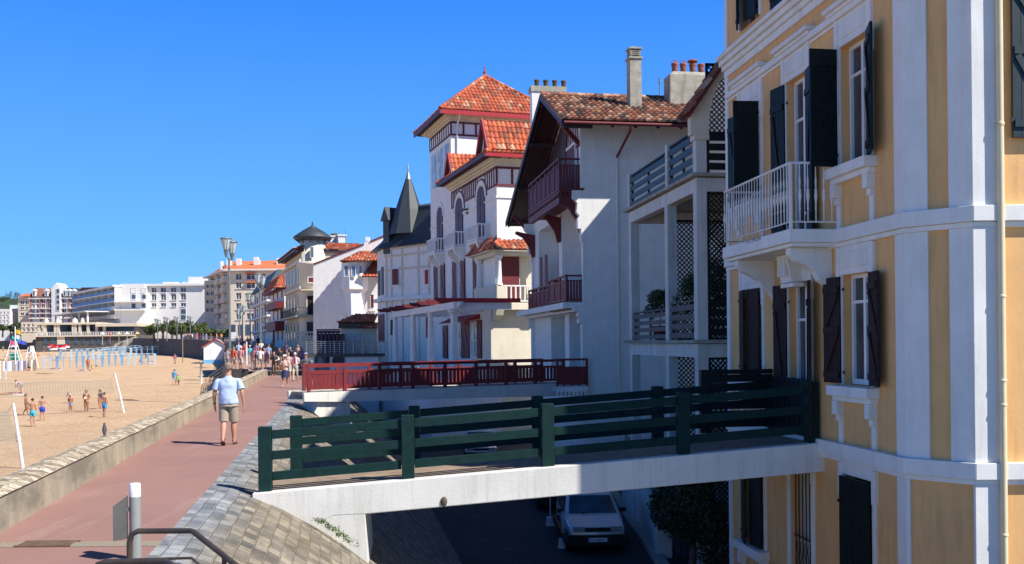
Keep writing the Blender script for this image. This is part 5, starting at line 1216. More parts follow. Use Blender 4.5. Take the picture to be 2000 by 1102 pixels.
# steel railed footbridge and its white abutment
GB = cam_frame(597, 66, -3.0); gbr = GB.root('footbridge', label='level steel railed footbridge with a dark beam before the white pavilion', cat='footbridge')
P = lambda px, py, y=0: GB.s_(px, py, y); x0, x1 = P(598, 690)[0], P(745, 690)[0]; zd = P(660, 691)[1]
m = MB(); m.box(x0, x1, 0, 2.0, zd-.22, zd); m.build('beam', M['riser'], gbr)
m = MB(); zt = P(660, 667)[1]
for y in (0.05, 1.95):
    for i in range(6): z = zd+.12+(zt-zd-.12)*i/5; m.tube([(x0, y, z), (x1, y, z)], .022, 6)
    for i in range(9): x = x0+(x1-x0)*i/8; m.box(x-.03, x+.03, y-.03, y+.03, zd, zt+.02)
m.build('railing', M['galv'], gbr)
m = MB(); a = P(643, 700)[0]; m.box(a, P(738, 700)[0], .2, 5, 0, zd-.221); m.box(P(597, 700)[0], P(613, 700)[0], .1, 1.9, 0, zd-.2); m.build('abutment', M['white'], gbr)
x, z = P(660, 705); m = MB(TS); m.lathe((0, 0, 0), [(0, 0)]) if False else None
m = MB(); n = 20; m.prism([(x+.42*cos(2*pi*i/n), .12, z+.42*sin(2*pi*i/n)) for i in range(n)], (0, .07, 0)); m.build('round_opening', M['iron'], gbr)
m = MB(); m.box(P(621, 700)[0], P(638, 700)[0], .15, .2, P(630, 718)[1], P(630, 698)[1]); m.build('window', M['glass'], gbr)

# villa with round tower
VL = Frame(592, 108, 330, .8); vl = VL.root('tower_villa', label='ochre stone villa with a round corner tower under a grey cone roof', cat='villa')
ye = VL.f(558, 560)[0]; zt = VL.f(590, 492)[1]; m = MB(); m.box(0, 9, 0, ye, 0, zt); m.build('wall', M['ochre_far'], vl)
m = MB(); m.box(-.9, 9, -.3, ye+.5, zt, zt+.25); m.build('eaves', M['maroon_wood'], vl)
A = (-1.0, -.4, zt+.3); B = (9, -.4, zt+.3)
za = zt+.1
tile_roof(vl, (-1, ye+.6, zt+.3), (-1, -.4, zt+.3), (3, -.4, za+1.5), (3, ye+.6, za+1.5), .3, .5, 'red'); tile_roof(vl, (-1, -.4, zt+.3), (9, -.4, zt+.3), (7, 3.6, za+1.3), (3, 3.6, za+1.3), .3, .5, 'red')
cxy = VL.s_(611, 500, .6); r = 1.42; zs = lambda py: VL.s_(611, py, -.8)[1]
m = MB(); m.lathe((cxy[0], .6, 0), [(r+.15, 0), (r+.15, zs(520)), (r+.4, zs(517)), (r+.4, zs(511)), (r, zs(510)), (r, zs(464)), (r*.5, zs(463))], 24); m.build('round_tower', M['cream'], vl)
m = MB(); m.lathe((cxy[0], .6, 0), [(r+.05, zs(469)), (2.15, zs(464)), (2.15, zs(461)), (1.2, zs(449)), (.12, zs(438)), (.12, zs(435)), (.02, zs(429))], 24); m.build('cone_roof', M['slate'], vl)
for i in range(10):
    t = 2*pi*i/10; q = MB(); q.bar((cxy[0]+(r-.02)*cos(t), .6+(r-.02)*sin(t), zs(473)), (cxy[0]+2.0*cos(t), .6+2.0*sin(t), zs(465)), .12, .12); q.build('bracket', M['timber'], vl)
win_cam(vl, VL, 606, 483, 612, 503, -1.0, 'glass_sky', 'cream')
win_cam(vl, VL, 602, 542, 613, 552, -1.05, 'dark_red'); win_cam(vl, VL, 600, 578, 614, 615, -1.05, 'brown_shutter', 'cream'); win_cam(vl, VL, 599, 629, 614, 655, -1.05, 'iron', 'cream')
for py in (617, 566): 
    z = zs(py); m = MB(); m.box(-.4, cxy[0]+1.4, -1.8, .2, z-.15, z)
    if py == 617:
        m.box(-1.0, -.4, -1.8, ye*.9, z-.15, z)
    b_ = m.build('balcony', M['ochre_far'], vl)
    m = MB(); 
    for i in range(16): x = -.9+i*.25; m.box(x, x+.03, -1.8, -1.77, z, z+.85)
    m.box(-1, cxy[0]+1.3, -1.81, -1.76, z+.85, z+.9); m.box(-1, -.95, -1.8, ye*.9, z+.85, z+.9)
    for i in range(40): y = -1.7+i*ye*.95/40; m.box(-1, -.97, y, y+.03, z, z+.85)
    if py == 617: m.build('railing', M['iron'], b_)
m = MB(); z = zs(664); m.box(-1.2, cxy[0]+1.2, -2.6, -2.2, z, z+.15); m.box(-1.2, cxy[0]+1.2, -2.6, -2.2, z+.75, z+.9)
for i in range(14): m.lathe((-1+i*.3, -2.4, z+.15), [(.05, 0), (.1, .2), (.05, .4), (.06, .6)], 6)
m.build('balustrade', M['cream'], vl)
for row, (a, b) in enumerate(((521, 553), (575, 608), (628, 664))):
    for px in (584, 577, 571, 565, 560.5):
        y0 = VL.f(px, 560)[0]; z1_, z0_ = VL.f(584, a)[1], VL.f(584, b)[1]
        q = MB(TF); q.box(y0-.5, y0+.6, 0, .12, z0_-.1, z1_+.2); w_ = q.build('window', M['cream'], vl); q = MB(TF); q.box(y0-.3, y0+.4, .12, .14, z0_, z1_); q.build('pane', M['glass'], w_)
m = MB(TF); 
for z in (VL.f(584, 565)[1], VL.f(584, 617)[1], VL.f(584, 513)[1]): m.box(-.1, ye, 0, .35, z-.15, z+.15)
m.build('string_course', M['cream'], vl)
for x, y, a, b, w_ in ((654, 6, 463, 495, 1.0), (668, 5, 461, 495, .9)):
    xx, z1_ = VL.s_(x, a, y); _, z0_ = VL.s_(x, b, y); q = MB(); q.box(xx-w_/2, xx+w_/2, y, y+1, z0_, z1_); q.box(xx-w_/2-.1, xx+w_/2+.1, y-.1, y+1.1, z1_, z1_+.15); q.build('chimney', M['white_far'], vl)
    if x == 654: q = MB(); q.lathe((xx+.1, y+.5, z1_+.15), [(.6, 0), (.5, .25), (.2, .35)], 8); q.build('chimney_cap', M['pot_dark'], vl)
m = MB(); xx, z1_ = VL.s_(675, 447, 5); m.tube([(xx, 5, z1_-3), (xx, 5, z1_)], .04, 5); m.box(xx-.8, xx+.8, 4.98, 5.02, z1_-1.1, z1_-1.06); m.build('antenna', M['galv'], vl)

# narrow red timbered house, brick striped house
NR = Frame(556, 128, 330, 1.4); nr = NR.root('timbered_house', label='narrow house with dark red balconies and red tile roof left of the ochre villa', cat='house')
ye = NR.f(528, 600)[0]; zt = NR.f(545, 562)[1]; m = MB(); m.box(0, 6, 0, ye, 0, zt); m.build('wall', M['white_far'], nr)
z0_ = NR.f(548, 560, -.8)[1]; z1_ = NR.f(535, 545, 2)[1]
tile_roof(nr, (-1.2, -.6, z0_), (7, -.6, z0_), (5.5, 3, z0_+2), (0, 3, z0_+2), .3, .5, 'red'); tile_roof(nr, (-1.2, ye+.5, z0_), (-1.2, -.6, z0_), (0, 3, z0_+2), (0, ye-2, z0_+2), .3, .5, 'red')
m = MB(); m.box(-1.1, 7, -.5, ye+.4, z0_-.15, z0_-.02); m.build('eaves', M['dark_red'], nr)
for a, b in ((586, 596), (626, 640)):
    z1_, z0_ = NR.f(545, a, -1)[1], NR.f(545, b, -1)[1]; q = MB(); q.box(-1.2, 0, 0, ye*.7, z0_-.3, z0_); q.box(-1.2, -1.1, 0, ye*.7, z0_, z1_); q.box(-1.09, 0, 0, .1, z0_, z1_-.01); q.build('balcony', M['dark_red'], nr)
for a, b in ((565, 584), (602, 624), (645, 665)):
    for f_ in (.1, .4, .7):
        z1_, z0_ = NR.f(545, a)[1], NR.f(545, b)[1]; q = MB(TF); q.box(ye*f_, ye*f_+1.2, 0, .06, z0_, z1_); q.build('shutter', M['dark_red'], nr)
win_cam(nr, NR, 548, 605, 552, 622, 0, 'glass', 'dark_red')
BS = Frame(532, 150, 330, 2.1); bs = BS.root('brick_striped_house', label='tall narrow house with red brick stripes and a dark slate roof by the second lamp', cat='house')
ye = BS.f(495, 600)[0]; zt = BS.f(520, 562)[1]; m = MB(); m.box(0, 5, 0, ye, 0, zt); m.build('wall', M['white_far'], bs)
m = MB(); m.hexa([(-.5, -.5, zt), (5.5, -.5, zt), (5.5, ye+.5, zt), (-.5, ye+.5, zt), (1, 1, zt+2.4), (4, 1, zt+2.4), (4, ye-1, zt+2.4), (1, ye-1, zt+2.4)]); m.build('roof', M['slate'], bs)
for px in (528, 518, 508, 499):
    y0 = BS.f(px, 600)[0]; q = MB(TF); q.box(y0-.6, y0+.6, 0, .08, 2, zt-.3); q.build('brick_pier', M['pot'], bs)
for a, b in ((572, 590), (598, 618), (625, 645)):
    for px in (523, 513, 503):
        y0 = BS.f(px, 600)[0]; z1_, z0_ = BS.f(520, a)[1], BS.f(520, b)[1]; q = MB(TF); q.box(y0-.7, y0+.7, 0, .1, z0_, z1_); q.build('window', M['glass'], bs)
    z = BS.f(520, b+1)[1]; q = MB(TF); q.box(0, ye, .1, .8, z-.2, z+.1); q.build('string_course', M['white_far'], bs)

# lower white house between, red awnings at the foot of the street front
for i, (px, Y, h_, mt, lb) in enumerate(((540, 140, 4.0, 'red_bright', 'small red shop front with awning at the end of the promenade crowd'),)):
    fr = cam_frame(px-7, Y, z_prom(Y)); q = fr.root('kiosk', label=lb, cat='kiosk'); m = MB(); m.box(0, 2.6, 0, 2.5, 0, 2.8); m.build('cabin', M['dark_red'], q); m = MB(); m.prism([(-.3, -1.2, 2.6), (-.3, .2, 3.3), (-.3, .2, 3.2)], (3.2, 0, 0)); m.build('awning', M[mt], q)

# ------------------------------------------------------------------ lower street: cars, garden wall, hedge
def car(loc, rz, body='car_white', plate=True, **k):
    r = empty('parked_car', loc, rz, **k); W = .79
    # side profile (y forward = -y local front at y=0), z
    def section(y): pass
    prof = [(-.02, .42), (.0, .62), (.10, .72), (.95, .88), (1.62, 1.34), (1.95, 1.40), (3.0, 1.39), (3.45, 1.28), (3.72, .88), (3.76, .5), (3.72, .30), (.05, .26)]
    me = bpy.data.meshes.new('body'); bm = bmesh.new(); rings = []
    def halfw(y, z): 
        w = W*(1-.10*max(0, (.55-y)/.55)**2-.06*max(0, (y-3.2)/.56)**2); return w*(1-.20*max(0, (z-.84)/.56)) - .02*max(0, (.5-z)/.24)
    n = len(prof); X = [-1, -.93, -.5, 0, .5, .93, 1]
    for xi in X:
        ring = []
        for (y, z) in prof:
            sh = .05 if abs(xi) == 1 else 0; hw = halfw(y, z); bow = .06*(xi*xi) if y < .5 else (-.05*xi*xi if y > 3.4 else 0)
            ring.append(bm.verts.new((xi*hw, y+bow, z-(.035 if abs(xi) == 1 and z > .6 else 0))))
        rings.append(ring)
    for a, b in zip(rings, rings[1:]):
        for i in range(n): bm.faces.new((a[i], a[(i+1) % n], b[(i+1) % n], b[i]))
    bm.faces.new(rings[0]); bm.faces.new(rings[-1][::-1]); bmesh.ops.recalc_face_normals(bm, faces=bm.faces); bm.to_mesh(me); bm.free()
    me.materials.append(M[body]); o = bpy.data.objects.new('body', me); COL.objects.link(o); o.parent = r; bv = o.modifiers.new('b', 'BEVEL'); bv.width = .03; bv.segments = 2; bv.limit_method = 'ANGLE'; bv.angle_limit = .5
    q = MB(); 
    def sp(y, z, x): return (x*halfw(y, z)*1.0, y-.012, z+.012)
    q._a([sp(1.0, .91, -.86), sp(1.0, .91, .86), sp(1.58, 1.31, .86), sp(1.58, 1.31, -.86)], [(0, 1, 2, 3)]); q.build('windscreen', M['glass'], r)
    for sx in (-1, 1):
        q = MB(); f = lambda y, z: (sx*(halfw(y, z)*1.0+.006), y, z)
        q._a([f(1.12, .92), f(1.95, .92), f(1.95, 1.27), f(1.60, 1.27)], [(0, 1, 2, 3)]); q.build('side_window', M['glass'], r)
        q = MB(); q._a([f(2.02, .92), f(3.3, .94), f(3.05, 1.27), f(2.02, 1.27)], [(0, 1, 2, 3)]); q.build('side_window', M['glass'], r)
        q = MB(); q.box(sx*.50-.16, sx*.50+.16, -.035+.02, .06, .60, .72); q.build('headlight', M['headlight'], r)
        q = MB(); q.box(sx*.86-.09, sx*.86+.09, 1.15, 1.22, .92, 1.03); q.build('mirror', M['black'], r)
        for y in (.68, 2.98):
            t = MB(Matrix.Translation((sx*.70, y, .28)) @ Matrix.Rotation(pi/2, 4, 'Y')); t.lathe((0, 0, 0), [(.16, -.09), (.26, -.09), (.28, -.05), (.28, .05), (.26, .09), (.16, .09)], 20); wl = t.build('wheel', M['black'], r)
            t = MB(Matrix.Translation((sx*.70, y, .28)) @ Matrix.Rotation(pi/2, 4, 'Y')); t.lathe((0, 0, 0), [(.001, sx*.075), (.08, sx*.085), (.16, sx*.07), (.165, sx*.09)], 16); t.build('hubcap', M['galv'], wl)
    q = MB(); q.prism([(-.80, -.06, .25), (.80, -.06, .25), (.80, -.06, .52), (-.80, -.06, .52)], (0, .14, 0)); q.box(-.34, .34, -.02, .06, .60, .70); q.box(-.86, .86, .06, 3.7, .24, .42); q.build('bumper', M['black'], r)
    if plate:
        q = MB(); q.box(-.26, .26, -.075, -.062, .34, .45); pl = q.build('number_plate', M['plastic_white'], r)
        q = MB(); q.box(-.262, -.225, -.078, -.063, .339, .451); q.box(.225, .262, -.078, -.063, .339, .451); q.build('plate_band', M['blue_sky_paint'], pl)
        text('CG-728-FS', pl, Matrix(((1, 0, 0, -.215), (0, 0, -1, -.077), (0, 1, 0, .36), (0, 0, 0, 1))), .085, 'black')
    q = MB(); q.bar((-.3, .98, .915), (.1, 1.05, .95), .02, .02); q.build('wiper', M['black'], r)
    return r
surf('car_white', (.62, .63, .62), .25, .02, 2, 0, bmp=0, coat=.8); surf('headlight', (.7, .72, .75), .12, .05, 3, 0, metal=.7, bmp=0); surf('car_grey', (.25, .30, .36), .25, .02, 2, 0, bmp=0, coat=.8)
cp = onz(1168, 1083, -3.5); car((cp.x, cp.y, -3.5), radians(3), label='old white hatchback parked facing the camera under the green footbridge', cat='car')
c2 = onz(1100, 1010, -3.5); car((c2.x+.05, c2.y+1.0, -3.5), radians(3), 'car_grey', False, label='pale blue grey car parked just behind the white hatchback', cat='car')
c3 = onz(965, 905, -3.5); car((c3.x-.6, c3.y, -3.5), radians(4), 'car_white', False, label='distant white car seen through the gap between the green rails', cat='car')
# bollard blocks with posts
for (px, py), lb in zip(((1100, 1070), (1075, 1026)), ('white concrete block with a thin post beside the near white car', 'white concrete block with a thin post beside the grey car')):
    q = onz(px, py, -3.5); r = empty('parking_post', q, label=lb, cat='bollard', group='concrete parking posts'); m = MB(); m.hexa([(-.14, -.14, 0), (.14, -.14, 0), (.14, .14, 0), (-.14, .14, 0), (-.11, -.11, .25), (.11, -.11, .25), (.11, .11, .25), (-.11, .11, .25)]); m.build('block', M['white_old'], r, bevel=.01); m = MB(); m.tube([(0, 0, .25), (0, 0, 1.0)], .02, 6); m.build('post', M['white_pipe'], r)
# garden wall with pillar, panels and gate
gw = empty('garden_wall', (3.9, 25.4, -3.5), label='low white garden wall with dark iron panels beside the parked cars', cat='wall')
m = MB(); m.box(-.12, .12, .2, 8.6, 0, 1.35); m.box(-.16, .16, .2, 8.6, 1.351, 1.42); m.build('wall_body', M['white_old'], gw)
m = MB(); m.box(-.2, .2, -.2, .19, 0, 1.95); m.box(-.25, .25, -.25, .24, 1.951, 2.05); m.build('pillar', M['white_old'], gw, bevel=.01)
m = MB(); m.box(-.02, .02, .4, 8.4, 1.42, 2.35)
for i in range(26): m.box(-.04, .04, .4+i*.31, .44+i*.31, 1.42, 2.4)
m.build('panel', M['galv'], gw)
gt = empty('garden_gate', (4.15, 25.2, -3.5), -.02, label='dark blue boarded garden gate between two white pillars', cat='gate')
for i in range(7): m = MB(); m.box(.02+i*.15, .15+i*.15, -.02, .02, .05, 1.7); m.build('board', M['gate_blue'] if 'gate_blue' in M else surf('gate_blue', (.02, .05, .11), .5, .2, 5), gt)
m = MB(); m.box(1.1, 1.4, -.15, .15, 0, 1.9); m.box(1.06, 1.44, -.19, .19, 1.901, 1.98); m.build('pillar', M['white_old'], gt)
hz = empty('hedge', (4.15, 22.9, -3.5), label='dense dark green bush hanging over the white garden wall and gate', cat='bush')
q = MB(); q.tube([(0, 0, 0), (.1, 0, 1.2), (.3, .1, 2.4)], [.09, .07, .04], 7); q.build('trunk', M['timber'], hz)
bush((-.1, .4, 2.0), (.95, 1.7, 1.15), 9000, .055, DK, 'foliage', hz)
bush((.35, -.2, 1.2), (.7, .7, .9), 3500, .055, DK, 'foliage', hz)
# clutter by the red bridge seen under its beam
bn = onz(1000, 880, -3.5)
# ------------------------------------------------------------------ far end of the bay
surf('hill_green', (.035, .06, .022), .95, .6, .12, 0, bmp=0); surf('orange_roof', (.60, .17, .06), .85, .2, .6, .2, (.35, .1, .05), 0)
surf('shade_glass', (.06, .09, .13), .2, .3, .5, 0, bmp=0); surf('blue_trim', (.10, .22, .42), .6, .2, 1, 0, bmp=0); surf('roof_brown', (.24, .11, .075), .85, .2, 1, 0, bmp=0); surf('brick_far', (.40, .18, .13), .9, .15, .6, 0, bmp=0)
# hill behind the far left
m = MB(); pts = []; nx = 60
for j, Y in enumerate((560, 700, 900, 1200)):
    for i in range(nx+1):
        X = -900+i*14.5; c = at(20, 570, 900).x; h_ = [0, 35, 37, 34][j]*math.exp(-((X+(385 if j < 2 else 500))/120)**2)+ [0, 2, 3, 3][j]*math.exp(-((X+250)/200)**2) + (2.5*noise.noise(Vector((X*.02, Y*.02, 0))) if j else 0); pts.append((X, Y, 3+h_))
m._a(pts, [(j*(nx+1)+i, j*(nx+1)+i+1, (j+1)*(nx+1)+i+1, (j+1)*(nx+1)+i) for j in range(3) for i in range(nx)], True); m.build('hill', M['hill_green'], kind='structure')
FARG = [(.035, .065, .02), (.05, .09, .025), (.025, .045, .018), (.07, .11, .03)]
def tree_far(px, py_top, py_bot, Y, wpx, label, group=None, n=700, flat=1.0, cols=FARG, size=None, nm='tree'):
    a, b = at(px, py_bot, Y), at(px, py_top, Y); H = b.z-a.z; W = wpx*Y/F
    r = empty(nm, a, 0, label=label, cat='tree', group=group); q = MB(); q.tube([(0, 0, -1), (.1, 0, H*.3), (0, .1, H*.65)], [W*.04+.1, W*.03+.08, .05], 7)
    for k in range(4): t = k*1.6; q.tube([(0, 0, H*.3), (W*.22*cos(t), W*.22*sin(t), H*.62)], [W*.02+.06, .04], 5)
    q.build('trunk', M['timber'], r)
    def f():
        return None
    bl = [(Vector((random.uniform(-.34, .34)*W, random.uniform(-.3, .3)*W, H*random.uniform(.38, .84))), random.uniform(.16, .26)) for _ in range(11)]
    def fn():
        c, s_ = random.choice(bl); v = Vector((random.gauss(0, 1), random.gauss(0, 1), random.gauss(0, 1))).normalized()*random.uniform(.5, 1); return (c.x+v.x*s_*W, c.y+v.y*s_*W, c.z+v.z*s_*H*.8), None
    leaves(fn, n, size or max(.12, W*.045), cols, 'crown', r); return r
for i, (px, a, b, w_) in enumerate(((3, 573, 600, 26), (17, 567, 598, 20), (36, 569, 596, 18), (29, 580, 606, 26), (9, 585, 606, 24), (44, 582, 600, 14))):
    tree_far(px, a, b, 690+12*i, w_, ['round dark pine on the hilltop at the left edge', 'tall dark pine, second on the hilltop from the left', 'flat topped pine right of the hilltop gap', 'lower green tree below the hilltop pines', 'low wide green tree at the left edge of the hill', 'small bush-like tree at the right foot of the hill'][i], 'trees on the far hill', 600)

def block(name, label, px0, px1, py_top, Y, depth, z0=None, wall='white_far', rows=(), colsx=(), wtop='glass', roof=None, cat='building', frame='white_far', winw=.7, wm='shade_glass', balc=None):
    "camera-facing block; windows at pixel rows (top, bottom) and columns"
    fr = cam_frame(px0, Y, z_prom(Y)-1 if z0 is None else z0); r = fr.root(name, label=label, cat=cat)
    x1 = fr.s_(px1, py_top)[0]; zt = fr.s_((px0+px1)/2, py_top)[1]
    holes = []; W_ = []
    for a, b in rows:
        z1_, z0_ = fr.s_((px0+px1)/2, a)[1], fr.s_((px0+px1)/2, b)[1]
        for c0, c1 in colsx:
            xa, xb = fr.s_(c0, a)[0], fr.s_(c1, a)[0]; holes.append((xa, xb, z0_, z1_))
    m = MB(TS); m.panel(0, x1, 0, zt, holes, .35); m.T = Matrix(); m.poly([(0, 0, 0), (0, depth, 0), (0, depth, zt), (0, 0, zt)]); m.poly([(x1, 0, 0), (x1, depth, 0), (x1, depth, zt), (x1, 0, zt)]); m.poly([(0, 0, zt), (x1, 0, zt), (x1, depth, zt), (0, depth, zt)]); m.poly([(0, depth, 0), (x1, depth, 0), (x1, depth, zt), (0, depth, zt)])
    m.build('wall', M[wall], r)
    for xa, xb, za, zb in holes:
        q = MB(TS); q.box((xa+xb)/2-.06, (xa+xb)/2+.06, -.33, -.24, za, zb); q.box(xa, xb, -.33, -.25, zb-(zb-za)*.32, zb-(zb-za)*.28); q.box(xa-.1, xb+.1, .0, .18, za-.15, za-.0); o = q.build('window', M[frame], r); q = MB(TS); q.box(xa, xb, -.38, -.34, za, zb); q.build('pane', M[wm], o)
    return fr, r, x1, zt
# pale apartment block with the orange roof
fr, r, x1, zt = block('apartment_block', 'large cream apartment block under an orange tiled hip roof', 450, 562, 526, 215, 30, wall='cream_far', rows=((535, 546), (552, 563), (572, 584), (592, 604), (612, 624)), colsx=((461, 471), (482, 498), (508, 518), (530, 540)), frame='white_far')
P = lambda px, py, y=0: fr.s_(px, py, y)
m = MB(); a = P(410, 526, 24); 
m.poly([(0, 0, 0), (a[0], 24, 0), (a[0], 24, zt), (0, 0, zt)]); m.poly([(0, 0, 0), (-.01, 0, 0), (-.01, 0, zt), (0, 0, zt)]); m.build('side_wall', M['cream_far'], r)
d = Vector((a[0], 24, 0)); dl = d.length; dn = d/dl; nn = Vector((dn.y, -dn.x, 0)); nn = nn if nn.y < 0 else -nn; TA = Matrix(((dn.x, nn.x, 0, 0), (dn.y, nn.y, 0, 0), (0, 0, 1, 0), (0, 0, 0, 1)))
for k, (py0, py1) in enumerate(((535, 546), (552, 564), (572, 585), (592, 605), (612, 625))):
    z1_, z0_ = P(450, py0)[1], P(450, py1)[1]
    for t in (.12, .42, .74):
        q = MB(TA); q.box(dl*t, dl*t+dl*.16, -.2, .9, z0_-.7, z0_+.6); q.box(dl*t, dl*t+dl*.16, -.1, .9, z1_+.1, z1_+.3); b_ = q.build('balcony', M['cream_far'], r); q = MB(TA); q.box(dl*t+.2, dl*t+dl*.16-.2, .02, .06, z0_+.6, z1_+.1); q.build('window', M['shade_glass'], b_)
    if k in (0, 1): q = MB(TS); q.box(P(481, py0)[0], P(499, py0)[0], .1, .8, P(480, py0)[1]-.1, P(480, py0-2)[1]); q.build('awning', M['orange_roof'], r)
m = MB(); e = zt; r0, r1 = P(421, 512, 14), P(580, 505, 12)
rp = [P(470, 504, 14), P(600, 504, 14)]
m._a([(-.8, -1.2, e), (x1+2, -1.2, e), (x1+2, 30, e), (a[0]-1.5, 25, e), (rp[0][0]-3, 16, e+3.2), (rp[1][0], 14, e+3.2)], [(0, 1, 5, 4), (4, 5, 2, 3), (0, 4, 3), (0, 3, 2, 1), (1, 2, 5)]); m.build('roof', M['orange_roof'], r)
m = MB(); m.box(-1, x1+2, -1.4, -.2, e-.35, e-.02); m.bar((-.5, -.8, e-.2), (a[0]-1, 24, e-.2), 1.6, .3); m.build('cornice', M['white_far'], r)
for px, py0, py1, w_ in ((430, 510, 524, 3), (442, 508, 520, 8), (461, 505, 523, 8), (495, 502, 512, 8), (503, 508, 519, 3), (540, 504, 512, 8)):
    p0, p1 = P(px, py0, 6), P(px+w_, py1+8, 6); q = MB(); q.box(p0[0], p1[0], 6, 7.5, p1[1], p0[1]); q.build('chimney', M['white_far'], r)
# arcade at its foot
m = MB(TS); z1_, z0_ = P(480, 634)[1], P(480, 655)[1]
for i in range(8): x = i*1.6; m.box(x+.2, x+1.2, .02, .08, z0_, z1_)
m.build('arcade', M['shade_glass'], r)
# wing left of it in shade
block('apartment_wing', 'narrow cream apartment wing between the orange roofed block and the white hotel', 400, 420, 548, 232, 20, wall='cream_far', rows=((556, 562), (570, 577), (586, 593), (602, 609)), colsx=((403, 409), (412, 417)))
# white hotel: right block and its long left wing
fr, r, x1, zt = block('white_hotel', 'long modern white hotel with blue balconies and flat roofs behind the hedge', 290, 398, 556, 250, 25, rows=((562, 571), (575, 586), (592, 599)), colsx=((296, 305), (314, 324), (334, 344), (353, 363)))
P = lambda px, py, y=0: fr.s_(px, py, y)
for a, b, t in ((604, 614, 0), (616, 625, 0)):
    win_cam(r, fr, 353, a, 363, b, 0, 'shade_glass', 'white_far')
m = MB(); p0, p1 = P(368, 541, 2), P(392, 557, 2); m.box(p0[0], p1[0], 2, 8, p1[1]-.5, p0[1]); m.build('roof_block', M['white_far'], r)
for px in (318, 332, 355): p0, p1 = P(px, 551, 6), P(px+12, 557, 6); m = MB(); m.box(p0[0], p1[0], 6, 9, p1[1], p0[1]); m.build('roof_vent', M['white_far'], r)
m = MB(); p0, p1 = P(288, 555), P(400, 558); m.box(p0[0]-.5, p1[0]+.5, -.8, 2, p1[1], p0[1]); m.build('parapet', M['white_far'], r)
p0, p1 = P(243, 556), P(290.5, 640); m = MB(); m.box(p0[0], 0, -2.5, 12, p1[1]-3, p0[1]); m.build('stair_tower', M['white_far'], r)
for px in (257, 277):
    for a, b in ((563, 572), (576, 584), (593, 602)): win_cam(r, fr, px, a, px+8, b, -2.55, 'shade_glass' if b > 580 else 'white_far', 'white_far')
m = MB()
for py in (588, 604): z = P(260, py, -3)[1]; m.box(p0[0]-1, .5, -4.2, -2.5, z-.35, z)
m.build('canopy', M['white_far'], r)
# receding wing towards the left
pa = Vector((p0[0], -2.5, 0)); pb_ = P(152, 600, 34); pb = Vector((pb_[0], 34, 0)); d = pb-pa; dl = d.length; dn = d/dl; nn = Vector((dn.y, -dn.x, 0)); nn = nn if nn.y < 0 else -nn
TW = Matrix(((dn.x, nn.x, 0, pa.x), (dn.y, nn.y, 0, pa.y), (0, 0, 1, 0), (0, 0, 0, 1))); m = MB(TW); z_t = P(243, 558, -2.5)[1]; m.box(0, dl, -10, 0, 0, z_t-.3); m.build('wing_wall', M['white_far'], r)
for k, py in enumerate((572, 588, 604, 620)):
    z = P(243, py, -2.5)[1]; q = MB(TW); q.box(0, dl, 0, 1.6, z-.25, z); b_ = q.build('balcony', M['white_far'], r)
    q = MB(TW); q.box(0, dl, 1.5, 1.56, z, z+.75); q.build('balustrade', M['blue_trim' if k < 2 else 'white_far'], b_)
    q = MB(TW)
    for i in range(14): c = dl*(i+.1)/14; q.box(c, c+dl*.055, .0, .05, z+.1, z+1.7)
    q.build('window_band', M['shade_glass'], b_)
    for i in range(8): q = MB(TW); c = dl*i/7.0-.1; q.box(c, c+.2, .05, 1.5, z, z+1.75); q.build('divider', M['white_far'], b_)
m = MB(TW); m.box(-.3, dl, -10, 2.0, z_t-.3, z_t+.15); m.build('wing_roof', M['white_far'], r)
m = MB(TW); m.box(2, dl*.9, 2, 8, P(243, 608, -6)[1], P(243, 606.5, -6)[1])
for i in range(5): m.box(3+i*dl*.2, 3.3+i*dl*.2, 7, 7.4, 0, P(243, 607, -6)[1])
m.build('porch', M['white_far'], r)
# ornate hotel with brick piers and mansard
fr, r, x1, zt = block('ornate_hotel', 'ornate white and red hotel with a mansard roof and a central pointed gable', 58, 155, 580, 292, 20, rows=((585, 592), (594, 601), (604, 611), (613, 620)), colsx=((63, 68), (71, 76), (81, 88), (97, 103), (109, 116), (122, 129), (137, 145)), frame='white_far')
P = lambda px, py, y=0: fr.s_(px, py, y)
for px in (59, 78, 92, 119, 133, 150): p0 = P(px, 582); q = MB(TS); q.box(p0[0], p0[0]+.5, 0, .25, 2, zt); q.build('brick_pier', M['brick_far'], r)
def mans(px0, px1, pt, pb, mt): a, b = P(px0, pb), P(px1, pt); q = MB(); q.hexa([(a[0], -.5, a[1]), (b[0], -.5, a[1]), (b[0], 10, a[1]), (a[0], 10, a[1]), (a[0]+1.2, .8, b[1]), (b[0]-1.2, .8, b[1]), (b[0]-1.2, 9, b[1]), (a[0]+1.2, 9, b[1])]); q.build('mansard_roof', M[mt], r)
mans(58, 80, 562, 580, 'roof_brown'); mans(80, 104, 563, 580, 'roof_brown'); mans(120, 149, 562, 580, 'slate'); mans(149, 200, 561, 582, 'maroon_wood')
for px in (66, 90, 126, 134, 143):
    a, b = P(px, 579), P(px+6, 569); q = MB(); q.box(a[0], b[0], -.9, .6, a[1], b[1]); q.prism([(a[0]-.2, -1, b[1]), (b[0]+.2, -1, b[1]), ((a[0]+b[0])/2, -1, b[1]+.7)], (0, 1.6, 0)); d_ = q.build('dormer', M['white_far'], r); q = MB(); q.box(a[0]+.25, b[0]-.25, -.95, -.9, a[1]+.2, b[1]-.2); q.build('pane', M['shade_glass'], d_)
a, b = P(104, 640), P(121, 564); tp = P(113, 553); q = MB(); q.prism([(a[0], -1, a[1]), (b[0], -1, a[1]), (b[0], -1, b[1]), (tp[0], -1, tp[1]), (a[0], -1, b[1])], (0, 6, 0)); q.build('central_gable', M['white_far'], r)
for a_, b_ in ((565, 573), (577, 584), (587, 594), (598, 606)): win_cam(r, fr, 110, a_, 116, b_, -1.05, 'shade_glass', 'white_far')
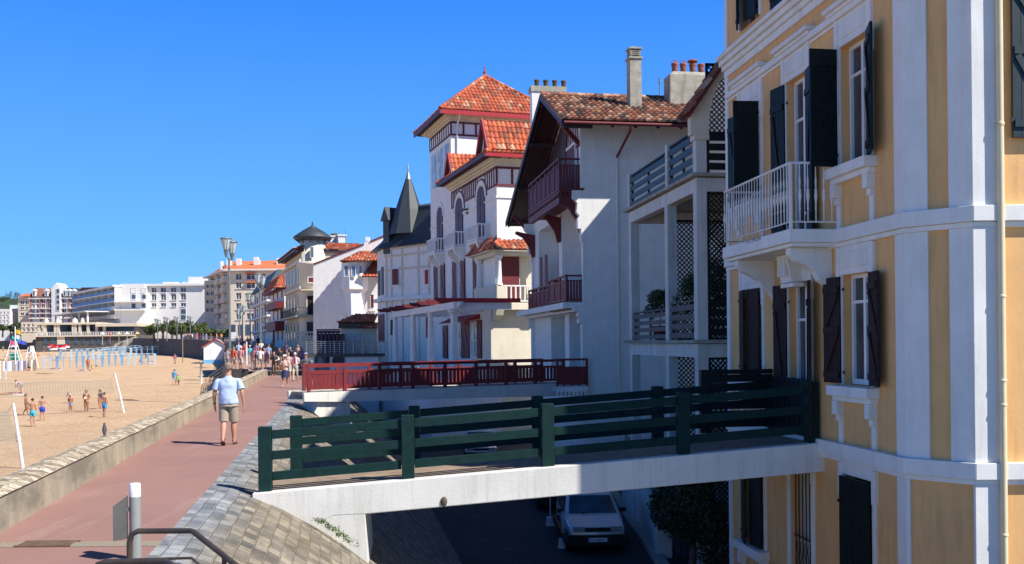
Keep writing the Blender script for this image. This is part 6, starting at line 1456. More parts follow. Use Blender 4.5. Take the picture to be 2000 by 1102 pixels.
for py in (602.5, 612, 622, 583): z = P(100, py)[1]; q = MB(TS); q.box(0, x1, .0, .7, z-.12, z+.12); q.build('balcony', M['white_far'], r)
block('cream_house', 'small cream building with orange roof between the hill and the ornate hotel', 36, 59, 580, 300, 14, wall='cream_far', rows=((588, 594), (600, 604), (611, 616)), colsx=((40, 47), (50, 56)), wm='shade_glass')
q = MB(); p = at(35, 579, 299); q.hexa([(p.x, 299, p.z), (p.x+4.2, 299, p.z), (p.x+4.2, 312, p.z), (p.x, 312, p.z), (p.x+.8, 302, p.z+1.0), (p.x+3.6, 302, p.z+1.0), (p.x+3.6, 309, p.z+1.0), (p.x+.8, 309, p.z+1.0)]); ro = q.build('roof', M['orange_roof'], None)
ro.parent = bpy.data.objects['cream_house']; ro.matrix_parent_inverse = Matrix.Translation(-bpy.data.objects['cream_house'].location) @ Matrix.Rotation(0, 4, 'Z')
block('white_terrace', 'low stepped white building at the left below the hilltop trees', -30, 20, 604, 300, 14, rows=((609, 614), (619, 624), (628, 632)), colsx=((0, 3), (7, 10), (14, 17)), wall='white_far')
block('grey_block', 'grey balconied block squeezed left of the ornate hotel', 20, 42, 596, 305, 12, wall='white_far', rows=((603, 608), (612, 618), (622, 628)), colsx=((24, 38),))
# casino terrace: arcaded stone base with cream pavilion on top
fr, r, x1, zt = block('seafront_casino', 'low cream seafront pavilion with long terrace over a dark stone base', 70, 262, 655, 236, 24, wall='sea_wall', z0=-1.0)
P = lambda px, py, y=0: fr.s_(px, py, y)
for px in (86, 100, 130, 146, 160, 176, 190, 210): p0, p1 = P(px, 673), P(px+7, 660); q = MB(TS); q.box(p0[0], p1[0], .02, .1, p0[1], p1[1]); q.build('arch_bay', M['shade_glass'], r)
p0, p1 = P(112, 673), P(127, 657); q = MB(TS); q.box(p0[0], p1[0], .02, .15, p0[1], p1[1]); q.build('door', M['cream_far'], r)
q = MB(TS); q.box(-.3, x1+.3, -.2, .5, zt-.3, zt); q.build('cornice', M['cream_far'], r)
z2 = P(150, 634)[1]; z3 = P(150, 630)[1]
q = MB(); q.box(0, P(250, 640)[0], 4, 15, zt, z2); q.build('upper_wall', M['shade_glass'], r)
for px in (72, 84, 104, 110, 139, 143, 152, 168, 185, 200): q = MB(); p0 = P(px, 640); q.box(p0[0], p0[0]+.6, .3, .9, zt, z2-.01); q.build('pillar', M['cream_far'], r)
q = MB(); q.box(-.5, P(188, 640)[0], 0, 15, z2, z3); q.box(P(188, 640)[0]+.01, P(270, 640)[0], -.5, 15, P(200, 638)[1], P(200, 632)[1]); q.build('flat_roof', M['cream_far'], r)
for px, w_ in ((78, 10), (101, 9), (133, 12), (150, 8)): p0, p1 = P(px, 631), P(px+w_, 627); q = MB(); q.lathe(((p0[0]+p1[0])/2, 2, 0), [((p1[0]-p0[0])/2, z3), ((p1[0]-p0[0])/2*.8, z3+.7), (.1, z3+1.2)], 12); q.build('cupola', M['cream_far'], r)
q = MB(); z = P(150, 648)[1]
q.box(0, x1, .1, .2, zt+.75, zt+.85)
for i in range(60): q.box(x1*i/60, x1*i/60+.12, .1, .2, zt, zt+.8)
q.build('balustrade', M['white_far'], r)
q = MB(); a, b = P(262, 656, -1.5), P(192, 684, -1.5); q.prism([(b[0], -1.6, 0), (a[0], -1.6, 0), (a[0], -1.6, a[1]-.2), (b[0], -1.6, b[1])], (0, 1.5, 0)); q.build('stairs', M['concrete'], r)
for i, (px, w_, cc) in enumerate(((200, 10, (.7, .7, .72)), (215, 8, (.5, .12, .1)), (232, 10, (.65, .5, .35)), (248, 9, (.75, .75, .75)), (268, 10, (.7, .45, .2)))):
    p = at(px, 644, 233); q = MB(); q.lathe((0, 0, 0), [(w_*.06, 1.5), (.02, 2.1)], 10); q.tube([(0, 0, -1), (0, 0, 2)], .05, 5); o = q.build('parasol', cmat(cc), label=['pale grey terrace parasol furthest left by the casino', 'dark red terrace parasol by the casino', 'beige terrace parasol in the middle of the casino terrace', 'white terrace parasol near the hotel stair tower', 'orange terrace parasol at the right end of the terrace'][i], cat='parasol', group='parasols on the casino terrace'); o.location = (p.x, 233, z_prom(233))
# white terrace building in front of the hotel
block('terrace_cafe', 'low white cafe building with stepped roofs left of the hotel porch', 42, 86, 629, 262, 10, z0=3.4, rows=((633, 638), (642, 647)), colsx=((45, 49), (53, 58), (62, 67), (71, 76), (79, 83)), wall='cream_far')
# clipped trees in front of the hotel and palms at left
for i, (px, t, b, w_, Y) in enumerate(((300, 631, 656, 26, 206), (318, 626, 656, 30, 205), (336, 623, 656, 30, 204), (354, 627, 656, 28, 206), (372, 624, 656, 30, 205), (389, 628, 656, 26, 207), (404, 640, 656, 18, 206), (345, 632, 656, 30, 200), (420, 640, 658, 26, 190), (436, 641, 660, 24, 186))):
    tree_far(px, t, b+6, Y, w_*1.35, 'dense clipped tamarisk tree %s' % ['at the left end of the tree row by the white hotel', 'second from the left before the white hotel', 'third from the left, tallest before the hotel', 'in the middle of the row before the hotel', 'near the right end before the hotel block', 'below the right corner of the white hotel', 'small, below the gap right of the hotel', 'low, in front of the middle of the row', 'yellowish, at the foot of the cream wing', 'yellowish, just left of the tall lamp post'][i], 'clipped trees on the terrace', 1500, cols=[(.07, .11, .03), (.10, .14, .04), (.05, .08, .025), (.13, .16, .05)], size=.22)
for i, (px, t, b, w_) in enumerate(((5, 632, 652, 22), (30, 630, 650, 22), (20, 636, 654, 16))):
    tree_far(px, t, b, 268, w_, ['dark bushy palm at the far left edge', 'round dark palm right of the left edge', 'low shrub between the two dark palms'][i], 'dark palms at the far left', 700, size=.35)
# ------------------------------------------------------------------ lamps, posts, rails, beach things
def onbeach(px, py):
    d = ray(px, py); Y = 20.0
    while Y < 330:
        p = d*Y; 
        if CH + p.z <= z_beach(p.x, Y): break
        Y += .25
    return Vector((d.x*Y, Y, z_beach(d.x*Y, Y)))
surf('lamp_glass', (.55, .62, .62), .15, .1, 3, 0, bmp=0); surf('lamp_grey', (.20, .23, .22), .45, .15, 4, 0, metal=.3, bmp=.1)
def lamp(px, Y, hpx_top, label, z0=None):
    p = at(px, 669, Y); z0 = max(.3, z_prom(Y)) if z0 is None else z0; top = at(px, hpx_top, Y).z - z0
    r = empty('street_lamp', (p.x, Y, z0), random.uniform(-.3, .3), label=label, cat='street lamp', group='double headed lamps along the promenade')
    q = MB(); q.tube([(0, 0, 0), (0, 0, .9), (0, 0, top-1.5)], [.13, .10, .075], 10); q.tube([(0, 0, 0), (0, 0, .25)], .2, 10); q.build('pole', M['lamp_grey'], r)
    for s_ in (-1, 1):
        q = MB(Matrix.Translation((s_*.22, s_*.1, 0))); zt = top - (.0 if s_ < 0 else .25); q.lathe((0, 0, 0), [(.07, zt-1.45), (.12, zt-1.2), (.2, zt-.9)], 12); q.bar((0, 0, zt-1.3), (-s_*.2, -s_*.1, zt-1.55), .06, .06)
        q.lathe((0, 0, 0), [(.44, zt-.06), (.46, zt), (.3, zt+.05), (.001, zt+.07)], 14)
        for k in range(5): t = k*2*pi/5; q.bar((.2*cos(t), .2*sin(t), zt-.9), (.43*cos(t), .43*sin(t), zt-.05), .02, .02)
        h_ = q.build('lamp_head', M['lamp_grey'], r); q = MB(Matrix.Translation((s_*.22, s_*.1, 0))); q.lathe((0, 0, 0), [(.18, zt-.88), (.40, zt-.07)], 14); q.build('glass', M['lamp_glass'], h_)
lamp(449, 75, 466, 'tall double headed street lamp behind the walking man, nearest of the row')
lamp(509, 104, 536, 'double headed street lamp before the brick striped house')
for px, Y, t, l in ((489, 134, 574, 'thin distant street lamp just left of the brick striped house'), (474, 165, 596, 'thin distant street lamp before the cream apartment block'), (468, 190, 606, 'furthest thin street lamp, close beside the nearest lamp pole'), (308, 198, 623, 'small terrace lamp at the left of the clipped trees'), (326, 198, 620, 'small terrace lamp second from the left in the clipped trees'), (346, 198, 619, 'small terrace lamp in the middle of the clipped trees'), (372, 198, 618, 'small terrace lamp at the right of the clipped trees')): lamp(px, Y, t, l)
# bollard with sign board at bottom left
q = onz(265, 1092, 0); r = empty('bollard', q, label='grey post with white cap at the near edge of the red path', cat='post')
m = MB(); hB = at(265, 970, q.y).z; m.lathe((0, 0, 0), [(.056, 0), (.056, hB)], 24); m.build('post', M['grey_paint'], r)
m = MB(); hT = at(265, 943, q.y).z; m.lathe((0, 0, 0), [(.055, hB), (.055, hT-.015), (.045, hT-.004), (.001, hT)], 24); m.build('cap', M['plastic_white'], r)
m = MB(); zt, zb = at(240, 971, q.y-.1).z, at(240, 1056, q.y-.1).z; m.prism([(-.068, -.10, zb), (-.068, -.10, zt), (-.068, -.42+.0, zt-.04), (-.068, -.42, zb)] if False else [(-.07, -.02, zb), (-.07, -.02, zt), (-.175, -.12, zt-.09), (-.175, -.12, zb)], (-.008, .03, 0)); m.build('sign_board', surf('sign_grey', (.09, .09, .085), .5, .2, 4, 0, bmp=.1), r, bevel=.003)
m = MB(); m.box(-.075, -.05, -.03, .0, (zt+zb)/2+.06, (zt+zb)/2+.1); m.build('clamp', M['galv'], r)
m = MB(); m.tube([at(253, 1160, 8.4), at(253, 1060, 8.4), at(257, 1044, 8.4), at(270, 1037.5, 8.4), at(372, 1037, 8.35), at(378, 1039, 8.3), at(500, 1135, 7.7)], .0245, 12); m.tube([at(438, 1086, 8.0), at(438, 1170, 8.0)], .02, 10); m.build('handrail', M['iron_brown'], label='brown tubular handrail bending down beside the grey post', cat='handrail')
m = MB(); m.tube([at(180, 1120, 7.4), at(192, 1103, 7.4), at(206, 1098, 7.4), at(322, 1097, 7.35), at(330, 1100, 7.3), at(380, 1140, 7.0)], .0245, 12); m.build('handrail', M['iron_brown'], label='nearest brown handrail cut off by the bottom edge of the view', cat='handrail')
m = MB(); m.tube([at(262, 1093, 9.6), at(374, 1090, 9.6), at(420, 1130, 9.3)], .014, 8); m.build('handrail', M['iron_brown'], label='thin lower brown rail behind the bent handrail', cat='handrail')
# pigeon on the wall
p = onz(203, 850, .5); m = MB(); r = empty('pigeon', (wall_in(19.5)-.2, 19.5, .485), radians(-60), label='dark pigeon standing on the cobbled wall top', cat='bird'); q = onz(204, 850, .48); r.location = q; r.rotation_euler = (radians(28), 0, radians(25)); r.scale = (.8, .8, .8)
m.tube([(0, -.13, .03), (0, -.07, .09), (0, .0, .14), (0, .05, .19), (0, .07, .235), (0, .085, .27), (0, .10, .275)], [.012, .035, .055, .045, .026, .024, .008], 10); m.tube([(0, -.22, -.0), (0, -.13, .04), (0, -.08, .08)], [.022, .028, .02], 6); m.build('body', cmat((.06, .06, .07)), r)
m = MB(); m.tube([(.015, 0, 0), (.015, .0, .09)], .006, 5); m.tube([(-.015, .01, 0), (-.015, .01, .09)], .006, 5); m.tube([(0, .10, .272), (0, .125, .262)], [.006, .002], 5); m.build('legs', M['pot'], r)
# white post and round sign among the crowd
p = at(481.5, 669, 84); m = MB(); m.tube([(0, 0, -.2), (0, 0, 2.0)], .06, 8); o = m.build('post', M['plastic_white'], label='white flag post on the sea wall amid the crowd', cat='post'); o.location = (p.x, 84, z_prom(84))
p = at(516, 634, 130); r = empty('round_sign', (p.x, 130, z_prom(130)), label='round white sign on a thin post before the timbered house', cat='sign'); m = MB(); h_ = p.z-z_prom(130); m.tube([(0, 0, 0), (0, 0, h_)], .05, 6); m.build('post', M['galv'], r); m = MB(Matrix.Translation((0, -.08, h_)) @ Matrix.Rotation(pi/2, 4, 'X')); m.lathe((0, 0, 0), [(.001, 0), (.32, 0), (.32, .05), (.001, .05)], 18); m.build('disc', M['plastic_white'], r)
p = at(456, 651, 150); r = empty('notice_board', (p.x, 150, z_prom(150)), label='white notice board right of the tall lamp pole', cat='sign'); m = MB(); m.box(-.45, .45, -.03, .03, 1.1, 2.1); m.build('panel', M['plastic_white'], r); m = MB(); m.box(-.42, -.36, -.02, .02, 0, 1.1); m.build('leg', M['galv'], r); m = MB(); m.box(.36, .42, -.02, .02, 0, 1.1); m.build('leg', M['galv'], r)
# stair rail down to the beach and its white post
a = onbeach(393, 750); r = empty('beach_steps', a, label='brown railed steps climbing from the sand to the sea wall end', cat='steps')
b = at(446, 716, 72)-a; m = MB(); c = at(402, 744, a.y+1)-a
for k, h_ in enumerate((0, .28, .56, .84)): m.tube([c+Vector((0, 0, h_-.6)), b+Vector((0, 0, h_-.6))], .03, 6)
for t in (0, .25, .5, .75, 1): q = c.lerp(b, t); m.box(q.x-.03, q.x+.03, q.y-.03, q.y+.03, q.z-1.0, q.z+.3)
m.build('railing', M['rail_brown'], r)
m = MB(); n = 14
for i in range(n): q = c.lerp(b, (i+.5)/n); m.box(q.x-.25, q.x+.25, q.y+.1, q.y+1.6, q.z-1.6, q.z-.75)
m.build('stair_flight', M['concrete'], r)
m = MB(); h_ = at(393, 707, a.y).z-a.z; m.lathe((0, 0, 0), [(.16, 0), (.13, .15), (.12, h_-.05), (.2, h_-.04), (.2, h_)], 12); o = m.build('shower_post', M['white_pipe'], label='thick pale post standing in the sand at the foot of the steps', cat='post'); o.location = a
# seawall railing
m = MB(); pts = [Vector((sea_line(Y)+.1, Y, max(.45, z_prom(Y)+.45))) for Y in range(69, 222, 3)]
for h_ in (.2, .45, .7): m.tube([p+Vector((0, 0, h_)) for p in pts], .025, 4)
for p in pts: m.tube([p, p+Vector((0, 0, .7))], .025, 4)
m.build('promenade_railing', M['galv'], label='long steel railing along the top of the dark curved sea wall', cat='railing')
# beach cabins
def cabin(px, py, wpx, hpx, depth, label, roof='red_bright', wall='plastic_white', base='blue_sky_paint', rz=.25):
    p = onbeach(px, py); k = p.y/F; W, H = wpx*k, hpx*k; r = empty('beach_cabin', p, rz, label=label, cat='beach hut')
    m = MB(); m.prism([(0, 0, H*.16), (W, 0, H*.16), (W, 0, H*.68), (W*.5, 0, H*.92), (0, 0, H*.68)], (0, depth, 0)); m.build('walls', M[wall], r); m = MB(); m.box(-.02, W+.02, -.02, depth+.02, -.3, H*.16); m.build('base', M[base], r)
    for s_ in (0, 1):
        e = (-.25 if s_ == 0 else W+.25); m = MB(); m.bar(((e+W*.5)/2, -.3, (H*.64+H*.97)/2), ((e+W*.5)/2, depth+.2, (H*.64+H*.97)/2), sqrt((W*.5+.25)**2+(H*.33)**2), .07, up=(0, 0, 1)) if False else m.hexa([(e, -.3, H*.62), (W*.5, -.3, H*.95), (W*.5, depth+.2, H*.95), (e, depth+.2, H*.62), (e, -.3, H*.66), (W*.5, -.3, H*.99), (W*.5, depth+.2, H*.99), (e, depth+.2, H*.66)]); m.build('roof', M['plastic_white'], r)
        m = MB(); m.bar((e, -.32, H*.65), (W*.5, -.32, H*.98), .04, .14); m.build('roof_edge', M[roof], r)
    m = MB(); m.box(W*.3, W*.7, -.04, .0, H*.16, H*.62); m.build('door', M[wall], r)
cabin(398, 711, 44, 50, 5, 'white beach cabin with blue base and red trimmed roof by the sea wall')
cabin(384, 688, 18, 28, 2.5, 'small red fronted white beach kiosk behind the blue based cabin', wall='red_bright', base='red_bright')
cabin(272, 680, 20, 15, 2, 'plain low white beach store box at the dark wall, left one', roof='plastic_white', base='plastic_white', rz=0); cabin(324, 685, 18, 15, 2, 'tilted white beach store box at the dark wall, right one', roof='plastic_white', base='plastic_white', rz=.5)
m = MB(); m.box(-.8, .8, -.4, .4, 2.0, 2.5); 
# canvas shade frames in rows
surf('tent_blue', (.20, .42, .66), .8, .1, 3, 0, bmp=0); surf('tent_pale', (.50, .64, .74), .8, .1, 3, 0, bmp=0)
for row, (x0, y0, x1, y1, n, h_, lb) in enumerate(((86, 721, 302, 712, 18, 1.75, 'front row of blue canvas shade poles joined by a rope on the sand'), (140, 706, 330, 691, 19, 1.8, 'middle row of blue canvas shade poles behind the front row'), (118, 702, 316, 686, 20, 1.7, 'back row of pale blue canvas shade poles nearest the casino'))):
    a, b = onbeach(x0, y0), onbeach(x1, y1); r = empty('shade_frame', a, label=lb, cat='shade frame', group='rows of canvas shade poles on the beach'); tops = []
    for i in range(n):
        px = x0+(x1-x0)*i/(n-1); p = onbeach(px, y0+(y1-y0)*i/(n-1)+random.uniform(-1, 1))-a; w_ = random.choice((.06, .2, .26, .24)); m = MB(); m.hexa([(p.x-w_*.5, p.y, p.z), (p.x+w_*.5, p.y, p.z), (p.x+w_*.5, p.y+.05, p.z), (p.x-w_*.5, p.y+.05, p.z), (p.x-w_, p.y, p.z+h_), (p.x+w_, p.y, p.z+h_), (p.x+w_, p.y+.05, p.z+h_), (p.x-w_, p.y+.05, p.z+h_)]); m.build('pole', M['tent_blue' if random.random() < .65 else 'tent_pale'], r); tops.append(p+Vector((0, 0, h_)))
    m = MB(); m.tube(tops, .035, 5); m.tube([t-Vector((0, 0, .5)) for t in tops], .02, 4); m.build('rope', M['tent_pale'], r)
# red and white parasols
for i, (px, py) in enumerate(((104, 698), (111, 694), (121, 696), (129, 692), (100, 692))):
    p = onbeach(px, py); r = empty('beach_parasol', p, label=['red and white parasol at the front of the parasol group', 'red and white parasol second from the left', 'red and white parasol in the middle of its group', 'red and white parasol at the right of its group', 'red and white parasol at the left back of its group'][i], cat='parasol', group='red and white beach parasols'); m = MB(); m.tube([(0, 0, 0), (0, 0, 2.1)], .04, 5); m.build('pole', M['plastic_white'], r); m = MB(); m.lathe((0, 0, 0), [(.8, 1.75), (.82, 1.85), (.4, 2.15), (.02, 2.3)], 10); m.build('canopy', M['red_bright'], r); m = MB(); m.lathe((0, 0, 0), [(.81, 1.45), (.81, 1.76)], 10); m.build('valance', M['plastic_white'], r)
# lifeguard chairs, windbreaks, slide with flags
def aframe(px, py, wpx, hpx, label, green=True):
    p = onbeach(px, py); k = p.y/F; W, H = wpx*k/2, hpx*k; r = empty('lifeguard_chair', p, label=label, cat='lifeguard chair')
    for sx in (-1, 1):
        for sy in (-.5, .5): m = MB(); m.bar((sx*W, sy*1.2, -.1), (sx*W*.28, sy*.6, H), .1, .1); m.build('leg', M['plastic_white'], r)
    m = MB(); m.box(-W*.45, W*.45, -.3, .3, H*.72, H*.77); m.box(-W*.36, W*.36, .25, .33, H*.77, H*1.05)
    for t in (.2, .38, .55): m.box(-W*(1-.72*t), W*(1-.72*t), -.62+t*.3, -.56+t*.3, H*t-.04, H*t+.04)
    m.build('seat', M['plastic_white'], r)
    if green: m = MB(); m.box(-W*.55, W*.55, .1, .4, .0, H*.42); m.build('box', M['tent_green'] if 'tent_green' in M else surf('tent_green', (.03, .32, .2), .6, .1, 3, 0, bmp=0), r)
aframe(27, 704, 28, 36, 'tall white lifeguard chair with a green box at the left'); aframe(61, 720, 22, 42, 'white ladder framed lifeguard chair with a cream windbreak', False)
for px0, px1, py, h_, mt, lb in ((6, 30, 725, 20, 'tent_white', 'white canvas windbreak at the left edge of the beach'), (32, 51, 724, 20, 'tent_lilac', 'pale lilac canvas windbreak right of the white one'), (52, 71, 724, 22, 'tent_cream', 'cream canvas windbreak under the ladder chair')):
    if mt not in M: surf(mt, dict(tent_white=(.78, .8, .84), tent_lilac=(.62, .64, .78), tent_cream=(.8, .72, .55))[mt], .8, .05, 3, 0, bmp=0)
    a, b = onbeach(px0, py), onbeach(px1, py); k = a.y/F; r = empty('windbreak', a, label=lb, cat='windbreak'); b = b-a; m = MB(); n = 6; cs = [Vector((b.x*i/n, b.y*i/n+.12*sin(i*1.9), 0)) for i in range(n+1)]
    m._a([tuple(c) for c in cs]+[(c.x, c.y, h_*k*(.96+.04*sin(i*2))) for i, c in enumerate(cs)], [(i, i+1, n+2+i, n+1+i) for i in range(n)]); o = m.build('canvas', M[mt], r); so = o.modifiers.new('s', 'SOLIDIFY'); so.thickness = .03
    for c in (cs[0], cs[3], cs[-1]): m = MB(); m.tube([c, c+Vector((0, 0, h_*k+.1))], .03, 5); m.build('pole', M['timber'], r)
p = at(30, 690, 160); p.z = z_beach(p.x, 160); r = empty('flag_mast', p, label='white mast with yellow, white and blue flags above the beach at the far left', cat='flag'); k = p.y/F; m = MB(); zf0 = at(30, 676, 160).z-p.z; m.tube([(0, 0, 0), (0, 0, zf0+38*k)], .08, 6); m.build('mast', M['plastic_white'], r)
for dx, dz, w_, h_, c in ((0, 33, 12, 8, (.75, .5, .04)), (-1, 23, 11, 8, (.75, .78, .8)), (-10, 12, 12, 9, (.6, .15, .3)), (3, 17, 10, 8, (.05, .35, .6)), (6, 12, 16, 7, (.08, .1, .6)), (-6, 20, 8, 6, (.05, .5, .5))):
    m = MB(); n = 5; m._a([((dx+w_*i/n)*k, .15*sin(i*2)*k*4, zf0+dz*k-.06*i) for i in range(n+1)]+[((dx+w_*i/n)*k, .15*sin(i*2)*k*4, zf0+(dz-h_)*k-.06*i) for i in range(n+1)], [(i, i+1, n+2+i, n+1+i) for i in range(n)]); o = m.build('flag', cmat(c), r); so = o.modifiers.new('s', 'SOLIDIFY'); so.thickness = .03
# volleyball courts
def vnet(post_b, post_t, far, top_px, bot_px, label):
    a = onbeach(*post_b); r = empty('volleyball_net', a, label=label, cat='volleyball net'); t = at(*post_t, a.y)-a; m = MB(); m.tube([(0, 0, -.2), t*.45, t], [.07, .07, .055], 8); m.lathe(t*.45, [(.09, -.05), (.09, .05)], 8); m.build('pole', M['plastic_white'], r)
    A0, A1 = at(*top_px[0], a.y)-a, at(*bot_px[0], a.y)-a; Yf = far; B0, B1 = at(*top_px[1], Yf)-a, at(*bot_px[1], Yf)-a; m = MB(); n = 40
    for i in range(n+1): m.tube([A0.lerp(B0, i/n), A1.lerp(B1, i/n)], .009, 3, False)
    for j in range(1, 9): m.tube([A0.lerp(A1, j/9).lerp(B0.lerp(B1, j/9), i/6)-Vector((0, 0, .1*sin(pi*i/6))) for i in range(7)], .009, 3, False)
    for A, B in ((A0, B0), (A1, B1)): m.tube([A.lerp(B, i/6)-Vector((0, 0, .1*sin(pi*i/6))) for i in range(7)], .022, 4)
    m.tube([t, A0], .012, 4); m.build('net', M['net'] if 'net' in M else surf('net', (.35, .33, .28), .8, .1, 3, 0, bmp=0), r)
vnet((243, 806), (224, 729), 66, ((216, 742), (-20, 748)), ((222, 766), (-20, 775)), 'volleyball net on a leaning white pole behind the players')
vnet((46, 915), (26, 788), 39, ((16, 803), (-60, 800)), ((34, 862), (-60, 866)), 'near volleyball net on a leaning white pole, mostly cut off at left')
for i, (px, py, t) in enumerate(((319, 690, 655), (357, 710, 660), (0, 740, 704), (11, 742, 722))):
    p = onbeach(px, py); m = MB(); h_ = at(px, t, p.y).z-p.z; m.tube([(0, 0, -.2), (0, 0, h_)], .08, 6); o = m.build('pole', M['tent_pale' if i != 1 else 'deck'], label=['pale thin pole standing before the dark wall', 'brown wooden pole on the sand before the white cabin', 'pale blue pole at the left edge of the beach', 'short pale blue pole near the left edge'][i], cat='pole'); o.location = p
# ------------------------------------------------------------------ people
# joints in units of body height, x right, y forward, z up (body facing +y)
BASE = dict(pel=(0, 0, .515), wst=(0, .0, .60), cst=(0, .005, .715), nkb=(0, .0, .815), nck=(0, .008, .85), jaw=(0, .022, .885), hed=(0, .018, .925), crn=(0, .008, .965),
            hL=(-.052, 0, .50), hR=(.052, 0, .50), kL=(-.055, .012, .28), kR=(.055, .012, .28), aL=(-.055, -.005, .045), aR=(.055, -.005, .045), tL=(-.065, .085, .018), tR=(.065, .085, .018),
            sL=(-.108, 0, .80), sR=(.108, 0, .80), eL=(-.135, -.012, .63), eR=(.135, -.012, .63), wL=(-.135, .03, .49), wR=(.135, .03, .49), pL=(-.133, .045, .44), pR=(.133, .045, .44))
RAD = dict(pel=(.082, .058), wst=(.070, .050), cst=(.088, .058), nkb=(.045, .036), nck=(.032, .032), jaw=(.034, .038), hed=(.044, .052), crn=(.034, .040), h=(.052, .052), k=(.032, .033), a=(.019, .021), t=(.020, .013), s=(.034, .034), e=(.023, .023), w=(.0155, .014), p=(.021, .012))
def skin_mesh(name, pts, edges, radii, mat, parent, sub=1, root=0):
    me = bpy.data.meshes.new(name); me.from_pydata(pts, edges, []); o = bpy.data.objects.new(name, me); COL.objects.link(o)
    sk = o.modifiers.new('s', 'SKIN'); 
    if sub: ss = o.modifiers.new('u', 'SUBSURF'); ss.levels = sub; ss.render_levels = sub
    d = me.skin_vertices[0].data if me.skin_vertices else None
    if d is None:
        bm = bmesh.new(); bm.from_mesh(me); bm.verts.layers.skin.verify(); bm.to_mesh(me); bm.free(); d = me.skin_vertices[0].data
    for i, r in enumerate(radii): d[i].radius = r; d[i].use_root = (i == root)
    dg = bpy.context.evaluated_depsgraph_get(); dg.update(); m2 = bpy.data.meshes.new_from_object(o.evaluated_get(dg)); bpy.data.objects.remove(o)
    m2.materials.clear(); m2.materials.append(mat)
    for p in m2.polygons: p.use_smooth = True
    m2.name = name; o = bpy.data.objects.new(name, m2); COL.objects.link(o); o.parent = parent; return o
def ring_loft(m, rings, n=14):
    pts = []
    for (cx, cy, z, rx, ry) in rings:
        for i in range(n): t = 2*pi*i/n; pts.append((cx+rx*cos(t), cy+ry*sin(t), z))
    k = len(rings); m._a(pts, [(j*n+i, j*n+(i+1) % n, (j+1)*n+(i+1) % n, (j+1)*n+i) for j in range(k-1) for i in range(n)], True)
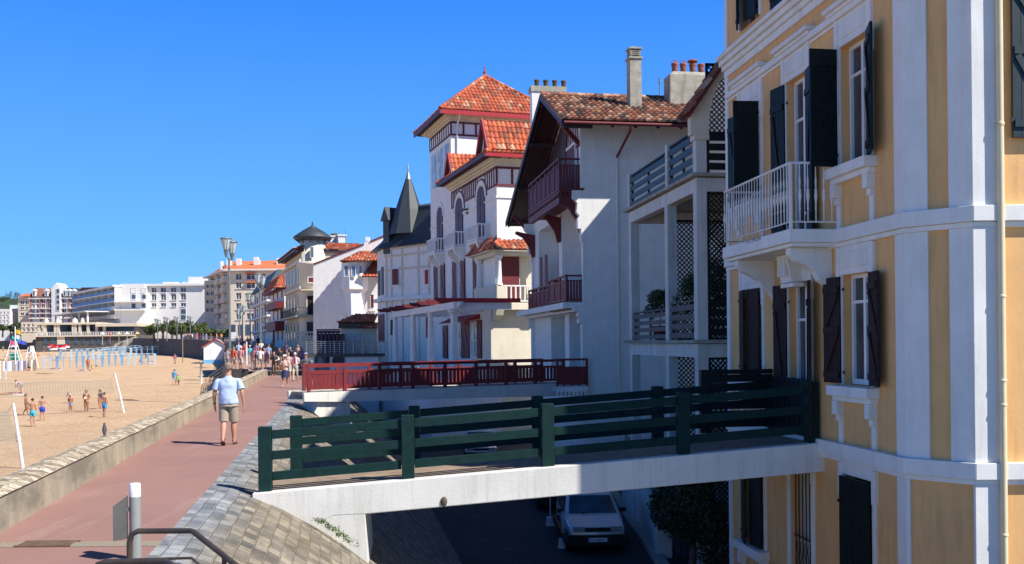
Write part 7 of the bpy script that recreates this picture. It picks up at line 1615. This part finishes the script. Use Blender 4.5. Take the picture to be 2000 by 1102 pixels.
def person(loc, face, H, label, top=None, bottom=None, skin='skin', hair=(.06, .04, .03), hat=None, pose=None, stout=1.0, female=False, fine=False, shoe=None, long_hair=False, sleeve=True, extra=None, group=None, lean=0, length=None, low=True, head=1.0):
    J = dict(BASE); J.update(pose or {}); r = empty('person', loc, face, label=label, cat='person', group=group)
    if 'hL' not in (pose or {}): px, py, pz = J['pel']; J['hL'] = (px-.052, py, pz-.015); J['hR'] = (px+.052, py, pz-.015)
    V = {k: Vector(v)*H for k, v in J.items()}
    names = ['pel', 'wst', 'cst', 'nkb', 'nck', 'jaw', 'hed', 'crn', 'hL', 'kL', 'aL', 'tL', 'hR', 'kR', 'aR', 'tR', 'sL', 'eL', 'wL', 'pL', 'sR', 'eR', 'wR', 'pR']
    E = [(0, 1), (1, 2), (2, 3), (3, 4), (4, 5), (5, 6), (6, 7), (0, 8), (8, 9), (9, 10), (10, 11), (0, 12), (12, 13), (13, 14), (14, 15), (2, 16), (16, 17), (17, 18), (18, 19), (2, 20), (20, 21), (21, 22), (22, 23)]
    P_, R_ = [], []
    for k in names:
        q = RAD.get(k) or RAD[k[0]]; f = stout if k in ('pel', 'wst', 'cst') else (1+(stout-1)*.6 if k[0] in 'hkse' and k != 'hed' else 1); f *= (.74 if top and k in ('sL', 'sR') else 1)*(.8 if top and k == 'cst' else 1); f *= (head if k in ('jaw', 'hed', 'crn', 'nck') else 1); f *= (.93 if female and k in ('wst', 'sL', 'sR', 'cst') else 1)
        P_.append(tuple(V[k])); R_.append((q[0]*H*f, q[1]*H*f))
    if fine:      # calves, heels, nose, five fingers
        for s_, ai, ki in (('L', 10, 9), ('R', 14, 13)):
            i = len(P_); P_.append(tuple(V['k'+s_].lerp(V['a'+s_], .35)+Vector((0, -.008*H, 0)))); R_.append((.034*H*stout**.4, .036*H*stout**.4)); E.remove((ki, ai)); E += [(ki, i), (i, ai)]
            i = len(P_); P_.append(tuple(V['a'+s_]+Vector((0, -.022*H, -.028*H)))); R_.append((.017*H, .014*H)); E.append((ai, i))
        i = len(P_); P_.append(tuple(V['hed']+Vector((0, .058*H, -.012*H)))); R_.append((.008*H, .008*H)); E.append((6, i))
        for s_, pi_ in (('L', 19), ('R', 23)):
            sg = -1 if s_ == 'L' else 1; d = (V['p'+s_]-V['w'+s_]).normalized(); fwd = Vector((0, 1, 0))
            for k in range(4):
                a = V['p'+s_] + fwd*(.016-.0105*k)*H + d*.012*H; Lk = (.040, .046, .042, .033)[k]*H; i = len(P_); P_ += [tuple(a), tuple(a+d*Lk*.5), tuple(a+d*Lk+Vector((-sg*.008*H, .003*H, 0)))]; R_ += [(.0062*H,)*2, (.0056*H,)*2, (.0045*H,)*2]; E += [(pi_, i), (i, i+1), (i+1, i+2)]
            b = V['p'+s_].lerp(V['w'+s_], .35)+fwd*.018*H; i = len(P_); P_ += [tuple(b), tuple(b+d*.02*H+fwd*.012*H), tuple(b+d*.038*H+fwd*.012*H)]; R_ += [(.007*H,)*2, (.006*H,)*2, (.005*H,)*2]; E += [(pi_, i), (i, i+1), (i+1, i+2)]
    skin_mesh('body', P_, E, R_, M[skin], r, 1 if (fine or not low) else 0)
    st = stout; hd = V['hed']; top_m = cmat(top) if isinstance(top, tuple) else (M[top] if top else None)
    if top_m:
        m = MB(); e = .010*H; rg = []
        w0, w1, w2, w3 = V['pel'], V['wst'], V['cst'], V['nkb']; lo = w0 + Vector((0, 0, (-.01 if not (bottom and length == 'tucked') else .01)*H))
        for c, rx, ry in ((lo, .098, .074), (w0.lerp(w1, .4), .098, .078), (w1, .090, .074), (w1.lerp(w2, .5), .094, .074), (w2, .103, .072), (w2.lerp(w3, .5), .104, .064), (w2.lerp(w3, .8), .088, .056), (w3, .060, .047), (w3+Vector((0, .0, .012*H)), .042, .040)):
            rg.append((c.x, c.y, c.z, rx*H*(st if rx > .08 else 1)*(.94 if female else 1), ry*H*st**1.2))
        ring_loft(m, rg)
        if sleeve:
            for s_ in 'LR':
                a, b = V['s'+s_], V['e'+s_]; t = .72 if sleeve is True else 1.0; a0 = a.lerp(V['cst'], .4)+Vector((0, 0, .015*H)); pth = [a0, a.lerp(a0, .35)+Vector((0, 0, -.012*H)), a.lerp(b, .16), a.lerp(b, .45), a.lerp(b, t)]; rr = [.034*H, .040*H, .040*H*st**.5, .040*H*st**.5, .043*H*st**.5]
                if sleeve == 'long': pth += [V['w'+s_]]; rr += [.026*H]
                m.tube(pth, rr, 10)
        o = m.build('shirt', top_m, r)
        dm = bpy.data.textures.get('folds') or bpy.data.textures.new('folds', 'CLOUDS'); dm.noise_scale = .14
        if fine: sb = o.modifiers.new('s', 'SUBSURF'); sb.levels = 2; sb.render_levels = 2; dd = o.modifiers.new('d', 'DISPLACE'); dd.texture = dm; dd.strength = .024*H; dd.mid_level = .5; dd.texture_coords = 'LOCAL'
    if bottom:
        kind, col = bottom; m = MB(); bm_ = cmat(col); p0 = V['pel']
        if kind == 'skirt': ring_loft(m, [(p0.x, p0.y, p0.z+.06*H, .078*H*st, .060*H*st), (p0.x, p0.y, p0.z, .098*H*st, .08*H*st), (p0.x, p0.y, p0.z-.10*H, .112*H*st, .10*H*st), (p0.x, p0.y, p0.z-.22*H, .125*H*st, .115*H*st)])
        else:
            ring_loft(m, [(p0.x, p0.y, p0.z+.055*H, .084*H*st, .062*H*st), (p0.x, p0.y, p0.z+.02*H, .094*H*st, .07*H*st), (p0.x, p0.y, p0.z-.045*H, .098*H*st, .072*H*st)])
            for s_ in 'LR':
                a, b, c = V['h'+s_], V['k'+s_], V['a'+s_]; g = 1+(st-1)*.6
                pth = [a+Vector((0, 0, .02*H)), a.lerp(b, .35), a.lerp(b, {'brief': .2, 'short': .62}.get(kind, .98))]; rr = [.056*H*g, .056*H*g, .052*H*g]
                if kind == 'brief': pth = pth[:1]+[a.lerp(b, .18)]; rr = rr[:2]
                if kind == 'long': pth = [a, a.lerp(b, .5), b, b.lerp(c, .6), c+Vector((0, 0, .01*H))]; rr = [.056*H*g, .05*H*g, .041*H*g, .035*H, .035*H]
                m.tube(pth, rr, 10)
        o = m.build('skirt' if kind == 'skirt' else 'shorts' if kind != 'long' else 'trousers', bm_, r)
        if fine: sb = o.modifiers.new('s', 'SUBSURF'); sb.levels = 1; sb.render_levels = 1
    if hair:
        m = MB(); m.lathe((hd.x, hd.y-.008*H, hd.z+.006*H), [(.050*H*head*sin(t), .058*H*head*cos(t)) for t in [i*pi*.56/6 for i in range(7)]][::-1], 12, sy=1.16)
        if long_hair: m.tube([hd+Vector((0, -.045*H, .02*H)), hd+Vector((0, -.055*H, -.03*H)), V['nkb']+Vector((0, -.035*H, .0))], [.045*H, .042*H, .022*H], 8)
        m.tube([hd+Vector((0, -.03*H, .02*H)), hd+Vector((0, -.04*H, -.025*H))], [.045*H, .032*H], 10); m.build('hair', cmat(hair), r)
    if hat:
        m = MB(); hc = cmat(hat[1])
        if hat[0] == 'brim': m.lathe((hd.x, hd.y, hd.z+.028*H), [(.082*H, -.004*H), (.056*H, 0), (.052*H, .03*H), (.03*H, .045*H), (.001, .047*H)], 14)
        else: m.lathe((hd.x, hd.y, hd.z+.02*H), [(.054*H, 0), (.05*H, .025*H), (.03*H, .042*H), (.001, .046*H)], 12, sy=1.12); m.box(hd.x-.035*H, hd.x+.035*H, hd.y+.045*H, hd.y+.09*H, hd.z+.02*H, hd.z+.026*H)
        m.build('hat', hc, r)
    if shoe:
        for s_ in 'LR':
            a, t = V['a'+s_], V['t'+s_]; m = MB(); u = (t-a); m.tube([a+Vector((0, -.03*H, -.030*H)), a+Vector((0, -.0, -.022*H)), a.lerp(t, .6)+Vector((0, 0, -.004*H)), t+Vector((0, .02*H, 0))], [.018*H, .024*H, .023*H, .014*H], 8); m.build('shoe', cmat(shoe), r)
    if fine and not (extra or {}).get('back'):
        for sx in (-1, 1): m = MB(); m.ball(tuple(hd+Vector((sx*.019*H, .049*H, .004*H))), .0055*H, 6); m.build('eye', M['black'], r)
        m = MB(); m.box(hd.x-.014*H, hd.x+.014*H, hd.y+.046*H, hd.y+.051*H, hd.z-.033*H, hd.z-.028*H); m.build('mouth', M['pot'], r)
    if fine:
        for sx in (-1, 1): m = MB(); m.ball(tuple(hd+Vector((sx*.047*H, -.002*H, -.004*H))), .013*H, 6, 1.3, .5, 1); m.build('ear', M[skin], r)
    return r
WALK = dict(kR=(.055, .05, .285), aR=(.055, .06, .045), tR=(.06, .15, .02), kL=(-.055, -.01, .285), aL=(-.05, -.13, .085), tL=(-.055, -.075, .02), eL=(-.14, .02, .635), wL=(-.14, .085, .50), pL=(-.137, .10, .455), eR=(.14, -.03, .635), wR=(.15, -.03, .495), pR=(.15, -.025, .445))
WALK2 = dict(kL=(-.055, .05, .285), aL=(-.055, .06, .045), tL=(-.06, .15, .02), kR=(.055, -.01, .285), aR=(.05, -.11, .075), tR=(.055, -.055, .02), eR=(.135, .02, .635), wR=(.135, .085, .50), pR=(.132, .10, .455), eL=(-.135, -.03, .635), wL=(-.145, -.03, .495), pL=(-.145, -.025, .445))
HOLD = dict(eR=(.135, -.01, .64), wR=(.05, .10, .66), pR=(.02, .12, .68), eL=(-.135, -.01, .64), wL=(-.05, .10, .66), pL=(-.02, .12, .68))
HIPS = dict(eL=(-.20, -.04, .67), wL=(-.12, .02, .56), pL=(-.085, .03, .55), eR=(.20, -.04, .67), wR=(.12, .02, .56), pR=(.085, .03, .55))
BELLY = dict(eR=(.14, -.01, .63), wR=(.06, .08, .56), pR=(.02, .10, .55), eL=(-.14, -.01, .63), wL=(-.06, .08, .56), pL=(-.02, .10, .55))
OUT = dict(eR=(.21, .0, .69), wR=(.31, .05, .60), pR=(.35, .06, .57))
UP = dict(eR=(.17, .05, .90), wR=(.12, .08, 1.03), pR=(.11, .09, 1.08))
BEND = dict(pel=(0, -.05, .50), wst=(0, .02, .57), cst=(0, .13, .63), nkb=(0, .21, .65), nck=(0, .24, .66), jaw=(0, .27, .655), hed=(0, .29, .68), crn=(0, .31, .71), sL=(-.10, .19, .63), sR=(.10, .19, .63), eL=(-.12, .22, .47), eR=(.12, .22, .47), wL=(-.10, .26, .33), wR=(.10, .26, .33), pL=(-.09, .28, .29), pR=(.09, .28, .29))
SIT = dict(pel=(0, 0, .06), wst=(0, -.02, .14), cst=(0, -.03, .26), nkb=(0, -.02, .35), nck=(0, -.01, .38), jaw=(0, .01, .415), hed=(0, .005, .455), crn=(0, 0, .495), kL=(-.09, .20, .17), kR=(.09, .20, .17), aL=(-.07, .33, .03), aR=(.07, .33, .03), tL=(-.07, .41, .02), tR=(.07, .41, .02), sL=(-.108, -.03, .335), sR=(.108, -.03, .335), eL=(-.14, -.04, .18), eR=(.14, -.04, .18), wL=(-.12, .07, .10), wR=(.12, .07, .10), pL=(-.11, .10, .07), pR=(.11, .10, .07))
LIE = dict(pel=(0, 0, .05), wst=(0, -.085, .055), cst=(0, -.20, .065), nkb=(0, -.30, .06), nck=(0, -.335, .06), jaw=(0, -.37, .065), hed=(0, -.41, .06), crn=(0, -.45, .055), kL=(-.06, .22, .09), kR=(.06, .23, .04), aL=(-.06, .42, .03), aR=(.06, .45, .03), tL=(-.07, .46, .08), tR=(.07, .49, .08), sL=(-.108, -.28, .05), sR=(.108, -.28, .05), eL=(-.15, -.15, .03), eR=(.15, -.15, .03), wL=(-.14, -.02, .03), wR=(.14, -.02, .03), pL=(-.13, .03, .03), pR=(.13, .03, .03))
# the walking man
mp = onz(447, 869, 0); fh = radians(8)
man = person((mp.x, mp.y, 0), fh, 1.765, 'stout man in pale blue shirt and khaki shorts walking away on the red path', top=(.44, .55, .78), bottom=('knee', (.38, .33, .25)), skin='skin', hair=(.24, .17, .13), pose={**WALK, 'jaw': (0, .022, .892), 'hed': (0, .016, .938), 'crn': (0, .004, .982), 'sL': (-.122, 0, .79), 'sR': (.122, 0, .79), 'eL': (-.165, -.005, .63), 'eR': (.165, -.03, .63), 'wL': (-.17, .05, .49), 'pL': (-.168, .065, .445), 'wR': (.18, -.0, .49), 'pR': (.18, .01, .44)}, stout=1.25, fine=True, head=1.14, extra={'back': 1})
H = 1.765
for s_, an, tn in (('L', 'aL', 'tL'), ('R', 'aR', 'tR')):
    a, t = Vector(WALK[an])*H, Vector(WALK[tn])*H; d = (t-a).normalized(); hl = a+Vector((0, -.03*H, -.045*H)) if s_ == 'R' else a+Vector((0, -.028*H, -.03*H)); m = MB(); m.bar(hl, t+Vector((0, .03*H, -.016*H)), .085, .022, up=(0, 0, 1)); 
    m.tube([a+Vector((-.04, .0, -.02)), a+Vector((-.03, .03, .02)), a+Vector((.03, .03, .02)), a+Vector((.04, 0, -.02))], .012, 6); m.build('sandal', cmat((.07, .035, .02)), man)
w_ = Vector((-.17, .05, .49))*H; m = MB(); m.tube([w_+Vector((0, 0, .005)), w_+Vector((0, -.004, .035))], .033, 12); m.build('watch', M['black'], man)
c_ = Vector(BASE['nkb'])*H; m = MB(); m.lathe((c_.x, c_.y+.004, c_.z+.002), [(.078, .0), (.068, .035), (.064, .037), (.07, .0)], 14); m.build('collar', cmat((.40, .52, .80)), man)
# the three walkers coming towards the camera and people beside them
def walker(px, py, hpx, label, **k):
    Hh = k.pop('H', 1.68); Y = F*Hh/hpx; g = max(0, z_prom(Y)) if Y < 67.7 else max(.3, z_prom(Y)); p = at(px, 669, Y); face = k.pop('face', pi); return person((p.x, Y, g), face, Hh, label, **k)
w1 = walker(556, 755, 64, 'woman in white straw hat and navy skirt with an orange bag, facing the camera', top=(.60, .42, .36), bottom=('skirt', (.02, .025, .08)), hat=('brim', (.8, .74, .62)), pose={**WALK, **HOLD}, female=True, fine=True, long_hair=True, H=1.64)
m = MB(); m.box(.08, .30, -.02, .08, .86, 1.02); m.tube([(.10, .03, 1.02), (.02, .10, 1.2), (-.12, .04, 1.36)], .01, 5); m.tube([(.28, .03, 1.02), (.2, .0, 1.2), (-.12, -.04, 1.36)], .01, 5); m.build('handbag', cmat((.55, .18, .04)), w1)
m = MB(); m.box(-.06, .06, .24, .27, 1.08, 1.2); m.build('cap_of_papers', M['plastic_white'], w1) if False else None
w2 = walker(597, 757, 71, 'man in grey cap, grey shirt and grey shorts looking down at his hands', top=(.09, .10, .12), bottom=('knee', (.10, .12, .15)), hat=('cap', (.30, .30, .42)), pose={**WALK2, **HOLD}, fine=True, shoe=(.12, .13, .15), H=1.76)
m = MB(); m.box(-.04, .04, .2, .215, 1.16, 1.30); m.build('phone', M['black'], w2)
w3 = walker(576, 741, 57, 'white haired man in open white shirt over red top and beige trousers', top=(.62, .60, .58), bottom=('long', (.55, .47, .34)), hair=(.7, .7, .68), pose={**WALK, **BELLY}, fine=True, shoe=(.06, .05, .04), H=1.70)
m = MB(); m.prism([(-.07, .115, 1.02), (.07, .115, 1.02), (.05, .10, 1.40), (-.05, .10, 1.40)], (0, .03, 0)); m.build('vest', cmat((.45, .02, .03)), w3)
walker(563, 735, 53, 'woman in pale pink top with tied up hair behind the hat woman', top=(.65, .40, .38), bottom=('knee', (.6, .6, .62)), hair=(.10, .07, .05), female=True, pose=BELLY)
sm = walker(535, 719, 48, 'man in black top pushing a baby stroller up on the step', top=(.012, .012, .015), bottom=('long', (.02, .02, .025)), pose={**BELLY, 'wR': (.11, .2, .60), 'pR': (.10, .25, .60), 'wL': (-.11, .2, .60), 'pL': (-.10, .25, .60)})
def stroller(px, Y):
    p = at(px, 669, Y); r = empty('stroller', (p.x, Y, .30), .1, label='dark baby stroller with pale hood pushed by the man in black', cat='stroller'); m = MB(); m.prism([(-.2, -.35, .35), (-.2, .25, .35), (-.2, .4, .8), (-.2, .25, .85), (-.2, .0, .5), (-.2, -.35, .5)], (.4, 0, 0)); m.build('seat', M['black'], r)
    m = MB(); m.lathe((0, .15, .75), [(.26, 0), (.24, .12), (.15, .24), (.01, .28)], 10); m.build('hood', M['plastic_white'], r); m = MB(); m.bar((-.2, -.3, .1), (-.2, .5, 1.0), .03, .03); m.bar((.2, -.3, .1), (.2, .5, 1.0), .03, .03); m.bar((-.2, .5, 1.0), (.2, .5, 1.0), .03, .03); m.build('frame', M['galv'], r)
    for x in (-.24, .24):
        for y in (-.3, .25): t = MB(Matrix.Translation((x, y, .11)) @ Matrix.Rotation(pi/2, 4, 'Y')); t.lathe((0, 0, 0), [(.06, -.02), (.11, -.02), (.11, .02), (.06, .02)], 12); t.build('wheel', M['black'], r)
stroller(538, 68.9)
# crowd further along
CROWD = [(456, 712, 46, 0, 'person in bright orange red shirt walking away near the white flag post', (.62, .06, .03), ('short', (.55, .52, .5)), None),
 (444, 712, 42, 0, 'person in patterned grey shirt left of the orange shirt', (.3, .3, .33), ('short', (.1, .1, .14)), None),
 (470, 708, 44, 0, 'person with white sun hat and pink top by the flag post', (.6, .25, .3), ('knee', (.6, .58, .55)), ('brim', (.8, .8, .8))),
 (495, 712, 46, 0, 'man in dark red checked shirt and beige trousers walking away', (.25, .10, .12), ('long', (.45, .38, .28)), None),
 (508, 712, 46, 0, 'man in white top just right of the checked shirt', (.75, .75, .75), ('knee', (.3, .28, .25)), None),
 (516, 712, 44, pi, 'woman in mauve top before the timbered house', (.4, .2, .35), ('knee', (.25, .22, .2)), None),
 (546, 716, 45, pi, 'woman in black dress beside the man with the stroller', (.015, .015, .02), ('skirt', (.015, .015, .02)), None),
 (552, 714, 44, pi, 'blond woman in orange top right of the black dress', (.6, .2, .08), ('skirt', (.3, .1, .08)), None),
 (567, 712, 40, pi, 'person in dark jacket behind the white haired man', (.03, .03, .05), ('long', (.03, .03, .05)), None),
 (588, 712, 42, 0, 'person in pink checked shirt by the end of the steel rails', (.5, .2, .28), ('long', (.1, .1, .2)), None),
 (582, 706, 38, pi, 'person with bare shoulders near the villa balustrade', (.5, .3, .22), ('long', (.15, .1, .1)), None),
 (524, 706, 38, 0, 'person in light blue shirt in the middle of the distant crowd', (.25, .4, .65), ('long', (.1, .1, .12)), None),
 (488, 702, 36, 0, 'person in turquoise top and white cap in the distant crowd', (.05, .42, .5), ('knee', (.4, .4, .4)), ('cap', (.8, .8, .8))),
 (478, 700, 34, pi, 'person in red top left of the turquoise one', (.5, .04, .05), ('knee', (.1, .1, .3)), None),
 (466, 698, 34, 0, 'person in pale blue top far off by the lamp row', (.35, .5, .7), ('knee', (.7, .7, .7)), None),
 (500, 700, 34, 0, 'person in violet top far off among the lamps', (.2, .12, .4), ('long', (.1, .1, .1)), None),
 (510, 697, 32, pi, 'person in cream top far off before the kiosk', (.7, .65, .5), ('knee', (.2, .15, .1)), None),
 (532, 700, 32, 0, 'person in dark green top far off before the kiosk', (.03, .12, .06), ('long', (.05, .05, .06)), None),
 (558, 702, 34, 0, 'person in navy top below the villa', (.02, .03, .12), ('long', (.3, .3, .3)), None),
 (492, 690, 26, 0, 'tiny distant person in white below the striped house', (.8, .8, .8), ('knee', (.2, .2, .3)), None),
 (504, 690, 25, 0, 'tiny distant person in black below the striped house', (.02, .02, .02), ('knee', (.1, .1, .1)), None),
 (484, 688, 24, 0, 'tiny distant person in orange between two lamps', (.6, .25, .05), ('knee', (.1, .1, .1)), None),
 (472, 686, 23, pi, 'tiny distant person in pink beside the lamp row', (.6, .3, .35), ('knee', (.1, .1, .1)), None),
 (462, 684, 22, 0, 'tiny distant person in light blue by the notice board', (.3, .5, .7), ('knee', (.5, .5, .5)), None)]
for i, (px, py, h_, fc, lb, tp, bt, ht) in enumerate(CROWD):
    po = [WALK, WALK2, None, BELLY, WALK][i % 5]; walker(px, py, h_, lb, top=tp, bottom=bt, hat=ht, face=fc+random.uniform(-.4, .4), pose=po, female=i % 2 == 0, hair=random.choice([(.05, .03, .02), (.2, .13, .07), (.35, .25, .14), (.02, .02, .02)]), long_hair=i % 3 == 0, shoe=(.1, .1, .1), group='people strolling on the upper promenade', H=1.62+.12*random.random())
COLS = [('white', (.8, .8, .8)), ('red', (.55, .05, .05)), ('navy', (.03, .04, .15)), ('pale blue', (.35, .5, .7)), ('black', (.02, .02, .02)), ('pink', (.65, .3, .38)), ('orange', (.65, .25, .05)), ('green', (.05, .25, .1))]
for i in range(16):
    px = 300+9.5*i+random.uniform(-2, 2); Y = 190-.4*i; p = at(px, 669, Y); p.x = max(p.x, sea_line(Y)+.9); n1, c1 = COLS[i % 8]
    person((p.x, Y, z_prom(Y)), random.uniform(-2, 2), 1.66, 'tiny figure in %s on the terrace, number %s from the left before the clipped trees' % (n1, ['one', 'two', 'three', 'four', 'five', 'six', 'seven', 'eight', 'nine', 'ten', 'eleven', 'twelve', 'thirteen', 'fourteen', 'fifteen', 'sixteen'][i]) if False else ('tiny distant figure in %s, %s of the people before the clipped trees' % (n1, ['first', 'second', 'third', 'fourth', 'fifth', 'sixth', 'seventh', 'eighth', 'ninth', 'tenth', 'eleventh', 'twelfth', 'thirteenth', 'fourteenth', 'fifteenth', 'sixteenth'][i])), top=c1, bottom=('knee', COLS[(i*3+2) % 8][1]), pose=[WALK, None, WALK2][i % 3], group='people on the terrace by the hotel')
# people on the sand
def beach(px, py, hpx, label, **k):
    p = onbeach(px, py); Hh = k.pop('H', hpx*p.y/F); return person(p-Vector((0, 0, .02)), k.pop('face', 0), Hh, label, group='people on the beach', **k)
trunks = lambda c: ('short', c)
beach(64, 834, 57, 'boy in turquoise swim shorts with back to the camera, nearest of the players', bottom=trunks((.06, .45, .6)), pose={**BELLY}, fine=True, extra={'back': 1}, hair=(.05, .03, .02))
beach(83, 823, 50, 'boy in royal blue shorts stretching an arm out beside the turquoise shorts', bottom=trunks((.03, .08, .6)), pose={**OUT, 'aL': (-.09, 0, .045), 'aR': (.09, 0, .045), 'tL': (-.1, .08, .02), 'tR': (.1, .08, .02)}, fine=True, extra={'back': 1})
beach(51, 811, 43, 'tanned girl in bikini left of the two boys at the net', bottom=('brief', (.08, .1, .2)), top=None, skin='skin_tan', female=True, face=-1.2, long_hair=True, pose=WALK)
beach(138, 804, 33, 'small boy in patterned swim shorts under the net', bottom=trunks((.25, .4, .7)), skin='skin_tan', face=pi, pose=BELLY)
beach(137, 788, 30, 'child in pale pink seen behind the small boy', bottom=('short', (.7, .5, .6)), top=(.75, .62, .68), face=pi, pose=BEND)
b = beach(169, 804, 44, 'girl in bikini holding a pale ball against her stomach', bottom=('brief', (.55, .3, .1)), skin='skin_tan', female=True, face=pi, long_hair=True, pose=BELLY)
m = MB(); m.ball((0, .21, 1.0), .11, 10); m.build('ball', cmat((.75, .65, .45)), b)
m = MB(); ring_loft(m, [(0, .005, 1.20, .135, .10), (0, .005, 1.28, .14, .10)]); m.build('bikini_top', cmat((.75, .55, .5)), b)
beach(196, 800, 40, 'girl in black top half hidden behind the boy in blue shorts', bottom=('short', (.6, .25, .2)), top=(.04, .04, .05), female=True, face=1.4, long_hair=True)
beach(204, 815, 50, 'boy in bright blue shorts with hand on hip, furthest right of the players', bottom=trunks((.04, .3, .65)), pose={**HIPS}, fine=True, extra={'back': 1}, face=-.4)
beach(41, 767, 33, 'person in turquoise shorts bending over a sunbather', bottom=trunks((.1, .5, .45)), top=(.75, .6, .65), face=1.6, pose=BEND, H=1.65)
beach(26, 770, 10, 'tanned sunbather lying on a towel beside the bending person', bottom=('brief', (.3, .1, .1)), skin='skin_tan', pose=LIE, face=1.5, H=1.68)
beach(6, 772, 10, 'dark sunbather lying at the left edge of the beach', bottom=('brief', (.05, .05, .1)), skin='skin_tan', pose=LIE, face=1.7, H=1.68)
beach(341, 753, 33, 'person in blue top carrying a beach bag near the steps', top=(.05, .35, .6), bottom=('knee', (.5, .5, .55)), pose=WALK, H=1.7)
beach(349, 753, 20, 'child in bright green top beside the adult in blue', top=(.15, .65, .15), bottom=('short', (.04, .04, .04)), pose=WALK2, H=1.1)
beach(342, 711, 22, 'lone person in red walking beyond the cabin', top=(.35, .1, .15), bottom=('short', (.3, .3, .35)), skin='skin_tan', pose=WALK, face=1.3, H=1.7)
beach(172, 722, 26, 'person in orange red standing before the blue shade poles', top=(.5, .12, .06), bottom=('brief', (.5, .12, .06)), skin='skin_tan', face=pi, H=1.65)
beach(179, 724, 8, 'sunbather with yellow towel below the orange red figure', top=(.7, .5, .03), bottom=('short', (.8, .8, .85)), pose=SIT, face=2.4, H=1.6)
beach(164, 724, 8, 'sunbather in white and blue at the feet of the orange red figure', top=(.75, .75, .8), bottom=('short', (.1, .2, .6)), pose=LIE, face=1.5, H=1.6)
beach(57, 724, 18, 'seated person in black and red beside the cream windbreak', top=(.03, .03, .04), bottom=('short', (.5, .1, .08)), pose=SIT, face=2.8, H=1.65)
n_ = 0
spots = [(108, 721, LIE), (282, 708, LIE), (296, 707, LIE), (275, 709, SIT), (150, 690, LIE), (158, 688, SIT), (168, 686, LIE), (182, 684, LIE), (140, 692, SIT), (195, 684, SIT), (86, 690, WALK), (92, 684, WALK2), (75, 696, SIT), (233, 684, LIE), (248, 682, SIT), (216, 690, LIE), (265, 690, SIT), (12, 698, SIT), (4, 704, LIE), (6, 688, WALK), (40, 690, SIT), (52, 680, WALK2), (285, 700, SIT), (100, 705, SIT), (420, 690, SIT)]
ordw = ['red', 'white', 'navy', 'green', 'orange', 'pink', 'black', 'pale blue']
plc = ['left of the front shade poles', 'on a pale towel at the right end of the shade poles', 'right of the pale towel sunbather', 'leaning back near the right end of the shade poles', 'behind the middle row of shade poles', 'upright behind the middle row', 'flat in the crowd behind the shade poles', 'flat and further back near the casino base', 'upright left of the crowd behind the poles', 'upright near the casino stairs', 'walking left of the parasols', 'walking behind the parasols', 'upright beside the lifeguard chair', 'flat near the dark wall', 'upright near the dark wall', 'flat between shade pole rows', 'upright between shade pole rows', 'upright far left on the sand', 'flat at the far left edge', 'walking at the far left', 'upright behind the lifeguard chair', 'walking far beyond the lifeguard chair', 'upright below the store box', 'upright right of the ladder chair', 'upright by the kiosk']
for i, (px, py, po) in enumerate(spots):
    c = dict(COLS)[ordw[i % 8]]; beach(px, py, 10, 'bather in %s %s' % (ordw[i % 8], plc[i]), bottom=('brief' if i % 2 else 'short', c), top=c if i % 3 else None, skin='skin_tan' if i % 2 else 'skin', pose=po, face=random.uniform(0, 6), H=1.62)
for i, (px, py, c, lb) in enumerate(((284, 709, (.75, .7, .8), 'pale lilac beach towel at the right end of the shade poles'), (164, 725, (.2, .3, .7), 'blue beach towel near the orange red figure'), (181, 725, (.75, .55, .05), 'yellow beach towel near the orange red figure'), (24, 771, (.7, .7, .75), 'white towel under the tanned sunbather'), (88, 730, (.25, .17, .1), 'brown cloth lying on the sand below the front poles'), (108, 721.5, (.5, .6, .75), 'pale blue towel left of the front poles'))):
    p = onbeach(px, py); m = MB(); m.hexa([(-.5, -.9, -.05), (.5, -.9, -.05), (.5, .9, -.05), (-.5, .9, -.05), (-.5, -.9, .03), (.5, -.9, .05), (.5, .9, .03), (-.5, .9, .06)]); o = m.build('towel', cmat(c), label=lb, cat='towel', group='towels on the sand'); o.location = p; o.rotation_euler = (0, 0, 1.4)
